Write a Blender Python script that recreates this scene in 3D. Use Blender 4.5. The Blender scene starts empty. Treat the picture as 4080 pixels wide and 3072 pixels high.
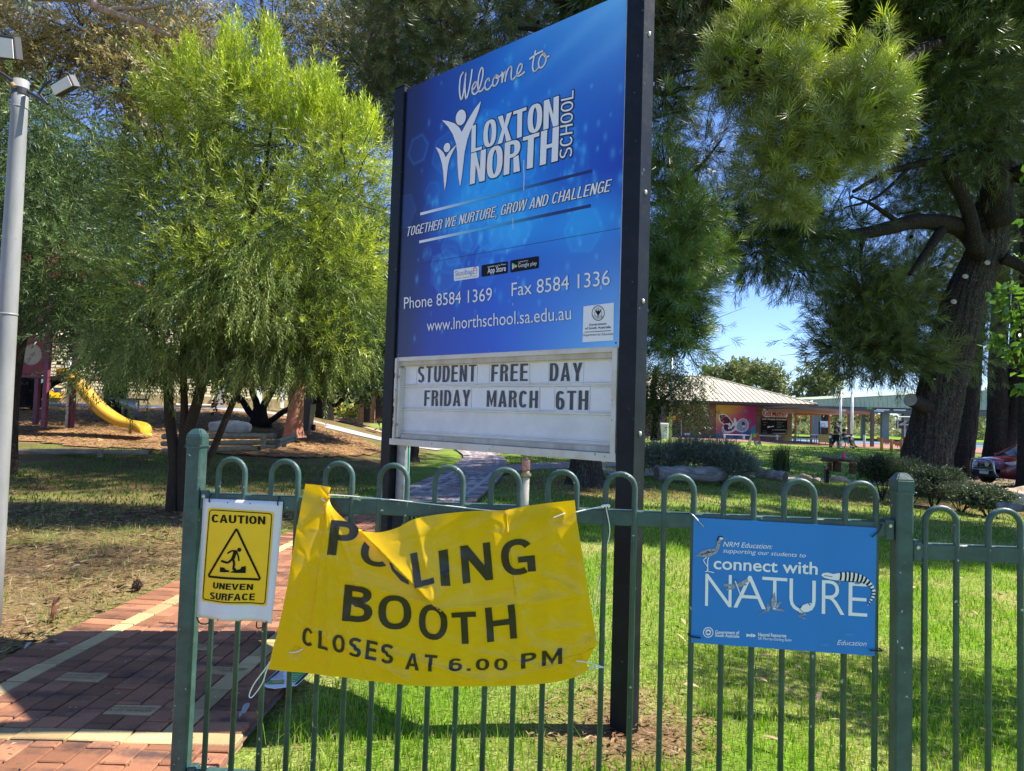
import bpy, bmesh, math, random
import numpy as np
from mathutils import Vector, Matrix
from mathutils.geometry import tessellate_polygon
random.seed(7); rng=np.random.default_rng(11)
SC=bpy.context.scene; COL=SC.collection
# ------------------------------------------------------------------ camera
H=1.38; FPX=2780.0; PITCH=0.0444; ROLL=0.0313; CX,CY=2040.0,1536.0
cp,sp,cr,sr=math.cos(PITCH),math.sin(PITCH),math.cos(ROLL),math.sin(ROLL)
UP0=Vector((0,-sp,cp)); FW=Vector((0,cp,sp)); X0=Vector((1,0,0))
RV=X0*cr+UP0*sr; UV=X0*(-sr)+UP0*cr
cam=bpy.data.cameras.new('camera'); camo=bpy.data.objects.new('camera',cam); COL.objects.link(camo)
cam.sensor_width=36; cam.lens=FPX/4080*36; cam.clip_end=6000; cam.clip_start=0.05
m=Matrix(((RV.x,UV.x,-FW.x,0),(RV.y,UV.y,-FW.y,0),(RV.z,UV.z,-FW.z,H),(0,0,0,1))); camo.matrix_world=m
SC.camera=camo
# ------------------------------------------------------------------ light
SUN_EL=math.radians(54); SD=Vector((math.cos(SUN_EL)*1.0,math.cos(SUN_EL)*0.085,math.sin(SUN_EL))).normalized()
w=bpy.data.worlds.new('World'); SC.world=w; w.use_nodes=True
nt=w.node_tree; bg=nt.nodes['Background']; sky=nt.nodes.new('ShaderNodeTexSky'); sky.sky_type='NISHITA'; sky.sun_disc=False
sky.sun_elevation=SUN_EL; sky.sun_rotation=math.atan2(SD.x,SD.y); sky.altitude=900; sky.air_density=1.0; sky.dust_density=0.0; sky.ozone_density=3.5
tint=nt.nodes.new('ShaderNodeVectorMath'); tint.operation='MULTIPLY'; tint.inputs[1].default_value=(.80,.87,1.10); nt.links.new(sky.outputs[0],tint.inputs[0]); nt.links.new(tint.outputs[0],bg.inputs[0]); bg.inputs[1].default_value=0.102
sl=bpy.data.lights.new('sun','SUN'); sl.energy=5.0; sl.angle=math.radians(0.53); sl.color=(1,0.94,0.85)
so=bpy.data.objects.new('sun',sl); COL.objects.link(so); so.rotation_euler=SD.to_track_quat('Z','Y').to_euler()
SC.view_settings.view_transform='Standard'; SC.view_settings.look='None'; SC.view_settings.gamma=1; SC.view_settings.exposure=1.17
try: SC.view_settings.use_curve_mapping=False
except Exception: pass
SC.render.engine='CYCLES'
# ------------------------------------------------------------------ measuring: pixel of the 4080 x 3072 photo -> ray
def ray(px,py):
    uu=(px-CX)/FPX; vv=(CY-py)/FPX
    return np.array([uu*cr-vv*sr, cp-(uu*sr+vv*cr)*sp, sp+(uu*sr+vv*cr)*cp])
def at(px,py,Y):
    d=ray(px,py); return Vector(d*(Y/d[1])+np.array([0,0,H]))
def project(P):
    P=np.asarray(P,float)-np.array([0,0,H])
    zc=P[...,1]*cp+P[...,2]*sp; yu=-P[...,1]*sp+P[...,2]*cp
    u=P[...,0]/zc; v=yu/zc
    return CX+FPX*(u*cr+v*sr), CY-FPX*(-u*sr+v*cr)
def sm(x,a,b):
    t=np.clip((np.asarray(x,float)-a)/(b-a),0,1); return t*t*(3-2*t)
def terr(x,y):
    x=np.asarray(x,float); y=np.asarray(y,float)
    left=0.075*np.clip(y-10,0,18)*sm(-x,1.5,11)
    right=-0.042*np.clip(x-1.0,0,18)*(1-sm(y,29,40))
    return left+right
def G(px,py):
    d=ray(px,py); t=1.5
    for i in range(4000):
        p=d*t; g=float(terr(p[0],p[1]))
        if H+p[2]<=g: break
        t*=1.004
    return Vector((p[0],p[1],float(terr(p[0],p[1]))))
# ------------------------------------------------------------------ objects
def tag(o,label=None,cat=None,group=None,kind=None):
    if label: o['label']=label
    if cat: o['category']=cat
    if group: o['group']=group
    if kind: o['kind']=kind
    return o
def thing(name,label,cat,loc=(0,0,0),group=None):
    o=bpy.data.objects.new(name,None); COL.objects.link(o); o.location=loc; o.empty_display_size=.1
    return tag(o,label,cat,group)
def link(name,me,parent=None,mat=None,smooth=False):
    if mat is not None:
        me.materials.clear()
        for q in (mat if isinstance(mat,(list,tuple)) else [mat]): me.materials.append(q)
    if smooth: me.polygons.foreach_set('use_smooth',[True]*len(me.polygons))
    o=bpy.data.objects.new(name,me); COL.objects.link(o)
    if parent is not None:
        o.parent=parent
        o.matrix_parent_inverse=WM(parent).inverted()
    return o
def WM(o):
    if o is None: return Matrix()
    b=Matrix.LocRotScale(o.location,o.rotation_euler,o.scale)
    return (WM(o.parent)@o.matrix_parent_inverse@b) if o.parent else b
def mesh(name,V,F,parent=None,mat=None,smooth=False,mi=None):
    me=bpy.data.meshes.new(name); me.from_pydata([tuple(v) for v in V],[],[tuple(f) for f in F])
    if mi is not None: me.polygons.foreach_set('material_index',mi)
    me.update(); return link(name,me,parent,mat,smooth)
def npmesh(name,V,F,col=None,parent=None,mat=None,smooth=False):
    V=np.ascontiguousarray(V,dtype=np.float32); F=np.ascontiguousarray(F,dtype=np.int32)
    me=bpy.data.meshes.new(name); n,k=F.shape
    me.vertices.add(len(V)); me.vertices.foreach_set('co',V.ravel())
    me.loops.add(n*k); me.loops.foreach_set('vertex_index',F.ravel())
    me.polygons.add(n); me.polygons.foreach_set('loop_start',np.arange(0,n*k,k,dtype=np.int32))
    me.update(calc_edges=True)
    if col is not None:
        a=me.color_attributes.new('Col','FLOAT_COLOR','POINT')
        c=np.ones((len(V),4),np.float32); c[:,:3]=col; a.data.foreach_set('color',c.ravel())
    if smooth: me.polygons.foreach_set('use_smooth',np.ones(n,bool))
    me.update(); return link(name,me,parent,mat)
class MB:
    def __init__(s): s.V=[]; s.F=[]
    def add(s,V,F):
        k=len(s.V); s.V+= [tuple(v) for v in V]; s.F+=[tuple(i+k for i in f) for f in F]; return s
    def box(s,c,size,M=None,bev=0.0):
        c=Vector(c); hx,hy,hz=[q/2 for q in size]
        if bev>0:
            b=min(bev,hx*.9,hy*.9,hz*.9); V=[]
            for sx in (-1,1):
                for sy in (-1,1):
                    for sz in (-1,1):
                        V+= [(sx*(hx-b),sy*(hy-b),sz*hz),(sx*(hx-b),sy*hy,sz*(hz-b)),(sx*hx,sy*(hy-b),sz*(hz-b))]
            bm=bmesh.new()
            for v in V: bm.verts.new(v)
            bmesh.ops.convex_hull(bm,input=bm.verts[:]); bm.verts.index_update()
            VV=[v.co.copy() for v in bm.verts]; F=[[v.index for v in f.verts] for f in bm.faces]; bm.free()
        else:
            VV=[Vector((x,y,z)) for x in (-hx,hx) for y in (-hy,hy) for z in (-hz,hz)]
            F=[(0,1,3,2),(4,6,7,5),(0,4,5,1),(2,3,7,6),(0,2,6,4),(1,5,7,3)]
        if M is not None: VV=[M@v for v in VV]
        return s.add([c+v for v in VV],F)
    def tube(s,pts,rad,n=8,cap=True):
        pts=[Vector(p) for p in pts]; N=len(pts)
        if not isinstance(rad,(list,tuple,np.ndarray)): rad=[rad]*N
        up=None; V=[]
        for i,p in enumerate(pts):
            t=(pts[min(i+1,N-1)]-pts[max(i-1,0)]).normalized()
            if up is None:
                up=Vector((0,0,1)) if abs(t.z)<.9 else Vector((1,0,0))
            a=(up-t*up.dot(t)).normalized(); b=t.cross(a); up=a
            for k in range(n):
                th=2*math.pi*k/n; V.append(p+(a*math.cos(th)+b*math.sin(th))*rad[i])
        F=[]
        for i in range(N-1):
            for k in range(n):
                k2=(k+1)%n; F.append((i*n+k,i*n+k2,(i+1)*n+k2,(i+1)*n+k))
        if cap: F.append(tuple(range(n-1,-1,-1))); F.append(tuple((N-1)*n+k for k in range(n)))
        return s.add(V,F)
    def cyl(s,p,q,r,n=10): return s.tube([p,q],r,n)
    def prism(s,pts,off):
        off=Vector(off); P=[Vector(p) for p in pts]; n=len(P)
        tri=tessellate_polygon([P]); 
        V=P+[p+off for p in P]; F=[tuple(t) for t in tri]+[tuple(i+n for i in t[::-1]) for t in tri]+[(i,i+n,(i+1)%n+n,(i+1)%n) for i in range(n)]
        return s.add(V,F)
    def ball(s,c,r,n=10,m=7,sc=(1,1,1)):
        c=Vector(c); V=[];F=[]
        for i in range(m+1):
            ph=math.pi*i/m
            for k in range(n):
                th=2*math.pi*k/n; V.append(c+Vector((math.sin(ph)*math.cos(th)*r*sc[0],math.sin(ph)*math.sin(th)*r*sc[1],math.cos(ph)*r*sc[2])))
        for i in range(m):
            for k in range(n):
                k2=(k+1)%n; F.append((i*n+k,(i+1)*n+k,(i+1)*n+k2,i*n+k2))
        return s.add(V,F)
    def build(s,name,mat,parent=None,smooth=False): return mesh(name,s.V,s.F,parent,mat,smooth)
def smooth_path(pts,k=6):
    P=[Vector(p) for p in pts]; 
    if len(P)<3: return P
    out=[]; Q=[P[0]*2-P[1]]+P+[P[-1]*2-P[-2]]
    for i in range(1,len(Q)-2):
        a,b,c,d=Q[i-1:i+3]
        for j in range(k):
            t=j/k; out.append(0.5*((2*b)+(c-a)*t+(2*a-5*b+4*c-d)*t*t+(3*b-a-3*c+d)*t**3))
    out.append(P[-1]); return out
# ------------------------------------------------------------------ materials
def mat(name,c,rough=.6,noise=0,scale=8,bump=0,bscale=None,metal=0,spec=.5,c2=None,stretch=(1,1,1),trans=0,detail=4,coat=0):
    mt=bpy.data.materials.new(name); mt.use_nodes=True; t=mt.node_tree; N=t.nodes; L=t.links; b=N['Principled BSDF']
    b.inputs['Base Color'].default_value=(*c,1); b.inputs['Roughness'].default_value=rough; b.inputs['Metallic'].default_value=metal
    b.inputs['Specular IOR Level'].default_value=spec
    if coat: b.inputs['Coat Weight'].default_value=coat
    if noise or bump:
        tc=N.new('ShaderNodeTexCoord'); mp=N.new('ShaderNodeMapping'); mp.inputs['Scale'].default_value=stretch; L.new(tc.outputs['Object'],mp.inputs[0])
        nz=N.new('ShaderNodeTexNoise'); nz.inputs['Scale'].default_value=scale; nz.inputs['Detail'].default_value=detail; nz.inputs['Roughness'].default_value=.65; L.new(mp.outputs[0],nz.inputs[0])
        if noise:
            r=N.new('ShaderNodeValToRGB'); lo=tuple(x*(1-noise) for x in c) if c2 is None else c2; hi=tuple(min(1,x*(1+noise)) for x in c) if c2 is None else c
            r.color_ramp.elements[0].position=.32; r.color_ramp.elements[1].position=.68
            r.color_ramp.elements[0].color=(*lo,1); r.color_ramp.elements[1].color=(*hi,1); L.new(nz.outputs[0],r.inputs[0]); L.new(r.outputs[0],b.inputs['Base Color'])
        if bump:
            n2=nz
            if bscale:
                n2=N.new('ShaderNodeTexNoise'); n2.inputs['Scale'].default_value=bscale; n2.inputs['Detail'].default_value=5; L.new(mp.outputs[0],n2.inputs[0])
            bp=N.new('ShaderNodeBump'); bp.inputs['Strength'].default_value=bump; bp.inputs['Distance'].default_value=.02; L.new(n2.outputs[0],bp.inputs['Height']); L.new(bp.outputs[0],b.inputs['Normal'])
    if trans:
        tr=N.new('ShaderNodeBsdfTranslucent'); tr.inputs[0].default_value=(*c,1); mx=N.new('ShaderNodeMixShader'); mx.inputs[0].default_value=trans
        L.new(b.outputs[0],mx.inputs[1]); L.new(tr.outputs[0],mx.inputs[2]); L.new(mx.outputs[0],N['Material Output'].inputs[0])
    return mt
def colmat(name,rough=.5,trans=0,spec=.4,noise=0,scale=20,bump=0,bscale=60,tint=1.3):
    mt=bpy.data.materials.new(name); mt.use_nodes=True; t=mt.node_tree; N=t.nodes; L=t.links; b=N['Principled BSDF']
    at_=N.new('ShaderNodeAttribute'); at_.attribute_name='Col'; src=at_.outputs['Color']
    tc=N.new('ShaderNodeTexCoord')
    if noise:
        nz=N.new('ShaderNodeTexNoise'); nz.inputs['Scale'].default_value=scale; nz.inputs['Detail'].default_value=6; nz.inputs['Roughness'].default_value=.7; L.new(tc.outputs['Object'],nz.inputs[0])
        mr=N.new('ShaderNodeMapRange'); mr.inputs[1].default_value=.3; mr.inputs[2].default_value=.7; mr.inputs[3].default_value=1-noise; mr.inputs[4].default_value=1+noise; L.new(nz.outputs[0],mr.inputs[0])
        mx=N.new('ShaderNodeVectorMath'); mx.operation='SCALE'; L.new(src,mx.inputs[0]); L.new(mr.outputs[0],mx.inputs['Scale']); src=mx.outputs[0]
    L.new(src,b.inputs['Base Color']); b.inputs['Roughness'].default_value=rough; b.inputs['Specular IOR Level'].default_value=spec
    if bump:
        n2=N.new('ShaderNodeTexNoise'); n2.inputs['Scale'].default_value=bscale; n2.inputs['Detail'].default_value=6; L.new(tc.outputs['Object'],n2.inputs[0])
        bp=N.new('ShaderNodeBump'); bp.inputs['Strength'].default_value=bump; bp.inputs['Distance'].default_value=.03; L.new(n2.outputs[0],bp.inputs['Height']); L.new(bp.outputs[0],b.inputs['Normal'])
    if trans:
        tr=N.new('ShaderNodeBsdfTranslucent'); v=N.new('ShaderNodeVectorMath'); v.operation='MULTIPLY'; v.inputs[1].default_value=(tint*1.1,tint*1.15,tint*.7); L.new(src,v.inputs[0]); L.new(v.outputs[0],tr.inputs[0])
        ms=N.new('ShaderNodeMixShader'); ms.inputs[0].default_value=trans; L.new(b.outputs[0],ms.inputs[1]); L.new(tr.outputs[0],ms.inputs[2]); L.new(ms.outputs[0],N['Material Output'].inputs[0])
    return mt
def bark(name,c1,c2,sc=6,stretch=(1,1,.25),bump=.9):
    mt=mat(name,c1,.9,spec=.15); t=mt.node_tree; N=t.nodes; L=t.links; b=N['Principled BSDF']
    tc=N.new('ShaderNodeTexCoord'); mp=N.new('ShaderNodeMapping'); mp.inputs['Scale'].default_value=stretch; L.new(tc.outputs['Object'],mp.inputs[0])
    nz=N.new('ShaderNodeTexNoise'); nz.inputs['Scale'].default_value=sc; nz.inputs['Detail'].default_value=7; L.new(mp.outputs[0],nz.inputs[0])
    vo=N.new('ShaderNodeTexVoronoi'); vo.inputs['Scale'].default_value=sc*1.7; vo.feature='DISTANCE_TO_EDGE'
    mx=N.new('ShaderNodeVectorMath'); mx.operation='MULTIPLY_ADD'; L.new(nz.outputs['Color'],mx.inputs[0]); mx.inputs[1].default_value=(.75,.75,.5); L.new(mp.outputs[0],mx.inputs[2]); L.new(mx.outputs[0],vo.inputs[0])
    r=N.new('ShaderNodeValToRGB'); r.color_ramp.elements[0].color=(*c2,1); r.color_ramp.elements[1].color=(*c1,1); r.color_ramp.elements[1].position=.42; L.new(vo.outputs[0],r.inputs[0])
    ml=N.new('ShaderNodeMix'); ml.data_type='RGBA'; ml.blend_type='MULTIPLY'; ml.inputs[0].default_value=.6; L.new(r.outputs[0],ml.inputs[6]); L.new(nz.outputs['Color'],ml.inputs[7]); 
    mh=N.new('ShaderNodeMix'); mh.data_type='RGBA'; mh.inputs[0].default_value=.5; L.new(r.outputs[0],mh.inputs[6]); L.new(ml.outputs[2],mh.inputs[7]); L.new(mh.outputs[2],b.inputs['Base Color'])
    ad=N.new('ShaderNodeMath'); ad.operation='ADD'; L.new(vo.outputs[0],ad.inputs[0]); L.new(nz.outputs[0],ad.inputs[1])
    bp=N.new('ShaderNodeBump'); bp.inputs['Strength'].default_value=bump; bp.inputs['Distance'].default_value=.06; L.new(ad.outputs[0],bp.inputs['Height']); L.new(bp.outputs[0],b.inputs['Normal'])
    return mt
M={}
M['fence']=mat('fence_green',(.034,.078,.072),.38,.3,14,.08,60)
M['fence_w']=mat('fence_green_scuffed',(.11,.16,.145),.55,.45,55,.1,120,c2=(.034,.088,.078))
M['steel']=mat('galvanised',(.42,.43,.44),.45,.25,18,.05,metal=.7)
M['bolt']=mat('bolt_zinc',(.6,.58,.52),.35,metal=.8)
M['black_post']=mat('black_post_paint',(.007,.009,.013),.42,.35,6,.04,40,spec=.22)
M['white_metal']=mat('white_frame_paint',(.74,.72,.66),.45,.12,9,.03,c2=(.6,.52,.40))
M['rust']=mat('rust_spots',(.30,.11,.04),.9,.5,30)
M['cab_back']=mat('cabinet_back',(.74,.74,.71),.5,.09,5)
M['cab_dirty']=mat('cabinet_dirty',(.62,.57,.46),.6,.35,9,stretch=(1,1,.3),c2=(.42,.36,.26))
M['tile']=mat('letter_tile_plastic',(.76,.76,.75),.3,.04,9)
M['char']=mat('letter_charcoal',(.065,.067,.072),.55,.45,60)
M['white']=mat('print_white',(.85,.85,.85),.4)
M['navy']=mat('print_navy',(.008,.012,.06),.4)
M['black']=mat('print_black',(.006,.006,.007),.5,spec=.15)
M['cyan']=mat('print_cyan',(.35,.62,.80),.4)
M['red']=mat('print_red',(.55,.05,.04),.4)
M['grey']=mat('print_grey',(.25,.26,.28),.45)
M['yel_print']=mat('print_yellow',(.90,.56,.010),.35,.06,6)
M['sheet']=mat('laminated_sheet',(.84,.84,.90),.22,.03,5,trans=.2)
M['signblue']=mat('sign_blue',(.004,.19,.60),.28,.06,3,stretch=(1,1,.2))
M['banner']=mat('banner_yellow',(.98,.60,.004),.27,.03,6,trans=.36,bump=.08,bscale=30)
M['bannerk']=mat('banner_ink',(.02,.018,.012),.3,trans=.08)
M['cord']=mat('white_cord',(.8,.8,.78),.7)
M['tie']=mat('cable_tie',(.012,.012,.014),.4)
M['green_print']=mat('print_green',(.08,.42,.07),.4)
M['rubber']=mat('rubber',(.02,.02,.02),.8)
M['pole']=mat('pole_grey',(.29,.29,.28),.55,.14,7,.05,40,stretch=(1,1,.3),c2=(.21,.215,.21))
M['lens']=mat('lamp_lens',(.66,.62,.52),.3,.06,4)
M['lampbody']=mat('lamp_body',(.03,.032,.037),.45)
def worn(mt,chip=(.42,.45,.40),sc=60,thr=.70,dust=(.20,.22,.19)):
    t=mt.node_tree; N=t.nodes; L=t.links; b=N['Principled BSDF']; src=b.inputs['Base Color'].links[0].from_socket
    g=N.new('ShaderNodeNewGeometry')
    n1=N.new('ShaderNodeTexNoise'); n1.inputs['Scale'].default_value=sc; n1.inputs['Detail'].default_value=3; L.new(g.outputs['Position'],n1.inputs[0])
    r1=N.new('ShaderNodeMapRange'); r1.inputs[1].default_value=thr; r1.inputs[2].default_value=thr+.02; L.new(n1.outputs[0],r1.inputs[0])
    n2_=N.new('ShaderNodeTexNoise'); n2_.inputs['Scale'].default_value=9; n2_.inputs['Detail'].default_value=8; n2_.inputs['Roughness'].default_value=.8; L.new(g.outputs['Position'],n2_.inputs[0])
    r2=N.new('ShaderNodeMapRange'); r2.inputs[1].default_value=.50; r2.inputs[2].default_value=.78; r2.inputs[4].default_value=.6; L.new(n2_.outputs[0],r2.inputs[0])
    m1=N.new('ShaderNodeMix'); m1.data_type='RGBA'; L.new(r2.outputs[0],m1.inputs[0]); L.new(src,m1.inputs[6]); m1.inputs[7].default_value=(*dust,1)
    m2=N.new('ShaderNodeMix'); m2.data_type='RGBA'; L.new(r1.outputs[0],m2.inputs[0]); L.new(m1.outputs[2],m2.inputs[6]); m2.inputs[7].default_value=(*chip,1); L.new(m2.outputs[2],b.inputs['Base Color'])
    r3=N.new('ShaderNodeMapRange'); r3.inputs[3].default_value=.3; r3.inputs[4].default_value=.62; L.new(n2_.outputs[0],r3.inputs[0]); L.new(r3.outputs[0],b.inputs['Roughness'])
worn(M['fence'],dust=(.10,.135,.115)); worn(M['black_post'],(.12,.12,.12),45,.72,(.03,.032,.035)); worn(M['pole'],(.2,.2,.2),25,.70,(.24,.235,.21)); worn(M['white_metal'],(.30,.14,.06),40,.70,(.55,.50,.40))
def smoothshade(o):
    o.data.polygons.foreach_set('use_smooth',[True]*len(o.data.polygons)); return o
# ------------------------------------------------------------------ lettering
_tc={}
def tgeo(s,offset=0.0,spacing=1.0,shear=0.0):
    k=(s,offset,spacing,shear)
    if k in _tc: return _tc[k]
    cu=bpy.data.curves.new('t','FONT'); cu.body=s; cu.size=1; cu.offset=offset; cu.space_character=spacing; cu.shear=shear; cu.resolution_u=4; cu.dimensions='2D'; cu.fill_mode='FRONT' if False else 'BOTH'
    cu.dimensions='2D'; o=bpy.data.objects.new('t',cu); TS.collection.objects.link(o)
    TVL.update(); dg=TVL.depsgraph; e=o.evaluated_get(dg); me=e.to_mesh()
    V=np.array([v.co[:2] for v in me.vertices]).reshape(-1,2); F=[tuple(p.vertices) for p in me.polygons]; e.to_mesh_clear()
    bpy.data.objects.remove(o); bpy.data.curves.remove(cu); _tc[k]=(V,F); return V,F
TS=bpy.data.scenes.new('tmp_text'); TVL=TS.view_layers[0]
CAPH=None
def caph():
    global CAPH
    if CAPH is None: CAPH=float(tgeo('H')[0][:,1].max())
    return CAPH
class Surf:
    """a flat (or gently curved) printed face: pixel -> (u,v) metres on its plane -> 3D point"""
    def __init__(s,O,U,N,depth=None):
        s.O=np.array(O,float); s.U=np.array(U,float)/np.linalg.norm(U); s.N=np.array(N,float)/np.linalg.norm(N); s.depth=depth
        s.W=np.array([0,0,1.0])
    def uv(s,p):
        d=ray(*p); o=np.array([0,0,H]); t=((s.O-o)@s.N)/(d@s.N); q=o+d*t-s.O; return np.array([q@s.U,q@s.W])
    def T(s,uv,off=0.0):
        uv=np.atleast_2d(uv); dd=s.depth(uv) if s.depth else 0
        return s.O+uv[:,:1]*s.U+uv[:,1:2]*s.W+(np.atleast_1d(off+dd)[:,None] if np.ndim(off+dd) else (off+dd))*s.N
    def cut(s,V,F,step):
        bm=bmesh.new(); vs=[bm.verts.new((x,y,0)) for x,y in V]
        for f in F:
            try: bm.faces.new([vs[i] for i in f])
            except ValueError: pass
        lo=V.min(0); hi=V.max(0)
        for ax in (0,1):
            for q in np.arange(math.floor(lo[ax]/step)*step,hi[ax],step):
                n=[0,0,0]; n[ax]=1; c=[0,0,0]; c[ax]=q
                bmesh.ops.bisect_plane(bm,geom=bm.verts[:]+bm.edges[:]+bm.faces[:],plane_co=c,plane_no=n)
        bm.verts.index_update(); V=np.array([v.co[:2] for v in bm.verts]); F=[tuple(v.index for v in f.verts) for f in bm.faces]; bm.free(); return V,F
    def emit(s,V,F,name,mt,parent,off,step=None):
        if step: V,F=s.cut(np.array(V),F,step)
        P=s.T(np.array(V),off)
        o=mesh(name,P,F,parent,mt); return o
    def text(s,txt,bl,br,tl,mt,parent,off=.0015,bold=0,spacing=1,outline=None,omat=None,step=None,name='lettering',shear=0,clip=None):
        a=s.uv(bl); b=s.uv(br); c=s.uv(tl)
        V0,F0=tgeo(txt,bold,spacing,shear); x0,x1=V0[:,0].min(),V0[:,0].max(); ch=caph()
        ex=(b-a)/(x1-x0); ey=(c-a)/ch
        def put(V): return a+(V[:,:1]-x0)*ex+V[:,1:2]*ey
        if outline:
            V1,F1=tgeo(txt,bold+outline,spacing,shear); s.emit(put(V1),F1,'letter_outline',omat or M['navy'],parent,off*.5,step)
        V,F=put(V0),F0
        if clip:
            bm=bmesh.new(); vs=[bm.verts.new((x,y,0)) for x,y in V]
            for f in F: bm.faces.new([vs[i] for i in f])
            p,q=s.uv(clip[0]),s.uv(clip[1]); d=q-p
            bmesh.ops.bisect_plane(bm,geom=bm.verts[:]+bm.edges[:]+bm.faces[:],plane_co=(p[0],p[1],0),plane_no=(-d[1],d[0],0),clear_outer=True)
            bm.verts.index_update(); V=np.array([v.co[:2] for v in bm.verts]); F=[tuple(v.index for v in f.verts) for f in bm.faces]; bm.free()
        return s.emit(V,F,name,mt,parent,off,step)
    def poly(s,pts,mt,parent,off=.0015,name='print',step=None,grow=0):
        U=[s.uv(p) for p in pts]
        if grow:
            c=np.mean(U,0); n=len(U); A=sum(U[i][0]*U[(i+1)%n][1]-U[(i+1)%n][0]*U[i][1] for i in range(n)); W=[]
            for i in range(n):
                e1=U[i]-U[i-1]; e2=U[(i+1)%n]-U[i]; n1=np.array([e1[1],-e1[0]])/(np.linalg.norm(e1)+1e-9); n2=np.array([e2[1],-e2[0]])/(np.linalg.norm(e2)+1e-9)
                nn=(n1+n2); nn/=max(.5,np.linalg.norm(nn)); W.append(U[i]+nn*grow*(1 if A>0 else -1))
            U=W
        tri=tessellate_polygon([[Vector((a[0],a[1],0)) for a in U]])
        return s.emit(U,[tuple(t) for t in tri],name,mt,parent,off,step)
    def strokes(s,lines,wpx,mt,parent,off=.0015,name='print',closed=False,sm_=4):
        V=[];F=[]
        for ln in lines:
            U=[Vector((*s.uv(p),0)) for p in ln]; ppm=FPX/float(np.linalg.norm(s.T([U[0][:2]])[0]-np.array([0,0,H])))
            w_=wpx/ppm/2
            if closed: U=U+[U[0]]
            if sm_ and not closed: U=smooth_path(U,sm_)
            if s.depth is not None:
                D_=[U[0]]
                for q_ in U[1:]:
                    m__=max(1,int((q_-D_[-1]).length/.012)); A__=D_[-1].copy(); D_+=[A__.lerp(q_,j_/m__) for j_ in range(1,m__+1)]
                U=D_
            k=len(V); n=len(U)
            for i,p in enumerate(U):
                t=(U[min(i+1,n-1)]-U[max(i-1,0)]).normalized(); q=Vector((-t.y,t.x,0))*w_
                V+=[(p+q)[:2],(p-q)[:2]]
            F+=[(k+2*i,k+2*i+1,k+2*i+3,k+2*i+2) for i in range(n-1)]
            for p in (U if sm_ else U):   # round joins
                k=len(V); V+=[(p.x+w_*math.cos(a),p.y+w_*math.sin(a)) for a in np.linspace(0,2*math.pi,7)[:-1]]; F.append(tuple(range(k,k+6)))
        # tiny stagger so that joins never share a plane
        P=s.T(np.array(V),off)
        st=np.zeros(len(V)); 
        for j,f in enumerate(F):
            if len(f)==6: st[list(f)]=1
        P=P+s.N*(st[:,None]*1e-4)
        return mesh(name,P,F,parent,mt)
    def ell(s,c,rx,ry,mt,parent,off=.0015,name='print',n=20,sk=0):
        return s.poly([(c[0]+rx*math.cos(a)+sk*ry*math.sin(a),c[1]+ry*math.sin(a)) for a in np.linspace(0,2*math.pi,n+1)[:-1]],mt,parent,off,name)
    def ring(s,c,rx,ry,wd,mt,parent,off=.0015,name='print'):
        return s.strokes([[(c[0]+rx*math.cos(a),c[1]+ry*math.sin(a)) for a in np.linspace(0,2*math.pi,25)]],wd,mt,parent,off,name,sm_=0)

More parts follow.
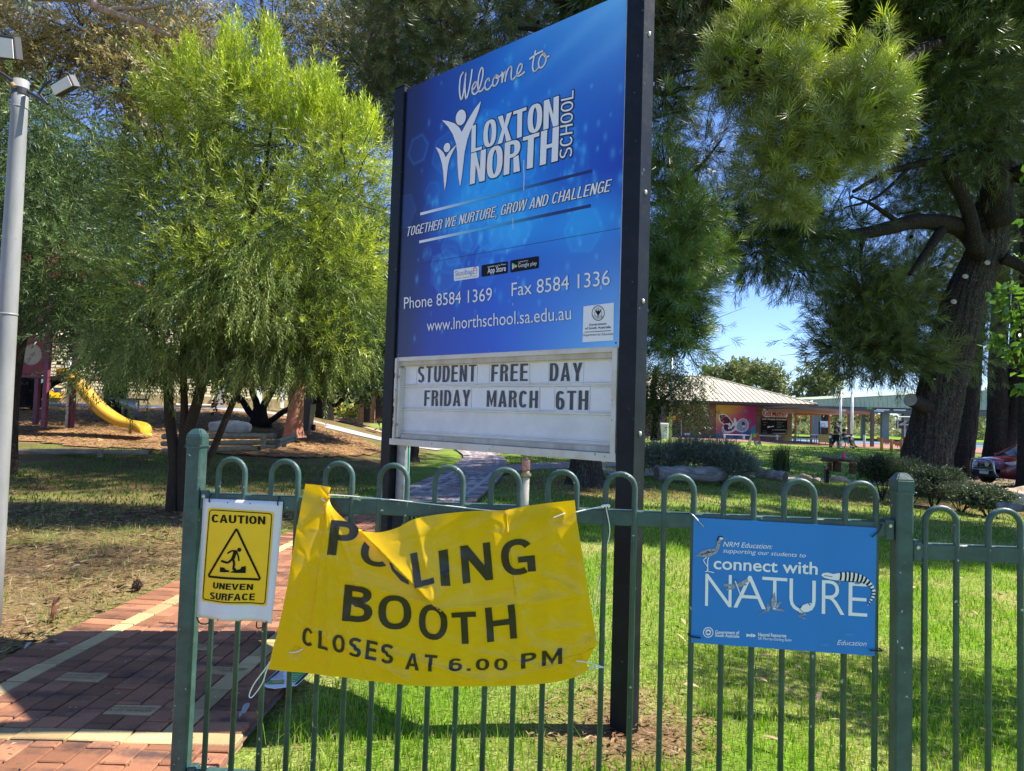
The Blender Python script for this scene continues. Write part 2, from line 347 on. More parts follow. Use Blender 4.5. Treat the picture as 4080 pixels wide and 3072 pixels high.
# ------------------------------------------------------------------ own grotesque capitals (pieces of polygons on a W x 1 box)
def glyph(ch,W,t,h):
    R=lambda a,b,c,d:[(a,b),(c,b),(c,d),(a,d)]
    def strip(P,close=False):
        P=[np.array(p,float) for p in P]; n=len(P); out=[]; Lf=[];Rt=[]
        for i in range(n):
            d=P[(i+1)%n]-P[i-1] if close else P[min(i+1,n-1)]-P[max(i-1,0)]
            d/=np.linalg.norm(d)+1e-9; th=math.hypot(h*d[0],t*d[1])/2; q=np.array([-d[1],d[0]])*th; Lf.append(P[i]+q); Rt.append(P[i]-q)
        for i in range(n if close else n-1):
            j=(i+1)%n; out.append([tuple(Rt[i]),tuple(Rt[j]),tuple(Lf[j]),tuple(Lf[i])])
        return out
    def arc(cx,cy,rx,ry,a0,a1,n=14,e=2.35):
        o=[]
        for a in np.linspace(math.radians(a0),math.radians(a1),n):
            c,s_=math.cos(a),math.sin(a); o.append((cx+rx*math.copysign(abs(c)**(2/e),c),cy+ry*math.copysign(abs(s_)**(2/e),s_)))
        return o
    t2=t*1.06; m=W/2
    if ch=='I': return t,[R(0,0,t,1)]
    if ch=='.': return t,[R(0,0,t,t)]
    if ch==',': return t,[[(0,.0),(t,0),(t,t*.9),(0,t*.9)],[(t*.35,-.02),(t*.35,-.18),(t,-.10),(t,.02)]]
    if ch=='L': return W*.86,[R(0,0,t,1),R(t,0,W*.86,h)]
    if ch=='T': return W*.95,[R(0,1-h,W*.95,1),R(W*.475-t/2,0,W*.475+t/2,1-h)]
    if ch=='H': return W,[R(0,0,t,1),R(W-t,0,W,1),R(t,.5-h/2,W-t,.5+h/2)]
    if ch=='E': return W*.9,[R(0,0,t,1),R(t,0,W*.9,h),R(t,.52-h/2,W*.83,.52+h/2),R(t,1-h,W*.9,1)]
    if ch=='F': return W*.86,[R(0,0,t,1),R(t,.50-h/2,W*.78,.50+h/2),R(t,1-h,W*.86,1)]
    if ch=='N': return W,[R(0,0,t,1),R(W-t,0,W,1),[(t,1),(t,.60),(W-t,0),(W-t,.40)]]
    if ch=='M':
        w=W*1.25; return w,[R(0,0,t*.92,1),R(w-t*.92,0,w,1),[(t*.92,1),(t*.92,.62),(w/2,.0),(w/2,.36)],[(w-t*.92,1),(w/2,.36),(w/2,.0),(w-t*.92,.62)]]
    if ch in 'AV':
        w=W*1.08; m=w/2; xi=lambda y:t2+(m-t2)*y/.80
        P=[[(0,0),(t2,0),(m,.80),(m,1),(m-t*.5,1)],[(w,0),(m+t*.5,1),(m,1),(m,.80),(w-t2,0)]]
        if ch=='A': P.append([(xi(.22)-.01,.22),(w-xi(.22)+.01,.22),(w-xi(.22+h)+.01,.22+h),(xi(.22+h)-.01,.22+h)])
        else: P=[[(x,1-y) for x,y in p][::-1] for p in P]
        return w,P
    if ch=='W':
        w=W*1.6; q=w/4; P=[]
        for x0 in (0,w/2-t*.25): P+=[[(x0,1),(x0+t*.95,1),(x0+q+t*.12,.22),(x0+q+t*.12,0),(x0+q-t*.35,0)],[(x0+2*q+t*.25,1),(x0+2*q-t*.70,1),(x0+q+t*.12,.22),(x0+q+t*.12,0),(x0+q+t*.6,0)]]
        return w,P
    if ch=='Y': return W*1.05,[[(0,1),(W*.525-t/2,.42),(W*.525,.42),(W*.525,.64),(t2,1)],[(W*1.05,1),(W*1.05-t2,1),(W*.525,.64),(W*.525,.42),(W*.525+t/2,.42)],R(W*.525-t/2,0,W*.525+t/2,.42)]
    if ch=='X':
        w=W*1.05; m=w/2; return w,[[(0,1),(t2,1),(m,.66),(w-t2,1),(w,1),(m+t2*.52,.5),(w,0),(w-t2,0),(m,.34),(t2,0),(0,0),(m-t2*.52,.5)]]
    if ch=='O': return W,strip(arc(m,.5,m-t/2,.5-h/2,0,345,24),True)
    if ch=='Q': return W,strip(arc(m,.5,m-t/2,.5-h/2,0,345,24),True)
    if ch=='C': return W,strip(arc(m,.5,m-t/2,.5-h/2,38,322,22))
    if ch=='G': return W,strip(arc(m,.5,m-t/2,.5-h/2,38,300,20))+[R(W-t,.06,W,.50),R(m,.50-h,W-t,.50)]
    if ch=='D': return W,[R(0,0,t,1)]+strip([(t,1-h/2)]+arc(m,.5,m-t/2,.5-h/2,90,-90,16)+[(t,h/2)])
    if ch=='U': return W,strip([(t/2,1)]+[(t/2,.45)]+arc(m,.40,m-t/2,.40-h/2,180,360,14)+[(W-t/2,.45),(W-t/2,1)])
    if ch=='P': return W*.95,[R(0,0,t,1)]+strip([(t,1-h/2)]+arc(m*.9,.72,W*.95-t/2-m*.9,.28-h/2,90,-90,12)+[(t,.44+h/2)])
    if ch=='R': return W,[R(0,0,t,1)]+strip([(t,1-h/2)]+arc(m*.9,.74,W*.96-t/2-m*.9,.26-h/2,90,-90,12)+[(t,.48+h/2)])+[[(W*.92-t,.46),(W*.88,.50),(W,0),(W-t*1.1,0)]]
    if ch=='B': return W,[R(0,0,t,1)]+strip([(t,1-h/2)]+arc(m*.9,.755,W*.93-t/2-m*.9,.245-h/2,90,-90,12)+[(t,.51+h/2)])+strip([(t,.51+h/2)]+arc(m*.9,.28,W-t/2-m*.9,.28-h/2+.01,90,-90,12)+[(t,h/2)])
    if ch=='S': return W,strip(arc(m,.75,m-t/2,.25-h/2,25,180,10)+arc(m,.75,m-t/2,.26-h/2+.0,185,262,6)+[(m,.5)]+arc(m,.26,m-t/2,.26-h/2,82,0,6)+arc(m,.25,m-t/2,.25-h/2,-5,-158,10))
    if ch=='6': return W*.95,strip(arc(m*.95,.32,m*.95-t/2,.32-h/2,0,340,18),True)+strip([(t/2,.32)]+arc(m*.95,.62,m*.95-t/2,.38-h/2,180,40,12))
    if ch=='0': return W*.95,strip(arc(m*.95,.5,m*.95-t/2,.5-h/2,0,345,22),True)
    if ch==' ': return W*.42,[]
    return W,[R(0,0,W,1)]
def _grow(p,o):
    n=len(p); P=[np.array(q,float) for q in p]; A=sum(P[i][0]*P[(i+1)%n][1]-P[(i+1)%n][0]*P[i][1] for i in range(n)); sg=1 if A>0 else -1; out=[]
    for i in range(n):
        e1=P[i]-P[i-1]; e2=P[(i+1)%n]-P[i]; n1=np.array([e1[1],-e1[0]])/(np.linalg.norm(e1)+1e-9); n2_=np.array([e2[1],-e2[0]])/(np.linalg.norm(e2)+1e-9); nn=n1+n2_; l=np.linalg.norm(nn); nn=nn/l*min(2.0,1/max(.4,l/2)) if l>1e-6 else n1
        out.append(tuple(P[i]+nn*o*sg))
    return out
def caps(s,txt,bl,br,tl,mt,parent,off=.0015,W=.5,t=.16,h=.13,gap=.09,outline=None,omat=None,step=None,name='lettering',clip=None):
    a=s.uv(bl); b=s.uv(br); c=s.uv(tl); x=0; pcs=[]
    for ch in txt:
        w_,P=glyph(ch,W,t,h); x-=(gap*.55 if (ch in 'AVWY' and x>0) else 0); pcs+=[[(px+x,py) for px,py in p] for p in P]; x+=w_+gap
    x-=gap; ex=(b-a)/x; ey=(c-a)
    def put(pcs,off,mt,name,grow=0):
        V=[];F=[];O=[]
        for i,p in enumerate(pcs):
            q=[a+u*ex+v*ey for u,v in p]
            if grow: q=[np.array(z) for z in _grow(q,grow)]
            if len(q)==4: tr=[(0,1,2),(0,2,3)]; 
            else: tr=tessellate_polygon([[Vector((z[0],z[1],0)) for z in q]])
            Vq=np.array(q)
            if clip is not None or step:
                bm=bmesh.new(); vs=[bm.verts.new((z[0],z[1],0)) for z in q]
                try: bm.faces.new(vs)
                except ValueError: bm.free(); continue
                if clip is not None:
                    p0,p1=s.uv(clip[0]),s.uv(clip[1]); d=p1-p0
                    bmesh.ops.bisect_plane(bm,geom=bm.verts[:]+bm.edges[:]+bm.faces[:],plane_co=(p0[0],p0[1],0),plane_no=(-d[1],d[0],0),clear_outer=True)
                bmesh.ops.triangulate(bm,faces=bm.faces[:])
                bm.verts.index_update(); Vq=np.array([v.co[:2] for v in bm.verts]).reshape(-1,2); tr=[tuple(v.index for v in f.verts) for f in bm.faces]; bm.free()
                if len(tr)==0: continue
                if step: Vq,tr=s.cut(Vq,tr,step)
            k=len(V); V+=[tuple(z) for z in Vq]; F+=[tuple(j+k for j in f) for f in tr]; O+=[(i%7)*5e-5]*len(Vq)
        P3=s.T(np.array(V),off)+s.N*np.array(O)[:,None]
        return mesh(name,P3,F,parent,mt)
    if outline: put(pcs,off*.45,omat or M['navy'],'letter_outline',outline)
    return put(pcs,off,mt,name)
Surf.caps=caps
def Z(ox,oy,s): return lambda *p: [(ox+x/s,oy+y/s) for x,y in p]
# ================================================================== ground and the large structure
def grid_patch(x0,x1,y0,y1,step,inside,dz,colf):
    xs=np.arange(x0,x1+step/2,step); ys=np.arange(y0,y1+step/2,step); X,Y=np.meshgrid(xs,ys); 
    ny,nx=X.shape; idx=np.arange(nx*ny).reshape(ny,nx)
    cx_=(X[:-1,:-1]+step/2); cy_=(Y[:-1,:-1]+step/2); k=inside(cx_,cy_)
    F=np.stack([idx[:-1,:-1],idx[:-1,1:],idx[1:,1:],idx[1:,:-1]],-1)[k]
    V=np.stack([X,Y,terr(X,Y)+dz],-1).reshape(-1,3)
    used,inv=np.unique(F,return_inverse=True); return V[used],inv.reshape(F.shape),X.reshape(-1)[used],Y.reshape(-1)[used]
def n2(x,y,f=1.0,s=0):
    x=np.asarray(x)*f+s; y=np.asarray(y)*f+s*1.7
    return (np.sin(x*1.3+np.sin(y*1.7)*1.4)+np.sin(y*1.1+np.sin(x*2.3)*1.2)+np.sin((x+y)*2.9+np.sin(x*.9-y*2.1)*2)*.6)/2.6
GREEN=np.array([.12,.22,.018]); STRAW=np.array([.36,.31,.12]); DIRT=np.array([.15,.085,.05]); MULCH=np.array([.20,.105,.05])
def groundcol(x,y):
    c=np.tile(GREEN,(len(x),1)).astype(float)
    a=np.clip(.24+.38*n2(x,y,1.9,3)+.25*n2(x,y,6.1,1),0,.9)[:,None]; c=c*(1-a)+STRAW*a*1.0
    # worn, leaf-littered ground to the left of the path and under the trees
    lw=sm(-x,2.0,3.2)*(1-sm(y,30,34)); dd=np.clip(lw*(.72+.35*n2(x,y,2.3,9)),0,1)[:,None]; c=c*(1-dd)+DIRT*dd
    st=(sm(-x,2.4,2.9)*(1-sm(y,6.0,7.4))*np.clip(.75+.5*n2(x,y,3.1,4),0,1))[:,None]; c=c*(1-st)+(STRAW*.22+DIRT*1.0)*st
    # bare ring round the sign post and soil under the pine
    for (bx,by,br) in [(.55,3.2,.42),(1.75,14.7,2.3),(-4.4,9.2,.9)]:
        q=np.clip(1.25-np.hypot(x-bx,y-by)/br+.3*n2(x,y,7,2),0,1)[:,None]; c=c*(1-q)+DIRT*1.2*q
    gd=(sm(y,14,16)*(1-sm(y,19.5,21))*sm(x,5.5,7.5)*(1-sm(x,13,14)))[:,None]; c=c*(1-gd)+DIRT*1.9*gd
    rd=(sm(y,20,22)*(1-sm(y,38,40))*sm(x-.62*y,0,1))[:,None]; c=c*(1-rd)+np.array([.27,.19,.14])*rd
    far=sm(y,58,64)[:,None]; c=c*(1-far)+np.array([.15,.27,.018])*far
    scr=sm(y,118,130)[:,None]; c=c*(1-scr)+np.array([.20,.19,.09])*scr
    return c
M['ground']=colmat('ground_mix',.95,noise=.7,scale=34,bump=.8,bscale=70,spec=.1)
xs=np.concatenate([[-3000,-1200,-500,-220,-110,-60],np.arange(-40,44,.25),[60,110,220,500,1200,3000]])
ys=np.concatenate([[-60,-20,-6,-2],np.arange(0,46,.2),np.arange(46,160,3),[200,300,500,900,1600,3500]])
X,Y=np.meshgrid(xs,ys); ny,nx=X.shape; idx=np.arange(nx*ny).reshape(ny,nx)
F=np.stack([idx[:-1,:-1],idx[:-1,1:],idx[1:,1:],idx[1:,:-1]],-1).reshape(-1,4)
zz=terr(X,Y)+.012*n2(X,Y,2.1,5)*(Y<45)
zz=zz-0.03*(np.abs(X-np.interp(Y,[0,4,8,12,16,20,24,30],[-1.84,-1.84,-1.62,-1.22,-.9,-.78,-.95,-1.95]))<.95)*(Y<32)*(Y>-1)
tag(npmesh('ground',np.stack([X,Y,zz],-1).reshape(-1,3),F,groundcol(X.ravel(),Y.ravel()),mat=M['ground'],smooth=True),kind='structure')
# --- playground mulch and leaf litter beds
M['mulch']=colmat('bark_mulch',.95,noise=.65,scale=38,bump=1.0,bscale=45,spec=.1)
def inm(x,y):
    a=(y>15.9-.0*x+1.2*n2(x,y,.5,2))&(x<-6.8+.8*n2(x,y,.6))&(y<27+ .8*n2(x,y,.4))&(x>-30)
    b=((x+7.2)**2/10+(y-21)**2/22<1)
    return a|b
V_,F_,gx,gy=grid_patch(-30,-3,14,29,.2,inm,.03,None)
a=np.clip(.5+.5*n2(gx,gy,3,6),0,1)[:,None]
tag(npmesh('mulch_bed',V_,F_,MULCH*(1-a)+np.array([.38,.235,.12])*a,mat=M['mulch'],smooth=True),kind='structure')
# --- pale concrete path behind the playground, red paving at the building, shared path by the garden bed
M['concrete']=colmat('concrete',.9,noise=.25,scale=14,bump=.2,spec=.2)
def strip(name,pts,w_,col,dz=.02,m_='concrete',n=40):
    P=smooth_path([(x,y,0) for x,y in pts],8); V=[];F=[]
    for i,p in enumerate(P):
        t=(P[min(i+1,len(P)-1)]-P[max(i-1,0)]).normalized(); q=Vector((-t.y,t.x,0))*w_/2
        for k in range(5):
            s_=p+q*(1-k/2); V.append((s_.x,s_.y,float(terr(s_.x,s_.y))+dz))
    for i in range(len(P)-1):
        for k in range(4): F.append((i*5+k,i*5+k+1,i*5+k+6,i*5+k+5))
    return tag(npmesh(name,np.array(V),np.array(F),np.array(col),mat=M[m_]),kind='structure')
strip('concrete_path',[(-26,27.6),(-18,27.2),(-12,27.4),(-7,26.8),(-2.6,26.2)],1.3,(.36,.35,.36))
strip('garden_path',[(-16,35.5),(-10,32.2),(-4,29.6),(1,27.9)],1.0,(.42,.27,.2),.025)
gp=G(2800,1865)
strip('pale_path',[(2.4,18.6),(5.5,21.8),(9,23.2),(14,23.4),(19,22.3)],1.9,(.34,.29,.27),.02)
V_,F_,gx,gy=grid_patch(9,40,38,60.5,.5,lambda x,y:(y>56.5-(x-12)*.75)&(y>42.3-(x-18)*.05),.03,None)
tag(npmesh('red_paving',V_,F_,np.array([.30,.16,.12]),mat=M['concrete']),kind='structure')
V_,F_,gx,gy=grid_patch(24,62,62,86,1,lambda x,y:x>0,.03,None)
tag(npmesh('blue_court',V_,F_,np.where((gy<66)[:,None],np.array([.10,.34,.72]),np.array([.07,.10,.08])),mat=M['concrete']),kind='structure')
# --- brick path: pieces laid along a centreline
CL=smooth_path([(-1.84,1.0,0),(-1.84,4,0),(-1.62,8,0),(-1.22,12,0),(-.9,16,0),(-.78,20,0),(-.95,24,0),(-1.95,30,0)],24)
def make_path(CL,W0,W1,near_parts,name,alongy=2.93):
    base=bpy.data.objects.new(name,None)
    S=[0]
    for i in range(1,len(CL)): S.append(S[-1]+(CL[i]-CL[i-1]).length)
    S=np.array(S); PX=np.array([p.x for p in CL]); PY=np.array([p.y for p in CL])
    def pos(s_,t):
        x=np.interp(s_,S,PX); y=np.interp(s_,S,PY); e=.05
        tx=np.interp(s_+e,S,PX)-np.interp(s_-e,S,PX); ty=np.interp(s_+e,S,PY)-np.interp(s_-e,S,PY); l=math.hypot(tx,ty)
        wd=np.interp(s_,[0,8,S[-1]],[W0,W0,W1])/W0
        return x+ty/l*t*wd, y-tx/l*t*wd
    return S,PX,PY,pos
S,PXc,PYc,pos=make_path(CL,1.56,1.2,300,'p')
s_of=lambda y: float(np.interp(y,PYc,S))
sb=s_of(2.85)
V=[];F=[]
ss=np.arange(0,S[-1],.25)
for i,q in enumerate(ss):
    for t in (-.80,0,.80):
        x,y=pos(q,t); V.append((x,y,float(terr(x,y))+.012))
F=[(i*3+k,i*3+k+1,i*3+k+4,i*3+k+3) for i in range(len(ss)-1) for k in range(2)]
M['mortar']=mat('sand_joint',(.17,.10,.065),.95,.3,40)
path=mesh('brick_path',V,F,None,M['mortar']); tag(path,kind='structure')
def brickmat(name,c,c2):
    mt=mat(name,c,.85,spec=.2); t=mt.node_tree; N=t.nodes; L=t.links; b=N['Principled BSDF']
    g=N.new('ShaderNodeNewGeometry'); nz=N.new('ShaderNodeTexNoise'); nz.inputs['Scale'].default_value=9; nz.inputs['Detail'].default_value=6; nz.inputs['Roughness'].default_value=.75; L.new(g.outputs['Position'],nz.inputs[0])
    mp=N.new('ShaderNodeMapping'); 
    n3=N.new('ShaderNodeTexNoise'); n3.inputs['Scale'].default_value=3.2; n3.inputs['Detail'].default_value=3; mp.inputs['Scale'].default_value=(.6,3.2,1); L.new(g.outputs['Position'],mp.inputs[0]); L.new(mp.outputs[0],n3.inputs[0])
    r=N.new('ShaderNodeValToRGB'); r.color_ramp.elements[0].position=.36; r.color_ramp.elements[1].position=.52; r.color_ramp.elements[0].color=(*c2,1); r.color_ramp.elements[1].color=(*c,1)
    ad=N.new('ShaderNodeMath'); ad.operation='MULTIPLY_ADD'; ad.inputs[1].default_value=.45; L.new(nz.outputs[0],ad.inputs[0]); 
    sc=N.new('ShaderNodeMath'); sc.operation='MULTIPLY'; sc.inputs[1].default_value=.55; L.new(n3.outputs[0],sc.inputs[0]); L.new(sc.outputs[0],ad.inputs[2]); L.new(ad.outputs[0],r.inputs[0])
    oi=N.new('ShaderNodeObjectInfo'); mr=N.new('ShaderNodeMapRange'); mr.inputs[3].default_value=.62; mr.inputs[4].default_value=1.22; L.new(oi.outputs['Random'],mr.inputs[0])
    sp=N.new('ShaderNodeTexNoise'); sp.inputs['Scale'].default_value=330; L.new(g.outputs['Position'],sp.inputs[0]); m3=N.new('ShaderNodeMapRange'); m3.inputs[1].default_value=.3; m3.inputs[2].default_value=.45; m3.inputs[3].default_value=.55; m3.inputs[4].default_value=1.0; L.new(sp.outputs[0],m3.inputs[0])
    mm=N.new('ShaderNodeMath'); mm.operation='MULTIPLY'; L.new(mr.outputs[0],mm.inputs[0]); L.new(m3.outputs[0],mm.inputs[1])
    v=N.new('ShaderNodeVectorMath'); v.operation='SCALE'; L.new(r.outputs[0],v.inputs[0]); L.new(mm.outputs[0],v.inputs['Scale']); L.new(v.outputs[0],b.inputs['Base Color'])
    bp=N.new('ShaderNodeBump'); bp.inputs['Strength'].default_value=.5; bp.inputs['Distance'].default_value=.004; L.new(sp.outputs[0],bp.inputs['Height']); L.new(bp.outputs[0],b.inputs['Normal'])
    return mt
M['brick']=brickmat('brick_red',(.37,.165,.088),(.12,.07,.055))
M['cream']=brickmat('brick_cream',(.62,.45,.22),(.50,.34,.16))
M['buff']=brickmat('brick_buff',(.50,.33,.16),(.36,.23,.12))
M['greyb']=brickmat('brick_grey',(.33,.27,.26),(.17,.13,.13)); M['greyb2']=brickmat('brick_grey_light',(.44,.39,.38),(.28,.24,.24)); M['greyb3']=brickmat('brick_grey_dark',(.22,.18,.18),(.13,.10,.10)); M['brick2']=brickmat('brick_brown',(.25,.115,.07),(.09,.055,.048))
def brickmesh(L_,W_,Hh=.05):
    mb=MB(); mb.box((0,0,-Hh/2),(W_-.007,L_-.007,Hh),bev=.004); me=bpy.data.meshes.new('brick'); me.from_pydata(mb.V,[],mb.F); me.update(); return me
BM={}
pieces=[] # (s, t, alongpath length, across width, material)
def row(t0,w_,l_,s0,s1,mt,stag=0):
    s_=s0-(l_*stag)
    while s_<s1:
        a_=max(s_,s0); b_=min(s_+l_,s1)
        if b_-a_>.03: pieces.append(((a_+b_)/2,t0,b_-a_,w_,mt))
        s_+=l_
SE=S[-1]; SN=s_of(1.3)
# near part beyond the cross band
row(-.665,.225,.113,sb+.11,SE,'brick'); row(-.497,.104,.23,sb+.11,SE,'cream')
row(.665,.225,.113,sb+.11,SE,'brick'); row(.497,.104,.23,sb+.11,SE,'cream')
for k in range(8):
    row(-.3876+k*.1107,.1107,.225,sb+.11,SE,'brick',stag=(k%2)*.5+.13*(k%3))
# cross band, and the paving on this side of it
for k in range(7): pieces.append((sb+.055,-.68+k*.2266,.104,.2266,'cream'))
for k in range(14): row(-.737+k*.1134,.1134,.23,SN,sb,'brick',stag=(k%2)*.5)
eng=[(3.50,-.20+.0),(3.155,.27),(4.0,.12),(3.66,.42),(5.2,-.1),(5.9,.2),(6.8,-.15),(7.9,.12),(9.1,-.1),(10.2,.15),(11.1,-.2),(12.3,.1)]
eng_s=[(s_of(y),t) for y,t in eng]
eng_s=[(q,-.3876+.1107*(round((t+.3876-.05535)/.1107)+.5)) for q,t in eng_s]
pp=[]
for p in pieces:
    iv=[(p[0]-p[2]/2,p[0]+p[2]/2)]
    if p[4]=='brick' and abs(p[1])<.45:
        for e in eng_s:
            if abs(p[1]-e[1])<.10:
                nv=[]
                for (a_,b_) in iv:
                    lo,hi=e[0]-.053,e[0]+.053
                    if hi<=a_ or lo>=b_: nv.append((a_,b_)); continue
                    if lo-a_>.02: nv.append((a_,lo))
                    if b_-hi>.02: nv.append((hi,b_))
                iv=nv
    for a_,b_ in iv: pp.append(((a_+b_)/2,p[1],b_-a_,p[3],p[4]))
for e in eng_s: pp.append((e[0],e[1],.105,.2214,'buff'))
pieces=pp
# inscribed cream brick in the cross band
rot_cache={}
def place_piece(p,i,me=None):
    s_,t,l_,w_,mt=p; x,y=pos(s_,t); x2,y2=pos(s_+.03,t); ang=math.atan2(y2-y,x2-x)-math.pi/2
    return x,y,float(terr(x,y))+.032+random.uniform(-.003,.003),ang
vis=[]
for i,p in enumerate(pieces):
    x,y,z,a_=place_piece(p,i); px,py=project((x,y,z)); vis.append((y if (-60<px<4140 and py<3200) else 99+y,i,x,y,z,a_,p))
vis.sort(key=lambda q:q[0])
batch={k:MB() for k in ('brick','brick2','cream','buff','greyb','greyb2','greyb3')}
engraved=[]
for r_,q in enumerate(vis):
    _,i,x,y,z,a_,p=q
    if r_<300:
        key=(round(p[2],2),round(p[3],3)); 
        if key not in BM: BM[key]=brickmesh(p[2],p[3])
        k2=(key,p[4])
        if k2 not in BM:
            me=BM[key].copy(); me.materials.append(M[p[4]]); BM[k2]=me
        o=bpy.data.objects.new('brick',BM[k2]); COL.objects.link(o); o.parent=path; o.location=(x,y,z)
        o.rotation_euler=(random.uniform(-.018,.018),random.uniform(-.014,.014),a_+random.uniform(-.008,.008))
        if p[4]!='brick': o['label']='pale engraved brick' if p[4]=='buff' else 'cream border brick'
    else:
        m_=random.choice(['greyb','greyb','greyb2','greyb3']) if (y>11 and p[4]=='brick') else (random.choice(['brick','brick2','brick']) if p[4]=='brick' else ('greyb2' if y>10.5 and p[4]=='cream' else p[4]))
        batch[m_].box((x,y,z-.025),(p[3]-.012,p[2]-.012,.05),Matrix.Rotation(a_,3,'Z'))
for k,mb in batch.items():
    if mb.V: o=mb.build('bricks',M[k],path); o['kind']='stuff'
# engraving on the pale bricks
def flat_text(lines,x,y,z,ang,size,parent,mt):
    for j,t in enumerate(lines):
        Vt,Ft=tgeo(t); wd=Vt[:,0].max()-Vt[:,0].min(); sc_=min(size,.19/wd)
        P=[]
        for vx,vy in Vt:
            lx=(vx-Vt[:,0].min()-wd/2)*sc_; ly=vy*sc_+(len(lines)/2-1-j)*size*1.15+.004
            P.append((x+lx*math.cos(ang)-ly*math.sin(ang),y+lx*math.sin(ang)+ly*math.cos(ang),z))
        mesh('engraving',P,Ft,parent,mt)
M['engr']=mat('engraving_dark',(.10,.06,.035),.9)
for (e,ln) in [(eng_s[0],['SUE LEIGH, JAMES','AMANDA WRIGHT']),(eng_s[1],['SHANE (PRINCIPAL)','& LEE SEMMLER']),(eng_s[2],['JARED & SUSAN','FAMILY']),(eng_s[3],['JAMES & TERRI','FAMILY'])]:
    x,y=pos(*e); flat_text(ln,x,y,.0365,0.0,.028,path,M['engr'])
x,y=pos(sb+.055,-.68+.0*.2266+.2266*1); flat_text(['INVESTING IN','OUR SCHOOLS 2007'],x,y,.0365,-.02,.028,path,M['engr'])
# branch path to the right (grey pavers, real pieces joined)
CL2=smooth_path([(-.8,17.2,0),(.6,19.2,0),(2.6,22.0,0),(5,24.5,0)],12)
mbp=MB(); ct=0
S2,PX2,PY2,pos2=make_path(CL2,1.3,1.5,0,'q')
V=[];F=[]
for q in np.arange(0,S2[-1],.3):
    for t in (-.72,.72):
        x,y=pos2(q,t); V.append((x,y,float(terr(x,y))+.018))
F=[(i*2,i*2+1,i*2+3,i*2+2) for i in range(len(V)//2-1)]
p2=tag(mesh('branch_path',V,F,None,M['mortar']),kind='structure')
for k in range(12):
    q=(k%2)*.11
    while q<S2[-1]:
        x,y=pos2(q,-.62+k*.113); x2,y2=pos2(q+.03,-.62+k*.113); mbp.box((x,y,float(terr(x,y))+.015),(.105,.222,.05),Matrix.Rotation(math.atan2(y2-y,x2-x)-math.pi/2,3,'Z')); q+=.23
tag(mbp.build('bricks',M['greyb'],p2),kind='stuff')
# ================================================================== foliage tools
def rotmats(D,rng):
    D=D/np.linalg.norm(D,axis=1,keepdims=True); A=rng.normal(size=D.shape); A-= (A*D).sum(1,keepdims=True)*D; A/=np.linalg.norm(A,axis=1,keepdims=True); B=np.cross(D,A)
    return np.stack([A,B,D],-1)
def tmpl_leafy(L_,n,ll,lw,ang,seed,stem=.004,curve=0):
    r=np.random.default_rng(seed); V=[];F=[]
    V+=[(-stem,0,0),(stem,0,0),(0,0,L_)]; F.append((0,1,2))
    for i in range(n):
        z=L_*(.12+.88*(i+.5)/n); ph=i*2.4+r.uniform(-.3,.3); a_=ang*(1-.35*i/n)+r.uniform(-.15,.15)
        d=np.array([math.cos(ph)*math.sin(a_),math.sin(ph)*math.sin(a_),math.cos(a_)]); sd=np.array([-math.sin(ph),math.cos(ph),0])
        p=np.array([0,0,z]); l_=ll*r.uniform(.75,1.15); k=len(V)
        V+=[tuple(p-sd*lw*.35),tuple(p+d*l_*.5+sd*lw*.5),tuple(p+d*l_),]; F.append((k,k+1,k+2))
    return np.array(V,float),np.array(F)
def tmpl_diamond(L_,n,ll,lw,seed,hang=0.6,spread=1.2):
    r=np.random.default_rng(seed); V=[];F=[]
    V+=[(-.004,0,0),(.004,0,0),(0,0,L_)]; F.append((0,1,2))
    for i in range(n):
        z=L_*(i+.5)/n; ph=r.uniform(0,6.28); a_=r.uniform(.4,spread)
        d=np.array([math.cos(ph)*math.sin(a_),math.sin(ph)*math.sin(a_),math.cos(a_)]); sd=np.cross(d,r.normal(size=3)); sd/=np.linalg.norm(sd)
        p=np.array([0,0,z])+d*.01; l_=ll*r.uniform(.7,1.2); k=len(V)
        V+=[tuple(p),tuple(p+d*l_*.45+sd*lw*.5),tuple(p+d*l_),tuple(p+d*l_*.45-sd*lw*.5)]; F+=[(k,k+1,k+2),(k,k+2,k+3)]
    return np.array(V,float),np.array(F)
def instance(tm,P,D,scale,C,rng):
    V,F=tm; R=rotmats(D,rng); n=len(P)
    W=np.einsum('nij,kj->nki',R,V)*scale[:,None,None]+P[:,None,:]
    FF=F[None]+ (np.arange(n)*len(V))[:,None,None]
    return W.reshape(-1,3),FF.reshape(-1,F.shape[1]),np.repeat(C,len(V),axis=0)
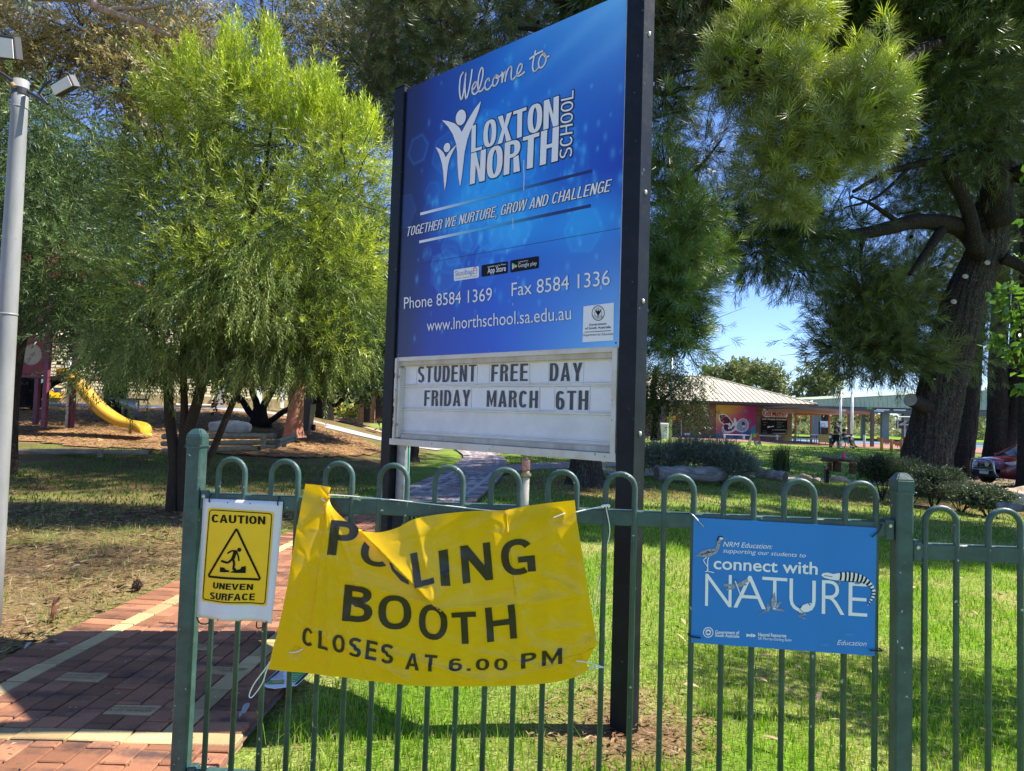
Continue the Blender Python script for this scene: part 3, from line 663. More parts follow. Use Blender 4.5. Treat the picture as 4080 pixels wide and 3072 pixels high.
def crown(name,parent,mt,clumps,tms,n,size,c0,c1,seed,up=.3,droop=0,out=1.0,sub=.0,rnd=.5,shell=.55,sunc=None,sunf=0,subr=.35,cone=True):
    """clumps: (centre, (rx,ry,rz), weight)"""
    r=np.random.default_rng(seed); W=np.array([c[2] for c in clumps],float); W/=W.sum(); PV=[];PF=[];PC=[];k=0
    for (c,rad,wt),q in zip(clumps,W):
        m_=max(3,int(n*q)); c=np.array(c); rad=np.array(rad,float)
        if sub:
            ns=max(2,int(m_/sub)); d=r.normal(size=(ns,3)); d/=np.linalg.norm(d,axis=1,keepdims=True); sc_=d*(r.uniform(shell,1,ns)**.6)[:,None]*rad
            ix=r.integers(0,ns,m_); e=r.normal(size=(m_,3))*.55*subr; O=sc_[ix]+e*np.minimum(1,rad/rad.max()+.25); nd=O/rad; nd/=np.maximum(.2,np.linalg.norm(nd,axis=1,keepdims=True)); dd=nd+e/subr*.9
        else:
            d=r.normal(size=(m_,3)); d/=np.linalg.norm(d,axis=1,keepdims=True); O=d*(r.uniform(shell**3,1,m_)**(1/3))[:,None]*rad; dd=d
        D=dd*out+r.normal(size=(m_,3))*rnd+np.array([0,0,up-droop]); s_=size*r.uniform(.7,1.3,m_)
        t=r.uniform(0,1,(m_,1)); C=(np.array(c0)*(1-t)+np.array(c1)*t)*r.uniform(.75,1.25,(m_,1))
        if sunc is not None:
            h=O@np.array([.55,-.1,.8])/np.linalg.norm(rad)*1.6; tt=(np.clip(h*1.4+r.uniform(-.4,.4,m_),0,1)*sunf)[:,None]; C=C*(1-tt)+np.array(sunc)*tt  # lighter tone painted on sprigs that face the sun
        tm=tms[r.integers(len(tms))]
        parts=np.array_split(np.arange(m_),len(tms))
        for tm,ixs in zip(tms,parts):
            if len(ixs)==0: continue
            v,f,cc=instance(tm,O[ixs]+c,D[ixs],s_[ixs],C[ixs],r); PV.append(v);PF.append(f+k);PC.append(cc);k+=len(v)
    o=npmesh(name,np.concatenate(PV),np.concatenate(PF),np.concatenate(PC),parent,mt); tag(o,kind='stuff'); return o
LEAF=colmat('leaves',.42,trans=.24,spec=.28); NEEDLE=colmat('needles',.42,trans=.18,spec=.45); 
TM_HK=[tmpl_leafy(.27,17,.078,.018,.85,s) for s in (1,2,3)]
TM_PN=[tmpl_leafy(.16,20,.12,.011,.75,s) for s in (4,5,6)]; TM_PT=[tmpl_leafy(.09,24,.13,.0095,1.05,s) for s in (24,25,26)]
TM_GUM=[tmpl_diamond(.3,9,.11,.028,s,spread=1.5) for s in (7,8,9)]
TM_FAR=[tmpl_diamond(.5,8,.42,.16,s,spread=1.6) for s in (10,11)]
TM_BUSH=[tmpl_leafy(.13,14,.035,.014,.9,s) for s in (12,13)]
TM_ROUND=[tmpl_diamond(.2,9,.07,.04,s,spread=1.5) for s in (14,15)]
def cpx(px,py,Y,rx,ry,rd=None,wt=None):
    """ellipsoid measured as px centre and px radii (photo scale) at distance Y"""
    k=Y/FPX; c=at(px,py,Y); rd=rd if rd else (rx+ry)/2*k
    return (tuple(c),(rx*k,rd,ry*k),wt if wt else rx*ry)
def limb(mb,pts,r0,r1,n=7,k=5,wob=0.0):
    P=smooth_path(pts,k); N=len(P)
    if wob:
        for i,p in enumerate(P): P[i]=p+Vector((math.sin(i*1.7)*wob,math.cos(i*1.3)*wob,0))
    return mb.tube(P,[r0+(r1-r0)*i/(N-1) for i in range(N)],n)
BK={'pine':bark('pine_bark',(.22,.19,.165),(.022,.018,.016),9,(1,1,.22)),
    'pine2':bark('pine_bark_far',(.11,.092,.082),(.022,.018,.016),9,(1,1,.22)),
    'hak':bark('furrowed_bark',(.20,.15,.105),(.05,.033,.024),22,(1,1,.2),.7),
    'dark':bark('dark_bark',(.055,.045,.04),(.02,.016,.014),9,(1,1,.4)),
    'red':bark('red_bark',(.33,.14,.075),(.15,.065,.04),4,(1,1,.5),.4),
    'gum':bark('gum_bark',(.46,.38,.32),(.28,.20,.15),5,(1,1,.3),.3),
    'branch':bark('branch_bark',(.13,.085,.06),(.05,.035,.028),12,(1,1,.6),.5)}
# ================================================================== the loop-top fence
FA=-.088; FD=np.array([math.cos(FA),math.sin(FA),0]); FN=np.array([math.sin(FA),-math.cos(FA),0]); FO=np.array([-.8723,2.2066,0])
FS=Surf(FO,FD,FN)
def fp(u,z,off=0): p=FO+FD*u+FN*off; return Vector((p[0],p[1],z))
FM=Matrix.Rotation(FA,3,'Z')
PIT=.0865; TOP=1.227-.0085
fence=thing('metal_fence','dark green loop-top metal fence with square posts that carries the banner','fence',tuple(fp(1,0)))
def hoop(u,top,ztop_off=0,zb=.15,gap=PIT):
    mb=MB(); r_=gap/2; pts=[fp(u-r_,zb)]
    pts.append(fp(u-r_,top-r_-.06))
    for a_ in np.linspace(math.pi,0,11): pts.append(fp(u+r_*math.cos(a_),top-r_+r_*math.sin(a_)))
    pts.append(fp(u+r_,top-r_-.06)); pts.append(fp(u+r_,zb))
    return mb.tube(pts,.0085,10)
first=None
def panel(u0,n,top,z1,z2,u1,lab):
    global first
    for i in range(n):
        o=hoop(u0+2*PIT*i,top,zb=z2-.09).build('hoop',[M['fence'],M['fence_w']],fence,True)
        mi=[1 if (random.random()<.03) else 0 for _ in o.data.polygons]; o.data.polygons.foreach_set('material_index',mi)
        # little screw heads on the legs
        if i%3==0:
            mb=MB(); mb.ball(fp(u0+2*PIT*i+PIT/2,z1-.02,.0085),.0032,8,4); mb.build('screw',M['bolt'],o)
    ua,ub=u1
    for z in (z1,z2):
        mb=MB(); mb.box(fp((ua+ub)/2,z,-.010),(ub-ua,.030,.046),FM,bev=.003); mb.build('rail',M['fence'],fence)
        for u in (ua+.012,ub-.012):
            br=MB(); br.box(fp(u,z,-.010),(.026,.038,.060),FM,bev=.003)
            o=br.build('bracket',M['fence'],fence); bb=MB(); bb.ball(fp(u,z+.012,.011),.0065,10,5,(1,.7,1)); bb.build('bolt',M['bolt'],o)
panel(0,12,TOP,1.088,.235,(-.095,1.994),'')
uP2=FS.uv((3748,2011))[0]
zt2=FS.uv((3748,2011))[1]
panel(uP2,4,zt2-.0085,1.030,.175,(2.046,2.9),'')
def fpost(u,top,zb=-.1):
    mb=MB(); mb.box(fp(u,(top-.03+zb)/2,-.006),(.047,.047,top-.03-zb),FM,bev=.004); p=mb.build('post',[M['fence'],M['fence_w']],fence)
    c=MB(); h=.0255
    V=[fp(u+sx*h,z,-.006+sy*h) for z in (top-.055,top-.020) for sx,sy in ((-1,-1),(1,-1),(1,1),(-1,1))]+[fp(u+sx*.013,top,-.006+sy*.013) for sx,sy in ((-1,-1),(1,-1),(1,1),(-1,1))]
    F=[(0,1,2,3)]+[(i,(i+1)%4,(i+1)%4+4,i+4) for i in range(4)]+[(i+4,(i+1)%4+4,(i+1)%4+8,i+8) for i in range(4)]+[(8,9,10,11)]
    c.add(V,F); o=c.build('cap',M['fence'],p)
    bm=bmesh.new(); bm.from_mesh(o.data); bmesh.ops.bevel(bm,geom=bm.edges[:],offset=.003,segments=2,affect='EDGES'); bm.to_mesh(o.data); bm.free()
    s_=MB(); s_.box(fp(u,top-.058,-.006),(.0495,.0495,.004),FM); s_.build('cap_seam',M['fence_w'],p)
    return p
fpost(-.1215,1.310); fpost(2.020,1.252)
# ties of the signs to the fence -------------------------------------------------
def tie(parent,pts,r=.0017,mt='tie',name='cable_tie'):
    mb=MB(); mb.tube(smooth_path([fp(*p) for p in pts],5),r,5); return mb.build(name,M[mt],parent,True)
# ---------------- caution sheet
SHO=.0115
zc=Z(760,1900,2.0822)
u00=FS.uv(zc((120,175))[0]); 
def curl(uv):
    t=np.clip((1.045-uv[:,1])/.30,0,1); return SHO+.010*np.sin(uv[:,0]*38+1)*t*t+.006*t**3
CS=Surf(FO,FD,FN,curl)
def sheet(S_,corners,nx,ny,name,mt,parent,thick=.0012,rx=None):
    c=[S_.uv(q) for q in corners]; V=[];F=[]
    for j in range(ny+1):
        for i in range(nx+1):
            a,b=i/nx,j/ny; V.append(c[0]*(1-a)*(1-b)+c[1]*a*(1-b)+c[2]*a*b+c[3]*(1-a)*b)
    P=S_.T(np.array(V),0.0); Q=P-S_.N*thick; n=len(P)
    for j in range(ny):
        for i in range(nx):
            k=j*(nx+1)+i; F.append((k,k+nx+1,k+nx+2,k+1)); F.append((n+k,n+k+1,n+k+nx+2,n+k+nx+1))
    bd=[i for i in range(nx)]+[(nx)+(nx+1)*j for j in range(ny)]+[ny*(nx+1)+i for i in range(nx,0,-1)]+[(nx+1)*j for j in range(ny,0,-1)]
    for i in range(len(bd)): a,b=bd[i],bd[(i+1)%len(bd)]; F.append((a,b,b+n,a+n))
    return mesh(name,np.concatenate([P,Q]),F,parent,mt,True)
caut=thing('caution_sign','laminated yellow caution uneven surface notice tied beside the left fence post','sign',tuple(fp(.06,.75)))
sheet(CS,zc((120,175),(778,203),(700,1200),(66,1160)),16,24,'sheet',M['sheet'],caut)
def rrect(c,r,n=4):
    out=[]; k=len(c)
    for i in range(k):
        p=np.array(c[i],float); a=np.array(c[i-1],float)-p; b=np.array(c[(i+1)%k],float)-p; a*=r/np.linalg.norm(a); b*=r/np.linalg.norm(b)
        for t in np.linspace(0,1,n+1): out.append(tuple(p+a*(1-t)**2+b*t**2))
    return out
q=[(163,251),(706,287),(646,1064),(101,1026)]
CS.poly(zc(*rrect(q,26)),M['yel_print'],caut,.0012,'yellow_print',step=.008)
q2=[(176,268),(689,301),(632,1046),(113,1010)]
CS.strokes([zc(*(rrect(q2,30)+[rrect(q2,30)[0]]))],5/2.08*1.3,M['black'],caut,.0026,'border_line',sm_=0)
for t,a,b,c in [('CAUTION',(192,372),(634,390),(194,306)),('UNEVEN',(202,915),(528,932),(206,866)),('SURFACE',(174,1003),(542,1017),(178,948))]:
    z=zc(a,b,c); CS.caps(t,z[0],z[1],z[2],M['black'],caut,.0026,W=.66,t=.20,h=.17,gap=.11,step=.012)
CS.strokes([zc((395,430),(405,440),(588,835),(580,845),(170,820),(166,808),(388,440),(395,430))],16/2.08,M['black'],caut,.0028,'triangle',sm_=0)
CS.ell(zc((421,598))[0],8,8,M['black'],caut,.0028,'pictogram')
for ln,wd in [([(328,625),(362,606),(398,612)],12),([(388,612),(378,650),(368,672)],26),([(400,612),(413,650),(419,685)],11),([(368,668),(330,702),(278,690)],16),([(370,670),(381,710),(376,752),(390,758)],17)]:
    CS.strokes([zc(*ln)],wd/2.08,M['black'],caut,.0028,'pictogram')
CS.poly(zc((265,740),(300,744),(312,760),(345,768),(340,780),(300,782),(262,780)),M['black'],caut,.0028,'pictogram')
CS.poly(zc((345,782),(380,768),(430,757),(440,738),(475,732),(473,790),(400,788)),M['black'],caut,.0028,'pictogram')
for px in ((322,210),(507,218),(253,1170),(437,1182)):
    CS.ell(zc(px)[0],2.6,2.6,M['black'],caut,.0008,'eyelet',n=8)
for px in ((176,180),(740,205)):
    u,v=FS.uv(zc(px)[0]); tie(caut,[(u,v+.012,-.026),(u,v+.016,.004),(u,v,.016),(u,v-.010,.014)],.0022)
for px,dx in (((80,1145),.03),((655,1185),-.035)):
    u,v=FS.uv(zc(px)[0]); tie(caut,[(u,v,.022),(u+dx*.4,v-.018,.022),(u+dx,v-.022,.012),(u+dx*1.3,v-.012,-.01)],.0022)
# ---------------- blue nature sign
zn=Z(2700,1900,2.0822)
NS=Surf(FO+FN*.0125,FD,FN)
nat=thing('education_sign','bright blue nature education board cable-tied to the fence by the right post','sign',tuple(fp(1.7,.7)))
sheet(NS,zn((133,337),(1652,423),(1635,1487),(112,1375)),2,2,'board',M['signblue'],nat,.004).data.polygons.foreach_set('use_smooth',[False]*(8+8))
for t,a,b,c,bo,shr in [('NRM Education:',(376,577),(779,598),(388,536),.0,.0),('supporting our students to',(374,626),(1058,668),(385,592),.0,0),
    ('connect with',(297,762),(1160,809),(299,664),.014,0),('Government of',(311,1300),(511,1306),(311,1272),.02,0),('South Australia',(310,1324),(511,1334),(310,1300),.02,0),
    ('Natural Resources',(668,1320),(901,1330),(668,1292),.02,0),('SA Murray-Darling Basin',(668,1349),(943,1364),(668,1326),0,0),('Education',(1322,1392),(1560,1402),(1336,1352),-.005,.0)]:
    z=zn(a,b,c); NS.text(t,z[0],z[1],z[2],M['white'],nat,.0012,bold=bo)
for ch,a,b,c in [('N',(226,1073),(445,1086),(230,797)),('A',(462,1087),(730,1103),(468,810)),('T',(700,1098),(907,1112),(702,822)),('U',(925,1112),(1143,1135),(928,835)),('R',(1194,1140),(1383,1150),(1196,850)),('E',(1415,1155),(1571,1165),(1418,868))]:
    z=zn(a,b,c); NS.text(ch,z[0],z[1],z[2],M['white'],nat,.0012,bold=-.012)
def npoly(pts,mt='white',off=.002,name='print'): NS.poly(zn(*pts),M[mt],nat,off,name)
def nline(pts,w_,mt='black',off=.0026): NS.strokes([zn(*pts)],w_/2.08,M[mt],nat,off,'ink_line')
M['sketch']=mat('sketch_grey',(.50,.50,.55),.4,.55,230,c2=(.10,.10,.16))
# heron
npoly([(148,655),(205,612),(255,598),(305,596),(322,570),(328,530),(332,505),(350,494),(372,500),(378,510),(425,513),(378,517),(362,525),(352,545),(348,575),(340,605),(318,635),(280,655),(240,668),(200,660)],'sketch',.002,'heron')
npoly([(352,500),(372,502),(374,515),(352,522)],'white',.0026,'heron_face'); nline([(330,530),(336,502),(352,494),(370,499)],8)
nline([(240,668),(214,692),(246,745),(240,785)],6,'white'); nline([(256,668),(248,700),(250,780)],7,'white'); nline([(228,785),(250,782),(300,793)],6,'white')
for k in range(5): nline([(165+k*28,648-k*9),(215+k*22,640-k*5),(250+k*14,615)],3)
# blue tongue lizard
liz=[(1188,815),(1205,797),(1240,792),(1290,805),(1340,795),(1400,788),(1470,795),(1530,815),(1580,850),(1620,895),(1640,945),(1630,1000),(1600,1040),(1572,1068),(1590,1020),(1612,980),(1612,940),(1590,905),(1555,880),(1500,868),(1420,862),(1330,858),(1270,850),(1215,835)]
npoly(liz,'white',.002,'lizard')
for k,(a,b) in enumerate([((1352,795),(1348,850)),((1392,790),(1388,860)),((1425,790),(1420,862)),((1462,796),(1452,864)),((1498,806),(1485,868)),((1532,820),(1515,872)),((1562,842),(1540,880)),((1590,868),(1566,892)),((1612,895),(1590,908)),((1626,925),(1604,932)),((1634,955),(1612,958)),((1632,985),(1612,980)),((1620,1012),(1602,1005)),((1602,1036),(1592,1026)),((1586,1054),(1580,1044))]):
    nline([a,((a[0]+b[0])/2+3,(a[1]+b[1])/2),b],13 if k<8 else 9)
nline([(1215,818),(1250,822),(1280,828)],4); nline([(1335,855),(1345,880),(1325,888)],9,'sketch'); nline([(1520,865),(1505,882),(1470,884)],9,'sketch')
# dragonfly
for w_ in ([(485,890),(578,840),(586,868),(500,912)],[(478,892),(385,885),(378,905),(470,915)],[(478,905),(405,925),(400,942),(470,925)],[(495,900),(560,880),(575,895),(505,915)]): npoly(w_,'sketch',.002,'dragonfly')
nline([(474,858),(490,900),(525,990)],7,'white'); nline([(468,856),(482,858)],10)
# leaves, frog
for l in ([(805,955),(770,1020),(780,1080),(800,1085),(815,1030)],[(865,1025),(815,1055),(800,1090),(830,1085)],[(795,1100),(850,1090),(890,1115),(830,1112)],[(745,1050),(735,1090),(750,1120),(768,1080)],[(690,1090),(720,1105),(755,1100),(735,1118)]): npoly(l,'sketch',.002,'leaf_print')
nline([(668,1145),(700,1125),(750,1105)],4,'sketch')
npoly([(1005,1100),(1030,1065),(1075,1048),(1105,1045),(1115,1062),(1100,1090),(1120,1100),(1090,1112),(1060,1120),(1030,1125),(1005,1122)],'white',.0022,'frog'); nline([(1030,1068),(1012,1095),(1040,1120)],4); nline([(1015,1128),(1060,1140),(1000,1150),(1055,1175)],7,'sketch'); nline([(1085,1050),(1098,1062)],7)
# emblem and fish
NS.ring(zn((253,1289))[0],19,19.5,3,M['white'],nat,.0012,'emblem'); NS.ell(zn((253,1289))[0],11,12,M['white'],nat,.0012,'emblem')
npoly([(253,1276),(240,1284),(236,1298),(248,1296),(253,1306),(258,1296),(270,1298),(266,1284)],'signblue',.0018,'emblem')
for k,ch in enumerate('SOUTH'):
    a_=math.radians(-150+k*30); c=(253+34*math.cos(a_),1289+34*math.sin(a_)); tx,ty=-math.sin(a_),math.cos(a_); nx_,ny_=math.cos(a_),math.sin(a_)
    z=zn((c[0]-tx*5-nx_*5,c[1]-ty*5-ny_*5),(c[0]+tx*5-nx_*5,c[1]+ty*5-ny_*5),(c[0]-tx*5+nx_*5,c[1]-ty*5+ny_*5)); NS.text(ch,*z,M['white'],nat,.0013)
npoly([(567,1298),(590,1308),(610,1298),(635,1305),(648,1318),(632,1328),(605,1328),(588,1320),(567,1328),(572,1313)],'white',.0012,'fish_print'); nline([(606,1300),(604,1326)],3,'signblue',.002); nline([(622,1302),(620,1328)],3,'signblue',.002)
M['ghost']=mat('faded_print',(.02,.24,.62),.3)
for ox,oy in ((822,-6),(620,77)): npoly([(567+ox,1298+oy),(590+ox,1308+oy),(610+ox,1298+oy),(645+ox,1316+oy),(605+ox,1328+oy),(588+ox,1320+oy),(567+ox,1328+oy)],'ghost',.0012,'faded_fish')
for pts in ([(100,305),(150,345),(205,405)],[(1690,395),(1650,440),(1585,488)]):
    U=[FS.uv(p) for p in zn(*pts)]; tie(nat,[(U[0][0],U[0][1],-.008),(U[0][0]+.004*(1 if pts[0][0]<500 else -1),U[0][1],.012),(U[1][0],U[1][1],.018),(U[2][0],U[2][1],.022)],.0022,'tie' if pts[0][0]>500 else 'steel')
for pts in ([(88,1305),(120,1312),(182,1318)],[(1680,1430),(1640,1425),(1570,1420)]):
    U=[FS.uv(p) for p in zn(*pts)]; tie(nat,[(U[0][0],U[0][1],-.008),(U[0][0],U[0][1],.012),(U[1][0],U[1][1],.019),(U[2][0],U[2][1],.021)],.0024)
# ---------------- yellow banner
zb=Z(1000,1800,1.31)
ban=thing('polling_banner','creased yellow plastic banner with black polling booth lettering strung on the fence','banner',tuple(fp(.6,.6)))
def seg(X,Y,a,b):
    ax,ay=a; bx,by=b; L=math.hypot(bx-ax,by-ay); dx,dy=(bx-ax)/L,(by-ay)/L
    return ((X-ax)*dx+(Y-ay)*dy)/L, (X-ax)*(-dy)+(Y-ay)*dx   # along 0..1, signed distance (+ = below/right)
def win(t,e=.15): return sm(t,-e,e)*(1-sm(t,1-e,1+e))
def bdepth(uv):
    P=FS.O+uv[:,:1]*FS.U+uv[:,1:2]*np.array([0,0,1.0]); px,py=project(P); X=(px-1000)*1.31; Y=(py-1800)*1.31
    d=np.full(len(X),.026)+.012*np.sin(X/330+.5)*np.sin(Y/420)
    # the slack top edge folds over: a bulging lip on the upper right of a diagonal
    t,s_=seg(X,Y,(430,232),(985,800)); W=win(t,.12); u_=-s_
    d+=W*np.where(u_>0,.034*np.exp(-u_/95.)*sm(u_,-3,5),-.010*np.exp(u_/40.))
    # pleats fanning down from the pinch
    for (bx,by,am,wd) in [((430),1150,.010,16),(330,1140,.007,18),(560,1170,.006,20),(255,800,.006,16),(760,1180,.006,26)]:
        t,s_=seg(X,Y,(422,250),(bx,by)); d+=win(t,.1)*am*np.exp(-np.abs(s_)/wd)
    t,s_=seg(X,Y,(395,560),(345,930)); d+=win(t)*.006*np.exp(-(s_/14)**2)
    # right hand folds: packed-flat creases
    for a_,b_,am,wd in [((1338,295),(1352,560),.012,46),((1352,560),(1405,800),.010,40),((1405,800),(1450,1040),.007,40),((870,345),(985,800),.012,52),((985,800),(970,1040),.007,40),((985,805),(1400,790),.012,42),((1400,790),(1745,735),.009,36),((520,650),(985,800),.008,30),
        ((1400,800),(1700,520),-.006,60),((1500,930),(1740,900),.006,22),((1580,500),(1640,540),.008,16),((1530,640),(1690,720),.007,18),((1690,1075),(1300,1180),.009,22),((1690,1075),(1780,960),.012,20),((300,880),(860,1190),.008,22),((700,1020),(1250,1190),.009,18),((560,1000),(640,1180),.006,18),((1100,420),(1170,790),-.006,60),((1690,1070),(1460,1000),.006,20),((1210,1040),(1690,1150),.006,16)]:
        t,s_=seg(X,Y,a_,b_); d+=win(t,.12)*am*np.exp(-np.abs(s_)/wd)
    rr=np.random.default_rng(31)
    for _ in range(90):
        x0,y0=rr.uniform(180,1720),rr.uniform(300,1160); k_=rr.integers(0,4); tx,ty=[(415,240),(1600,330),(255,1020),(1700,1072)][k_]
        if rr.uniform()<.45: ang=math.atan2(y0-ty,x0-tx)
        else: ang=rr.choice([.02,1.55,.75,-.7])+rr.normal(0,.25)
        L_=rr.uniform(50,190); a_=(x0-math.cos(ang)*L_/2,y0-math.sin(ang)*L_/2); b_=(x0+math.cos(ang)*L_/2,y0+math.sin(ang)*L_/2)
        t,s_=seg(X,Y,a_,b_); d+=win(t,.3)*rr.uniform(-.0028,.0034)*np.exp(-np.abs(s_)/rr.uniform(6,20))
    d+=.0022*np.sin(X/37+np.sin(Y/61)*2)*np.sin(Y/49+1)
    # pinched tie points sit back on the fence
    for cx_,cy_ in ((415,240),(1600,330),(255,1020),(1700,1072)):
        d-=.014*np.exp(-((X-cx_)**2+(Y-cy_)**2)/(26**2))
    return np.maximum(d,.0115)
BS=Surf(FO,FD,FN,bdepth)
def curve_pts(pts,n):
    P=smooth_path([(x,y,0) for x,y in pts],8); L=[0]
    for i in range(1,len(P)): L.append(L[-1]+(P[i]-P[i-1]).length)
    t=np.linspace(0,L[-1],n); return np.stack([np.interp(t,L,[p.x for p in P]),np.interp(t,L,[p.y for p in P])],-1)
nx,ny=220,120
Tc=curve_pts([(303,163),(365,168),(432,178),(436,190),(420,226),(470,312),(560,382),(680,407),(780,386),(880,339),(1100,309),(1330,300),(1335,299),(1500,270),(1690,248)],nx+1)
Bc=curve_pts([(110,1118),(350,1140),(630,1175),(900,1205),(1200,1208),(1500,1198),(1680,1165),(1760,1125)],nx+1)
Lc=curve_pts([(303,163),(255,430),(200,760),(110,1118)],ny+1)
Rc=curve_pts([(1690,248),(1700,345),(1735,560),(1770,780),(1803,985),(1780,1006),(1786,1022),(1755,1085),(1760,1125)],ny+1)
a_=np.linspace(0,1,nx+1)[None,:,None]; b_=np.linspace(0,1,ny+1)[:,None,None]
C=(1-b_)*Tc[None]+b_*Bc[None]+(1-a_)*Lc[:,None]+a_*Rc[:,None]-((1-a_)*(1-b_)*Tc[0]+a_*(1-b_)*Tc[-1]+(1-a_)*b_*Bc[0]+a_*b_*Bc[-1])
C=C.reshape(-1,2); px=1000+C[:,0]/1.31; py=1800+C[:,1]/1.31
o3=np.array([0,0,H]); uu=(px-CX)/FPX; vv=(CY-py)/FPX
Rr=np.stack([uu*cr-vv*sr,cp-(uu*sr+vv*cr)*sp,sp+(uu*sr+vv*cr)*cp],-1); t=((FS.O-o3)@FS.N)/(Rr@FS.N); Qp=o3+Rr*t[:,None]-FS.O
UVb=np.stack([Qp@FS.U,Qp[:,2]],-1); Pb=BS.T(UVb)
idx=np.arange((nx+1)*(ny+1)).reshape(ny+1,nx+1); Fb=np.stack([idx[:-1,:-1],idx[1:,:-1],idx[1:,1:],idx[:-1,1:]],-1).reshape(-1,4)
npmesh('sheet',Pb,Fb,None,ban,M['banner'],smooth=True)
for ch,bl,br,tl,cl in [('P',(425,521),(562,540),(445,345),None),('O',(586,575),(752,600),(600,428),((597,445),(722,585))),('L',(878,688),(973,668),(848,518),None),('N',(1112,682),(1268,660),(1096,488),None),('G',(1316,643),(1490,628),(1302,457),None),
    ('B',(497,862),(648,876),(512,676),None),('O',(681,908),(850,915),(680,730),None),('O',(888,962),(1035,968),(886,780),None),('T',(1062,992),(1186,990),(1055,826),None),('H',(1238,983),(1392,962),(1226,803),None)]:
    z=zb(bl,br,tl); BS.caps(ch,*z,M['bannerk'],ban,.0022,W={'P':.62,'N':.78,'G':.8,'B':.7,'H':.82,'T':.7,'L':.6}.get(ch,.84),t=.19,h=.165,step=.009,clip=zb(*cl) if cl else None)
BS.poly(zb((988,508),(1035,500),(1051,687),(1005,684)),M['bannerk'],ban,.0022,'lettering',step=.009)
BS.poly(zb((723,538),(738,556),(762,602),(832,662),(836,684),(795,662),(748,608)),M['bannerk'],ban,.0022,'lettering',step=.009)
for t_,bl,br,tl in [('CLOSES',(290,985),(755,1088),(298,892)),('AT',(815,1117),(976,1132),(822,1032)),('6.00',(1040,1126),(1342,1126),(1042,1066)),('PM',(1413,1118),(1625,1086),(1413,1042))]:
    z=zb(bl,br,tl); BS.caps(t_,*z,M['bannerk'],ban,.0022,W=.70,t=.19,h=.165,gap=.24,step=.009)
# cords
def cord(pts,r=.0016,name='cord',pr_=None,mt='cord'):
    P=[]
    for (x,y,off) in pts:
        u,v=FS.uv(zb((x,y))[0]); P.append(fp(u,v,off))
    mb=MB(); mb.tube(smooth_path(P,6),r,6); return mb.build(name,M[mt],pr_ or ban,True)
cord([(385,240,.03),(420,222,.018),(700,243,.016),(1000,275,.016),(1300,305,.018),(1500,300,.012)])
cord([(1578,338,.03),(1618,322,.032),(1640,314,.03)]); cord([(1690,310,.028),(1780,292,.014),(1860,280,.011),(1868,284,-.012),(1830,286,-.01),(1866,281,.012)],.002)
cord([(1850,275,.012),(1872,400,.012),(1860,480,.012)],.0014); cord([(1838,290,.011),(1835,278,.012),(1868,276,.012),(1866,290,.011)],.0026)
cord([(1697,1073,.03),(1760,1085,.024),(1845,1120,.011)],.0018); cord([(1760,1117,.02),(1845,1117,.011)],.0018)
cord([(1845,560,-.012),(1810,730,-.014),(1790,850,-.012)],.0012)
cord([(220,1030,.03),(265,1025,.034),(300,1005,.03)],.0018); cord([(385,240,.03),(410,256,.03)],.0022)
cord([(118,1075,.016),(90,1120,.02),(30,1200,.018),(5,1260,.018),(22,1266,.018),(70,1200,.016),(95,1130,.018),(118,1085,.02)],.0019)
# ================================================================== the school sign
L0=np.array([-.708,4.234,0]); R0=np.array([.484,3.180,0]); BU=(R0-L0)/np.linalg.norm(R0-L0); BNn=np.array([BU[1],-BU[0],0]); BW=float(np.linalg.norm(R0-L0))
if BNn[1]>0: BNn=-BNn
BSg=Surf(L0,BU,BNn); BMx=Matrix.Rotation(math.atan2(BU[1],BU[0]),3,'Z')
def bp_(u,z,off=0): p=L0+BU*u+BNn*off; return Vector((p[0],p[1],z))
sign=thing('school_sign','tall blue school welcome board between two black posts behind the fence','sign',tuple(bp_(BW/2,0)))
z1,z2,z3=3.384,1.717,1.204; PWd=.092
for side in (0,1):
    u=-PWd/2-.008 if side==0 else BW+PWd/2+.006; top=z1+(.02 if side==0 else .25)
    mb=MB(); mb.box(bp_(u,top/2-.15,-.035),(PWd,.10,top+.3),BMx,bev=.004); p=mb.build('post',M['black_post'],sign)
    mb=MB(); mb.box(bp_(u,top+.004,-.035),(PWd+.006,.106,.008),BMx,bev=.002); mb.build('post_cap',M['black_post'],p)
    if side==1:
        for zz_ in (3.16,2.42,1.92,1.32): 
            mb=MB(); c=bp_(BW+PWd+.006,zz_,-.035); mb.ball(c,.012,12,6,(.8,.8,1)); mb.build('bolt',M['bolt'],p,True)
# galvanised stub behind the left post and a green hose/cable
mb=MB(); mb.box(bp_(.035,z3/2-.1,-.055),(.07,.05,z3+.2),BMx,bev=.003); mb.build('steel_stub',M['steel'],sign)
mb=MB(); mb.tube(smooth_path([bp_(.085,z3+.02,-.05),bp_(.09,1.0,-.05),bp_(.075,.55,-.05),bp_(.08,0,-.05)],4),.005,6); M['teal']=mat('teal_cord',(.02,.32,.22),.5); mb.build('cord',M['teal'],sign)
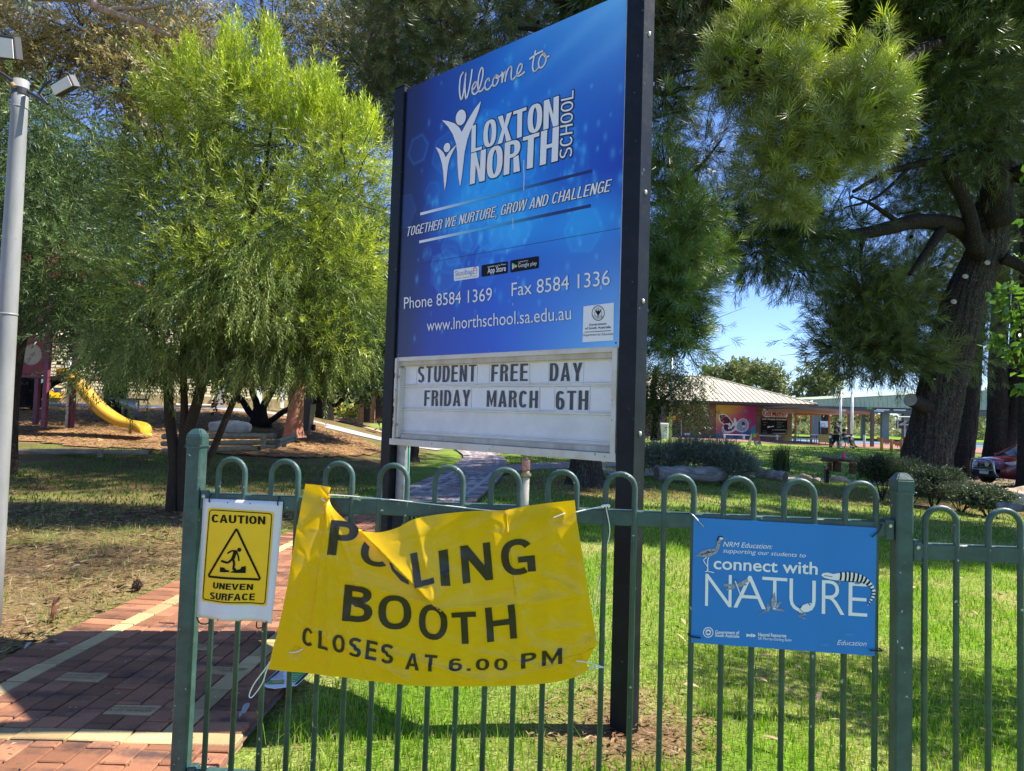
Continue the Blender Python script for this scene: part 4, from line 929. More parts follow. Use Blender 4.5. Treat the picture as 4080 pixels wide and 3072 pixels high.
# printed panel: vertex-coloured artwork
def art(U,Vv):
    # U 0..1 left-right, V 0..1 bottom-top ; colours in sRGB then linearised
    c=lambda r,g,b: np.array([r,g,b])/255.
    tl,tm,tr=c(26,30,105),c(30,104,190),c(104,176,232); ml,mm,mr=c(12,20,96),c(14,92,196),c(22,58,160); bl_,bm_,br_=c(20,34,128),c(26,80,190),c(110,180,232)
    Ux=U[:,None]; Vx=Vv[:,None]
    def lerp3(a,b,d): return np.where(Ux<.5,a+(b-a)*Ux*2,b+(d-b)*(Ux-.5)*2)
    T=lerp3(tl,tm,tr); Mi=lerp3(ml,mm,mr); B=lerp3(bl_,bm_,br_)
    col=np.where(Vx>.5,Mi+(T-Mi)*((Vx-.5)*2)**1.3,B+(Mi-B)*(np.clip(Vx*2,0,1)))
    g=lambda cx,cy,sx,sy,a:(a*np.exp(-((U-cx)/sx)**2-((Vv-cy)/sy)**2))[:,None]
    cyan=c(30,150,228)
    for p in [(.45,.60,.24,.11,.95),(.50,.47,.24,.08,.75),(.60,.39,.12,.06,.9),(.85,.37,.18,.08,.8),(.30,.50,.10,.07,.5),(.50,.72,.12,.08,.3),(.78,.64,.05,.03,.25)]:
        k=g(*p); col=col*(1-k)+cyan*k
    # sweeping light rays
    d=(U*.55+ (1-Vv)*1.0); k=(np.clip(np.sin((Vv-.42*U)*34+np.sin((Vv-.42*U)*11)*2)*.5+.5,0,1)**2*sm(U,.25,.9)*sm(Vv,.55,.95)*.22)[:,None]; col=col*(1-k)+c(120,190,240)*k
    dk=(sm(.20-U,0,.20)*.7)[:,None]; col=col*(1-dk)+c(14,12,44)*dk
    r=np.random.default_rng(5)
    for _ in range(46):   # hexagonal light flecks
        cx,cy=r.normal(.45,.22),r.normal(.50,.13); R=r.uniform(.02,.075); X_=(U-cx); Y_=(Vv-cy)*1.05
        a_=r.uniform(0,1); hx=np.maximum(np.abs(X_*math.cos(a_)+Y_*math.sin(a_)),np.maximum(np.abs(X_*math.cos(a_+1.047)+Y_*math.sin(a_+1.047)),np.abs(X_*math.cos(a_+2.094)+Y_*math.sin(a_+2.094))))
        k=((hx<R)*r.uniform(.07,.22)+(np.abs(hx-R)<.006)*r.uniform(.0,.2))[:,None]; col=col*(1-k)+c(60,175,240)*k
    for _ in range(170):
        cx,cy=r.uniform(.1,1),r.normal(.5,.22); R=r.uniform(.003,.011); k=(r.uniform(.2,.55)*np.exp(-((U-cx)/R)**2-((Vv-cy)/(R*1.7))**2))[:,None]; col=col*(1-k)+c(90,200,245)*k
    col=np.clip(col,0,1)**2.2*1.25
    return col
NX,NZ=300,330
us=np.linspace(0,BW,NX); vs=np.linspace(z2,z1,NZ); UU,VV=np.meshgrid(us,vs); uv=np.stack([UU.ravel(),VV.ravel()],-1); P=BSg.T(uv,0)
idx=np.arange(NX*NZ).reshape(NZ,NX); Fp=np.stack([idx[:-1,:-1],idx[:-1,1:],idx[1:,1:],idx[1:,:-1]],-1).reshape(-1,4)
M['art']=colmat('printed_panel',.33,spec=.5)
npmesh('printed_panel',P,Fp,art(uv[:,0]/BW,(uv[:,1]-z2)/(z1-z2)),sign,M['art'])
mb=MB(); mb.box(bp_(BW/2,(z1+z2)/2-.012,-.0075),(BW+.003,.012,z1-z2+.024),BMx); mb.build('backing_panel',M['white_metal'],sign)
S_=BSg
za=Z(1500,0,1.6658); zt=Z(1700,180,2.765); zd=Z(1560,680,2.3138)
w_lines=[[(403,303),(378,350),(366,440),(366,520),(378,590),(392,590),(412,500),(436,300)],[(436,300),(428,400),(426,500),(438,590),(462,520),(486,400),(503,272)],
 [(505,500),(535,465),(552,425),(545,405),(520,430),(504,480),(508,525),(535,540),(572,500),(602,420),(622,330),(622,265),(606,252),(584,310),(570,400),(568,470),(582,510),(615,495),(645,450)],
 [(694,392),(692,370),(672,375),(650,415),(645,460),(660,490),(690,480),(722,440)],[(765,345),(742,370),(730,420),(742,450),(768,438),(792,385),(786,340),(765,335),(760,355),(790,362),(822,330)],
 [(835,300),(834,410)],[(836,380),(855,310),(872,288),(876,320),(868,398)],[(870,370),(893,285),(918,242),(938,245),(936,300),(934,360),(950,380),(980,350),(1005,325)],
 [(1005,325),(1042,275),(1054,222),(1034,208),(1008,255),(998,315),(1010,342),(1045,325),(1080,298)],[(1203,66),(1182,150),(1170,240),(1182,288),(1206,282),(1228,255)],[(1140,152),(1190,115),(1240,85),(1280,66)],
 [(1298,90),(1258,125),(1236,190),(1242,240),(1270,248),(1305,205),(1318,150),(1306,105),(1285,92)],[(1292,100),(1315,135),(1350,122)]]
L_=[zt(*l) for l in w_lines]
S_.strokes(L_,30/2.765,M['navy'],sign,.0012,'letter_outline'); S_.strokes(L_,20/2.765,M['white'],sign,.0022,'lettering')
big=[(172,828),(240,838),(310,862),(360,905),(390,958),(430,880),(480,790),(535,700),(603,615),(578,715),(540,820),(490,930),(452,1040),(422,1180),(404,1340),(388,1470),(372,1562),(352,1450),(342,1300),(340,1180),(325,1080),(292,985),(240,900)]
sml=[(102,1122),(150,1145),(190,1185),(213,1237),(250,1180),(290,1135),(336,1095),(300,1160),(262,1240),(240,1320),(228,1420),(218,1520),(202,1604),(192,1500),(186,1400),(170,1300),(140,1200)]
for pl in (big,sml): S_.poly(zt(*pl),M['navy'],sign,.0012,'logo_outline',grow=.004); S_.poly(zt(*pl),M['white'],sign,.0024,'logo_figure')
for (c,rx,ry) in (((380,798),56,87),((227,1129),36,52)):
    z=zt(c)[0]; S_.ell(z,(rx+9)/2.765,(ry+9)/2.765,M['navy'],sign,.0016,'logo_outline',sk=-.12); S_.ell(z,rx/2.765,ry/2.765,M['white'],sign,.0026,'logo_head',sk=-.12)
for t_,bl,br,tl,bo,ou in [('LOXTON',(493,1186),(1456,884),(500,893),.055,.03),('NORTH',(478,1538),(1448,1274),(493,1196),.055,.03),('SCHOOL',(1604,1232),(1622,497),(1468,1252),.02,.022)]:
    if t_=='SCHOOL': S_.caps(t_,*zt(bl,br,tl),M['white'],sign,.0030,W=.60,t=.115,h=.11,gap=.10,outline=.006)
    else: S_.caps(t_,*zt(bl,br,tl),M['white'],sign,.0030,W=.47,t=.165,h=.115,gap=.045,outline=.006)
S_.caps('TOGETHER WE NURTURE, GROW AND CHALLENGE',*zd((138,609),(2012,192),(155,521)),M['white'],sign,.0030,W=.45,t=.115,h=.10,gap=.075,outline=.0028)
for t_,bl,br,tl in [('Phone 8584 1369',(118,1275),(930,1197),(119,1170)),('Fax 8584 1336',(1110,1158),(2016,1052),(1111,1036)),('www.lnorthschool.sa.edu.au',(328,1482),(1660,1372),(329,1376))]:
    S_.text(t_,*zd(bl,br,tl),M['white'],sign,.0028,bold=.0,outline=.012)
def gradbar(q,n=24):
    a,b,c,d=[S_.uv(p) for p in za(*q)]  # left-top,left-bottom,right-bottom,right-top
    V=[];C_=[]
    for i in range(n+1):
        t=i/n; V+=[a*(1-t)+d*t,b*(1-t)+c*t]; k=np.array([.80,.82,.85])*(1-sm(t,0,.45))+np.array([.05,.40,.72])*sm(t,0,.45); k=k*(1-sm(t,.4,.85))+np.array([.012,.012,.12])*sm(t,.4,.85); C_+=[k,k]
    F=[(2*i,2*i+1,2*i+3,2*i+2) for i in range(n)]
    npmesh('printed_bar',S_.T(np.array(V),.0016),np.array(F),np.array(C_),sign,M['art'])
gradbar([(292,1412),(292,1430),(1430,1143),(1430,1124)]); gradbar([(285,1598),(285,1615),(1423,1376),(1423,1354)])
S_.strokes([zd((80,893),(2130,527))],1.4,M['navy'],sign,.0008,'panel_joint',sm_=0)
S_.strokes([zt((1076,1270),(1074,1360),(1078,1450),(1073,1600))],3,M['white'],sign,.003,'scratch'); S_.strokes([zd((1122,440),(1124,540))],2.2,M['white'],sign,.003,'scratch'); S_.strokes([zd((1121,1220),(1122,1246))],1.6,M['white'],sign,.003,'scratch')
S_.poly(zd(*rrect([(577,915),(808,880),(808,985),(577,1020)],14)),M['white'],sign,.0016,'app_badge')
S_.text('Skool',*zd((590,975),(682,961),(590,926)),M['grey'],sign,.0024); M['steelblue']=mat('print_steel_blue',(.10,.24,.42),.4); S_.text('bag',*zd((686,960),(746,950),(686,914)),M['steelblue'],sign,.0024)
S_.text('Complete communication solution',*zd((588,1003),(790,975),(588,990)),M['grey'],sign,.0024)
S_.strokes([zd((757,905),(780,896),(790,905),(790,945),(757,952),(757,905))],2,M['red'],sign,.0026,'bag_mark',sm_=0); S_.strokes([zd((757,925),(790,918))],2,M['red'],sign,.0026,'bag_mark',sm_=0); S_.strokes([zd((752,952),(756,915),(768,888),(784,890))],2,M['red'],sign,.0026,'bag_mark')
for q in ([(832,872),(1073,835),(1073,943),(830,980)],[(1097,829),(1360,787),(1360,898),(1097,940)]): S_.poly(zd(*rrect(q,12)),M['black'],sign,.0016,'app_badge')
S_.text('App Store',*zd((888,948),(1057,923),(888,899)),M['white'],sign,.0024,bold=.01); S_.text('Available on the iPhone',*zd((888,896),(1057,868),(888,882)),M['white'],sign,.0024)
S_.strokes([zd(*rrect([(850,890),(872,886),(872,958),(850,961)],4)+zd((850,894)) if False else zd(*(rrect([(850,890),(872,886),(872,958),(850,961)],4)+[rrect([(850,890),(872,886),(872,958),(850,961)],4)[0]])))],2,M['white'],sign,.0024,'phone_mark',sm_=0)
S_.text('Google',*zd((1170,893),(1270,880),(1170,856)),M['white'],sign,.0024,bold=-.004); S_.text('play',*zd((1284,877),(1342,869),(1284,842)),M['white'],sign,.0024,bold=-.004); S_.text('ANDROID APP ON',*zd((1170,850),(1262,835),(1170,839)),M['white'],sign,.0024)
for pl,k in (([(1114,850),(1114,915),(1138,885)],'cyan'),([(1114,850),(1138,885),(1150,868)],'green_print'),([(1114,915),(1138,885),(1150,895)],'red'),([(1150,868),(1160,878),(1150,895),(1138,885)],'yel_print')): S_.poly(zd(*pl),M[k],sign,.0024,'play_mark')
S_.poly(zd((1772,1252),(2052,1217),(2048,1565),(1762,1582)),M['white'],sign,.0018,'government_sticker')
for t_,bl,br,tl,bo in [('Government',(1825,1432),(1985,1419),(1825,1411),.02),('of South Australia',(1787,1465),(2024,1451),(1787,1444),.02),('Department for Education',(1768,1527),(2046,1514),(1768,1505),0)]: S_.text(t_,*zd(bl,br,tl),M['char'],sign,.0028,bold=bo)
S_.strokes([zd((1786,1490),(2022,1475))],2.6,M['char'],sign,.0028,'rule',sm_=0)
ec=(1908,1314)
S_.ring(zd(ec)[0],57/2.3138,68/2.3138,2.6,M['black'],sign,.0026,'emblem'); S_.ring(zd(ec)[0],33/2.3138,40/2.3138,1.6,M['black'],sign,.0026,'emblem')
S_.poly(zd((1908,1335),(1896,1322),(1884,1300),(1888,1278),(1898,1300),(1904,1288),(1908,1280),(1912,1288),(1920,1298),(1930,1276),(1932,1300),(1920,1322)),M['black'],sign,.003,'emblem'); S_.poly(zd((1894,1330),(1908,1352),(1922,1330),(1908,1338)),M['black'],sign,.003,'emblem')
def arc_text(s,c,rx,ry,a0,a1,hgt,mt,flip=False):
    n=len(s)
    for k,ch in enumerate(s):
        a_=math.radians(a0+(a1-a0)*(k+.5)/n); x,y=c[0]+rx*math.cos(a_),c[1]+ry*math.sin(a_); tx,ty=-math.sin(a_),math.cos(a_); nx_,ny_=math.cos(a_),math.sin(a_)
        if flip: tx,ty,nx_,ny_=-tx,-ty,-nx_,-ny_
        w_=hgt*.38; S_.text(ch,*zd((x-tx*w_-nx_*hgt/2,y-ty*w_-ny_*hgt/2),(x+tx*w_-nx_*hgt/2,y+ty*w_-ny_*hgt/2),(x-tx*w_+nx_*hgt/2,y-ty*w_+ny_*hgt/2)),M['black'],sign,.003)
arc_text('SOUTH',ec,45,54,-145,-35,13,'black'); arc_text('AUSTRALIA',ec,45,54,160,20,13,'black',True)
for p_ in ((147,856),(747,826)): S_.ell(Z(1500,900,1.6658)(p_)[0],2.4,2.4,M['grey'],sign,.002,'panel_screw',n=8)
S_.ell(Z(1500,900,1.6658)((1590,776))[0],3.4,3.6,M['black'],sign,.002,'panel_screw',n=8); 
# thin pale edge of the panel on the right
mb=MB(); mb.box(bp_(BW-.001,(z1+z2)/2,.001),(.004,.003,z1-z2),BMx); mb.build('panel_edge',M['steel'],sign)
# letter cabinet below
Zl=Z(1500,900,1.6658)
zc1=z2-.006
cab=MB(); cab.box(bp_(BW/2,(zc1+z3)/2,-.0465),(BW-.006,.008,zc1-z3-.01),BMx); cb=cab.build('cabinet_back',M['cab_back'],sign)
def barb(u0,u1,za_,zb_,o0,o1,name,mt,bev=.002):
    mb=MB(); mb.box(bp_((u0+u1)/2,(za_+zb_)/2,(o0+o1)/2),(u1-u0,abs(o1-o0),abs(zb_-za_)),BMx,bev=bev); return mb.build(name,M[mt],sign)
barb(0,.018,z3,zc1,-.055,.012,'frame_side','white_metal'); barb(BW-.030,BW-.002,z3,zc1,-.055,.012,'frame_side','white_metal')
barb(.0185,BW-.031,zc1-.046,zc1,-.050,-.012,'head_board','cab_dirty')
barb(-.020,BW+.004,z3-.016,z3+.022,-.06,.016,'sill','white_metal')
barb(.022,.040,z3+.03,zc1-.06,-.05,.0,'inner_frame','white_metal')
for zz_ in (1.60,1.31):
    mb=MB(); mb.tube([bp_(.031,zz_,-.001),bp_(.031,zz_,.006)],.008,10); mb.build('cabinet_screw',M['grey'],sign)
CSg=Surf(L0+BNn*(-.040),BU,BNn)
u_=lambda p: CSg.uv(Zl(p)[0])
rows=[((185,918),(1570,880)),((175,1052),(1570,1052)),((165,1210),(1565,1238)),((160,1362),(1565,1436))]
for (a,b) in rows:
    v=(u_(a)[1]+u_(b)[1])/2; barb(.041,BW-.032,v-.012,v-.006,-.0424,-.030,'letter_track','cab_back',.001); barb(.041,BW-.032,v+.004,v+.009,-.0424,-.032,'letter_track','cab_back',.001)
barb(.041,BW-.032,z3+.024,z3+.050,-.048,-.02,'letter_track','cab_dirty',.002)
# rust along the left frame
for k in range(10):
    v=random.uniform(z3+.05,zc1-.1); barb(.0022,.010,v,v+random.uniform(.006,.03),.0115,.0128,'rust_patch','rust',.0)
CSg=Surf(L0+BNn*(-.040),BU,BNn)
def tiles(word,bl,br,tl):
    z=Zl(bl,br,tl); a,b,c=CSg.uv(z[0]),CSg.uv(z[1]),CSg.uv(z[2]); hgt=c[1]-a[1]; W,t,h,gap=.44,.155,.115,.11
    G_=[glyph(ch,W,t,h) for ch in word]; tot=sum(g[0] for g in G_)+gap*(len(word)-1); x=0; k_=(b[0]-a[0])/tot
    for ch,(w_,P) in zip(word,G_):
        ua=a[0]+x*k_; ub=ua+w_*k_; v0=a[1]+(b[1]-a[1])*(x/tot); g_=gap*k_*.46
        mb=MB(); mb.box((bp_((ua+ub)/2,v0+hgt/2,-.0402+random.uniform(-.0005,.0005))),((ub-ua)+2*g_,.0014,hgt*1.40),BMx@Matrix.Rotation(random.uniform(-.006,.006),3,'Y')); tl_=mb.build('letter_tile',M['tile'],sign)
        V=[];F=[];O=[]
        for i,p in enumerate(P):
            q=[(ua+px*k_,v0+py*hgt) for px,py in p]; tr=[(0,1,2),(0,2,3)] if len(q)==4 else tessellate_polygon([[Vector((e[0],e[1],0)) for e in q]]); k=len(V); V+=q; F+=[tuple(m_+k for m_ in f) for f in tr]; O+=[(i%7)*5e-5]*len(q)
        mesh('letter',CSg.T(np.array(V),.0028)+CSg.N*np.array(O)[:,None],F,tl_,M['char'])
        x+=w_+gap
for wd in [('STUDENT',(275,1040),(660,1033),(275,933)),('FREE',(762,1033),(1005,1030),(763,922)),('DAY',(1150,1030),(1366,1031),(1152,912)),('FRIDAY',(317,1195),(622,1197),(318,1092)),('MARCH',(732,1200),(1072,1210),(733,1092)),('6TH',(1190,1220),(1406,1220),(1191,1096))]: tiles(*wd)
for (a,b,c) in [((668,1050),(745,1050),(668,905)),((1030,1050),(1140,1050),(1030,895)),((1375,1052),(1568,1052),(1375,885)),((630,1215),(725,1215),(630,1075)),((1088,1225),(1178,1228),(1088,1075)),((1420,1235),(1565,1238),(1420,1080)),((190,1052),(262,1052),(190,925))]:
    za_,zb_,zc_=[CSg.uv(q) for q in Zl(a,b,c)]; mb=MB(); mb.box(bp_((za_[0]+zb_[0])/2,(za_[1]+zc_[1])/2,-.0412),(zb_[0]-za_[0],.0016,zc_[1]-za_[1]),BMx); mb.build('blank_tile',M['tile'],sign)
# dark poster standing behind the fence against the left post
pos_=thing('dark_poster','dark navy poster with green capital letters propped behind the fence under the school sign','poster',(at(1640,2120,2.9)))
PS=Surf(np.array([at(1640,2090,2.75).x,2.75,0]),(1,-.1,0),(-.1,-1,0)); 
c=[PS.uv(p) for p in ((1566,2040),(1760,2040),(1740,2560),(1520,2560))]
P=PS.T(np.array(c),0); mb=MB(); mb.prism([tuple(p) for p in P],tuple(-PS.N*.006)); M['posternavy']=mat('poster_navy',(.014,.022,.04),.4); mb.build('board',M['posternavy'],pos_)
PS.text('YOUR',(1628,2068),(1730,2072),(1632,2036),M['green_print'],pos_,.002,bold=.03); PS.text('VOTE',(1600,2120),(1700,2124),(1600,2088),M['green_print'],pos_,.002,bold=.03)
# poster fallen on the ground behind the fence
zf=Z(1000,2600,3.1625)
fl=[(355,198),(775,216),(560,412),(300,448),(145,402)]
def gz(p,z): 
    d=ray(*p); t=(z-H)/d[2]; return Vector((d[0]*t,d[1]*t,z))
fall=thing('fallen_poster','white, navy and green election leaflet board lying on the ground behind the fence','poster',tuple(gz(zf((450,300))[0],.02)))
def flat(pts,z,mt,name,th=None):
    P=[gz(p,z) for p in zf(*pts)]
    if th: mb=MB(); mb.prism(P,(0,0,-th)); return mb.build(name,M[mt],fall)
    return mesh(name,P,[tuple(t) for t in tessellate_polygon([P])],fall,M[mt])
z0=.050
flat([(355,198),(775,216),(578,408),(430,430),(300,448),(200,432),(145,402)],z0,'white','board',.004)
flat([(365,203),(398,205),(185,388),(150,398)],z0+.002,'navy','print'); flat([(735,217),(770,220),(590,396),(545,402)],z0+.002,'navy','print'); flat([(510,222),(725,224),(560,370),(470,372),(500,300)],z0+.002,'green_print','print'); flat([(600,210),(700,214),(660,240),(560,238)],z0+.003,'white','print')
flat([(240,345),(420,338),(415,392),(190,398)],z0+.002,'green_print','print'); flat([(262,350),(415,350),(405,385),(275,388)],z0+.003,'buff','print'); flat([(560,205),(590,206),(540,245),(505,243)],z0+.003,'navy','print')
for k in range(6): flat([(275+k*4,330-k*14),(410,320-k*16),(410,316-k*16),(277+k*4,326-k*14)],z0+.002,'grey','print')
for k in range(4): flat([(505+k*3,355-k*26),(560+k*24,355-k*26),(562+k*24,350-k*26),(507+k*3,350-k*26)],z0+.003,'white','print')
# ================================================================== lamp pole with two floodlights
lp=thing('light_pole','weathered grey pole with two floodlights at the left edge','light pole',tuple(at(-36,2400,4.3)))
pt,pb=at(84,322,4.3),at(-40,2440,4.3); pb0=pb+(pb-pt)*.09
mb=MB(); mb.tube([pb0,pb+(pt-pb)*.12,pb+(pt-pb)*.55,pb+(pt-pb)*.93,pt],[.061,.060,.054,.046,.0445],24); mb.build('pole',M['pole'],lp,True)
for f in (.55,.945): 
    c=pb+(pt-pb)*f; mb=MB(); mb.tube([c,c+(pt-pb)*.004],[.056 if f<.9 else .047]*2,24); mb.build('pole_seam',M['pole'],lp,True)
mb=MB(); c=pb+(pt-pb)*.972; mb.tube([c,c+(pt-pb)*.012],.050,24); mb.build('collar',M['lampbody'],lp)
za0=Z(0,0,3.16)
def q3(pts,Y): return [at(*p,Y) for p in za0(*pts)]
def bar_px(pts,Y,r,name,par): 
    mb=MB(); mb.tube(q3(pts,Y),r,6); return mb.build(name,M['lampbody'],par)
for (arm,yoke,head,lens,hd) in [([(350,1155),(480,1230),(600,1310)],[(600,1310),(540,1240),(490,1170),(560,1070),(640,1010)],[(610,1068),(860,930),(935,1085),(690,1215)],[(632,1085),(846,952),(903,1075),(686,1192)],1),([(210,1060),(100,980),(-20,905)],[(-20,905),(-60,850),(-90,760)],[(-160,400),(175,462),(205,750),(-130,740)],[(-130,450),(150,490),(168,733),(-110,700)],0)]:
    a_=bar_px(arm,4.28,.012,'arm',lp); bar_px(yoke,4.25,.008,'yoke',a_)
    P=q3(head,4.18); mb=MB(); mb.prism(P,(.01,.05,.02)); h=mb.build('floodlight',M['lampbody'],lp)
    bm=bmesh.new(); bm.from_mesh(h.data); bmesh.ops.bevel(bm,geom=bm.edges[:],offset=.004,segments=1,affect='EDGES'); bm.to_mesh(h.data); bm.free()
    P=q3(lens,4.170); mb=MB(); mb.prism(P,(0,.006,0)); mb.build('lens',M['lens'],h)
    c=sum(P,Vector())/4
    for k in range(6):
        t=(k+.5)/6; A=P[0].lerp(P[3],t); B=P[1].lerp(P[2],t); 
mb=MB(); mb.tube(q3([(150,1050),(175,1075),(190,1090)],4.24),.012,8); mb.build('cable_gland',M['buff'],lp)
# ================================================================== trees
K=1.8445
def cl(x,y,Y,rx,ry,rd=None,wt=None): return cpx(x*K,y*K,Y,rx*K,ry*K,rd,wt)
def A2(x,y,Y): return at(x*K,y*K,Y)
def foot(x,y,Y):
    p=A2(x,y,Y); return Vector((p.x,p.y,float(terr(p.x,p.y))-.1))
def tree(name,label,cat,base,group=None): return thing(name,label,cat,tuple(base),group)
def barktrunk(pts,r,parent,mt,name='trunk',n=48,k=14,amp=.05,fr=9,seed=0,flare=0):
    """trunk with real furrowed relief"""
    P=smooth_path(pts,k); N=len(P); V=[];F=[]; up=Vector((1,0,0)); L=0
    rr=np.interp(np.linspace(0,1,N),np.linspace(0,1,len(r)),r)
    for i,p in enumerate(P):
        if i: L+=(P[i]-P[i-1]).length
        t=(P[min(i+1,N-1)]-P[max(i-1,0)]).normalized(); a=(up-t*up.dot(t)).normalized(); b=t.cross(a); up=a
        for q in range(n):
            th=2*math.pi*q/n
            g=math.sin(th*fr+math.sin(L*2.1+seed)*1.2+2.2*math.sin(L*3.3+th*3))*.6+math.sin(th*fr*2.3+L*5.0+seed)*.4
            lump=1+.05*math.sin(th*3+L*1.1+seed)+(flare*math.exp(-L*1.6)*(.5+.5*math.sin(th*5+seed)) if flare else 0)
            V.append(p+(a*math.cos(th)+b*math.sin(th))*(rr[i]*lump*(1+amp*g)))
        
    for i in range(N-1):
        for q in range(n): q2=(q+1)%n; F.append((i*n+q,i*n+q2,(i+1)*n+q2,(i+1)*n+q))
    F.append(tuple((N-1)*n+q for q in range(n)))
    return mesh(name,V,F,parent,BK[mt] if isinstance(mt,str) else mt,True)
def limbs(lst,parent,mt,name='branch',n=8):
    for pts,r0,r1 in lst:
        mb=MB(); limb(mb,pts,r0,r1,n,6); mb.build(name,BK[mt],parent,True)
def twigs(parent,mt,clumps,n,r0,ln,seed,name='twigs'):
    r=random.Random(seed); mb=MB()
    for i in range(n):
        c,rad,_=r.choice(clumps); d=Vector((r.gauss(0,1),r.gauss(0,1),r.gauss(0,1))).normalized(); s_=Vector(c)+Vector((d.x*rad[0],d.y*rad[1],d.z*rad[2]))*r.uniform(.0,.6)
        e=s_+Vector((d.x,d.y,d.z+.15))*ln*r.uniform(.5,1.3); m_=(s_+e)/2+Vector((r.uniform(-1,1),r.uniform(-1,1),r.uniform(-1,1)))*ln*.15
        mb.tube(smooth_path([s_,m_,e],3),[r0*(1-.8*j/6) for j in range(7)],4,cap=False)
    o=mb.build(name,BK[mt],parent); tag(o,kind='stuff'); return o
# ---- weeping narrow-leaved tree in front of the playground
B1=foot(386,1108,9.2)
t1=tree('weeping_tree','bright green weeping narrow-leaved tree with several furrowed stems, sunlit left of the school sign','tree',B1)
Y1=9.2
barktrunk([B1+Vector((-.1,0,0)),A2(376,1000,Y1),A2(366,900,Y1),A2(358,800,Y1),A2(330,700,Y1),A2(330,560,Y1)],[.085,.068,.062,.052,.042,.03],t1,'hak',n=18,k=6,amp=.07,fr=5)
for pts,r in [([B1+Vector((.06,0,0)),A2(392,1000,Y1),A2(398,900,Y1),A2(396,800,Y1),A2(400,660,Y1),A2(430,450,Y1)],[.07,.058,.048,.044,.036,.02]),([B1+Vector((.1,.05,0)),A2(402,960,Y1),A2(428,860,Y1),A2(448,770,Y1),A2(480,650,Y1),A2(560,420,Y1),A2(590,250,Y1)],[.085,.07,.066,.056,.048,.03,.012]),([A2(405,1090,9.6),A2(452,990,9.6),A2(490,900,9.6),A2(522,830,9.6),A2(600,700,9.6),A2(700,560,9.6)],[.05,.045,.042,.038,.034,.02])]:
    barktrunk(pts,r,t1,'hak','stem',n=16,k=6,amp=.07,fr=5)
c1=[cl(450,250,9.2,150,120),cl(620,310,9.2,150,120),cl(745,420,9.1,95,150),cl(390,420,9.2,140,140),cl(560,500,8.9,200,150),cl(735,590,9,100,130),cl(430,620,8.9,150,130),cl(600,690,8.8,180,90),cl(340,700,9,90,90),cl(690,740,8.8,120,70),cl(780,640,9.2,60,100)]
crown('crown',t1,LEAF,c1,TM_HK,5400,1.0,(.055,.10,.018),(.21,.27,.05),21,up=.1,out=.7,droop=.15,sub=26,subr=.30,rnd=.5,shell=.35,sunc=(.50,.57,.05),sunf=.85)
c1t=[cl(400,150,9.1,22,60),cl(505,130,9.1,30,70),cl(580,120,9.1,22,60),cl(560,200,9,60,50),cl(690,220,9.1,50,50),cl(470,210,9,60,60),cl(640,260,9,90,50),cl(770,290,9.1,50,50),cl(350,240,9.1,50,50)]
o=crown('shoots',t1,LEAF,c1t,TM_HK,1300,1.0,(.24,.34,.035),(.50,.58,.05),22,up=1.7,out=.25,rnd=.25,shell=.0); o['label']='upright lime green new shoots'
c1d=[cl(420,760,8.8,140,40),cl(620,780,8.7,170,45),cl(560,640,8.6,200,120),cl(740,700,8.8,70,80),cl(330,780,9,60,40),cl(255,740,9.3,50,55)]
crown('hanging_leaves',t1,LEAF,c1d,TM_HK,3000,.95,(.08,.13,.03),(.30,.35,.12),23,up=0,droop=1.5,out=.35,rnd=.35,shell=.1,sub=16,subr=.3)
twigs(t1,'hak',c1,160,.008,.9,3)
# ---- second one, deeper in shade behind the lamp pole
t1b=tree('weeping_tree','dark shaded weeping tree with blue-green leaves behind the grey light pole','tree',foot(20,1000,12))
barktrunk([foot(20,1000,12),A2(25,850,12),A2(60,650,12),A2(110,450,12)],[.14,.12,.10,.05],t1b,'hak',n=14,k=5)
c=[cl(110,380,11.5,110,130),cl(130,560,11.5,130,150),cl(235,600,11.5,80,90),cl(60,290,11.5,80,70),cl(25,560,11.5,40,60),cl(250,740,11.2,90,60)]
crown('crown',t1b,LEAF,c,TM_HK,4600,1.15,(.045,.085,.035),(.13,.19,.06),31,up=0,droop=.5,out=.5,sub=20,subr=.5,rnd=.5,shell=.4); twigs(t1b,'hak',c,60,.008,.8,4)
# ---- broad dark tree behind both
t2=tree('dark_tree','tall dense dark green tree filling the background behind the slide','tree',foot(250,905,22))
barktrunk([foot(250,905,22),A2(250,700,22),A2(260,450,22),A2(280,200,22)],[.35,.3,.2,.1],t2,'dark',n=14,k=5)
c=[cl(120,520,21,150,150),cl(300,560,21,150,200),cl(420,350,22,170,170),cl(180,420,23,120,110),cl(560,560,23,170,190),cl(700,400,24,150,200),cl(60,450,21,90,120),cl(420,160,23,150,80),cl(780,560,24,100,160)]
crown('crown',t2,LEAF,c,TM_GUM,6800,2.0,(.035,.065,.022),(.12,.15,.05),41,up=0,droop=.2,sub=18,subr=.9,rnd=.6,shell=.3); twigs(t2,'dark',c,140,.02,1.8,5)
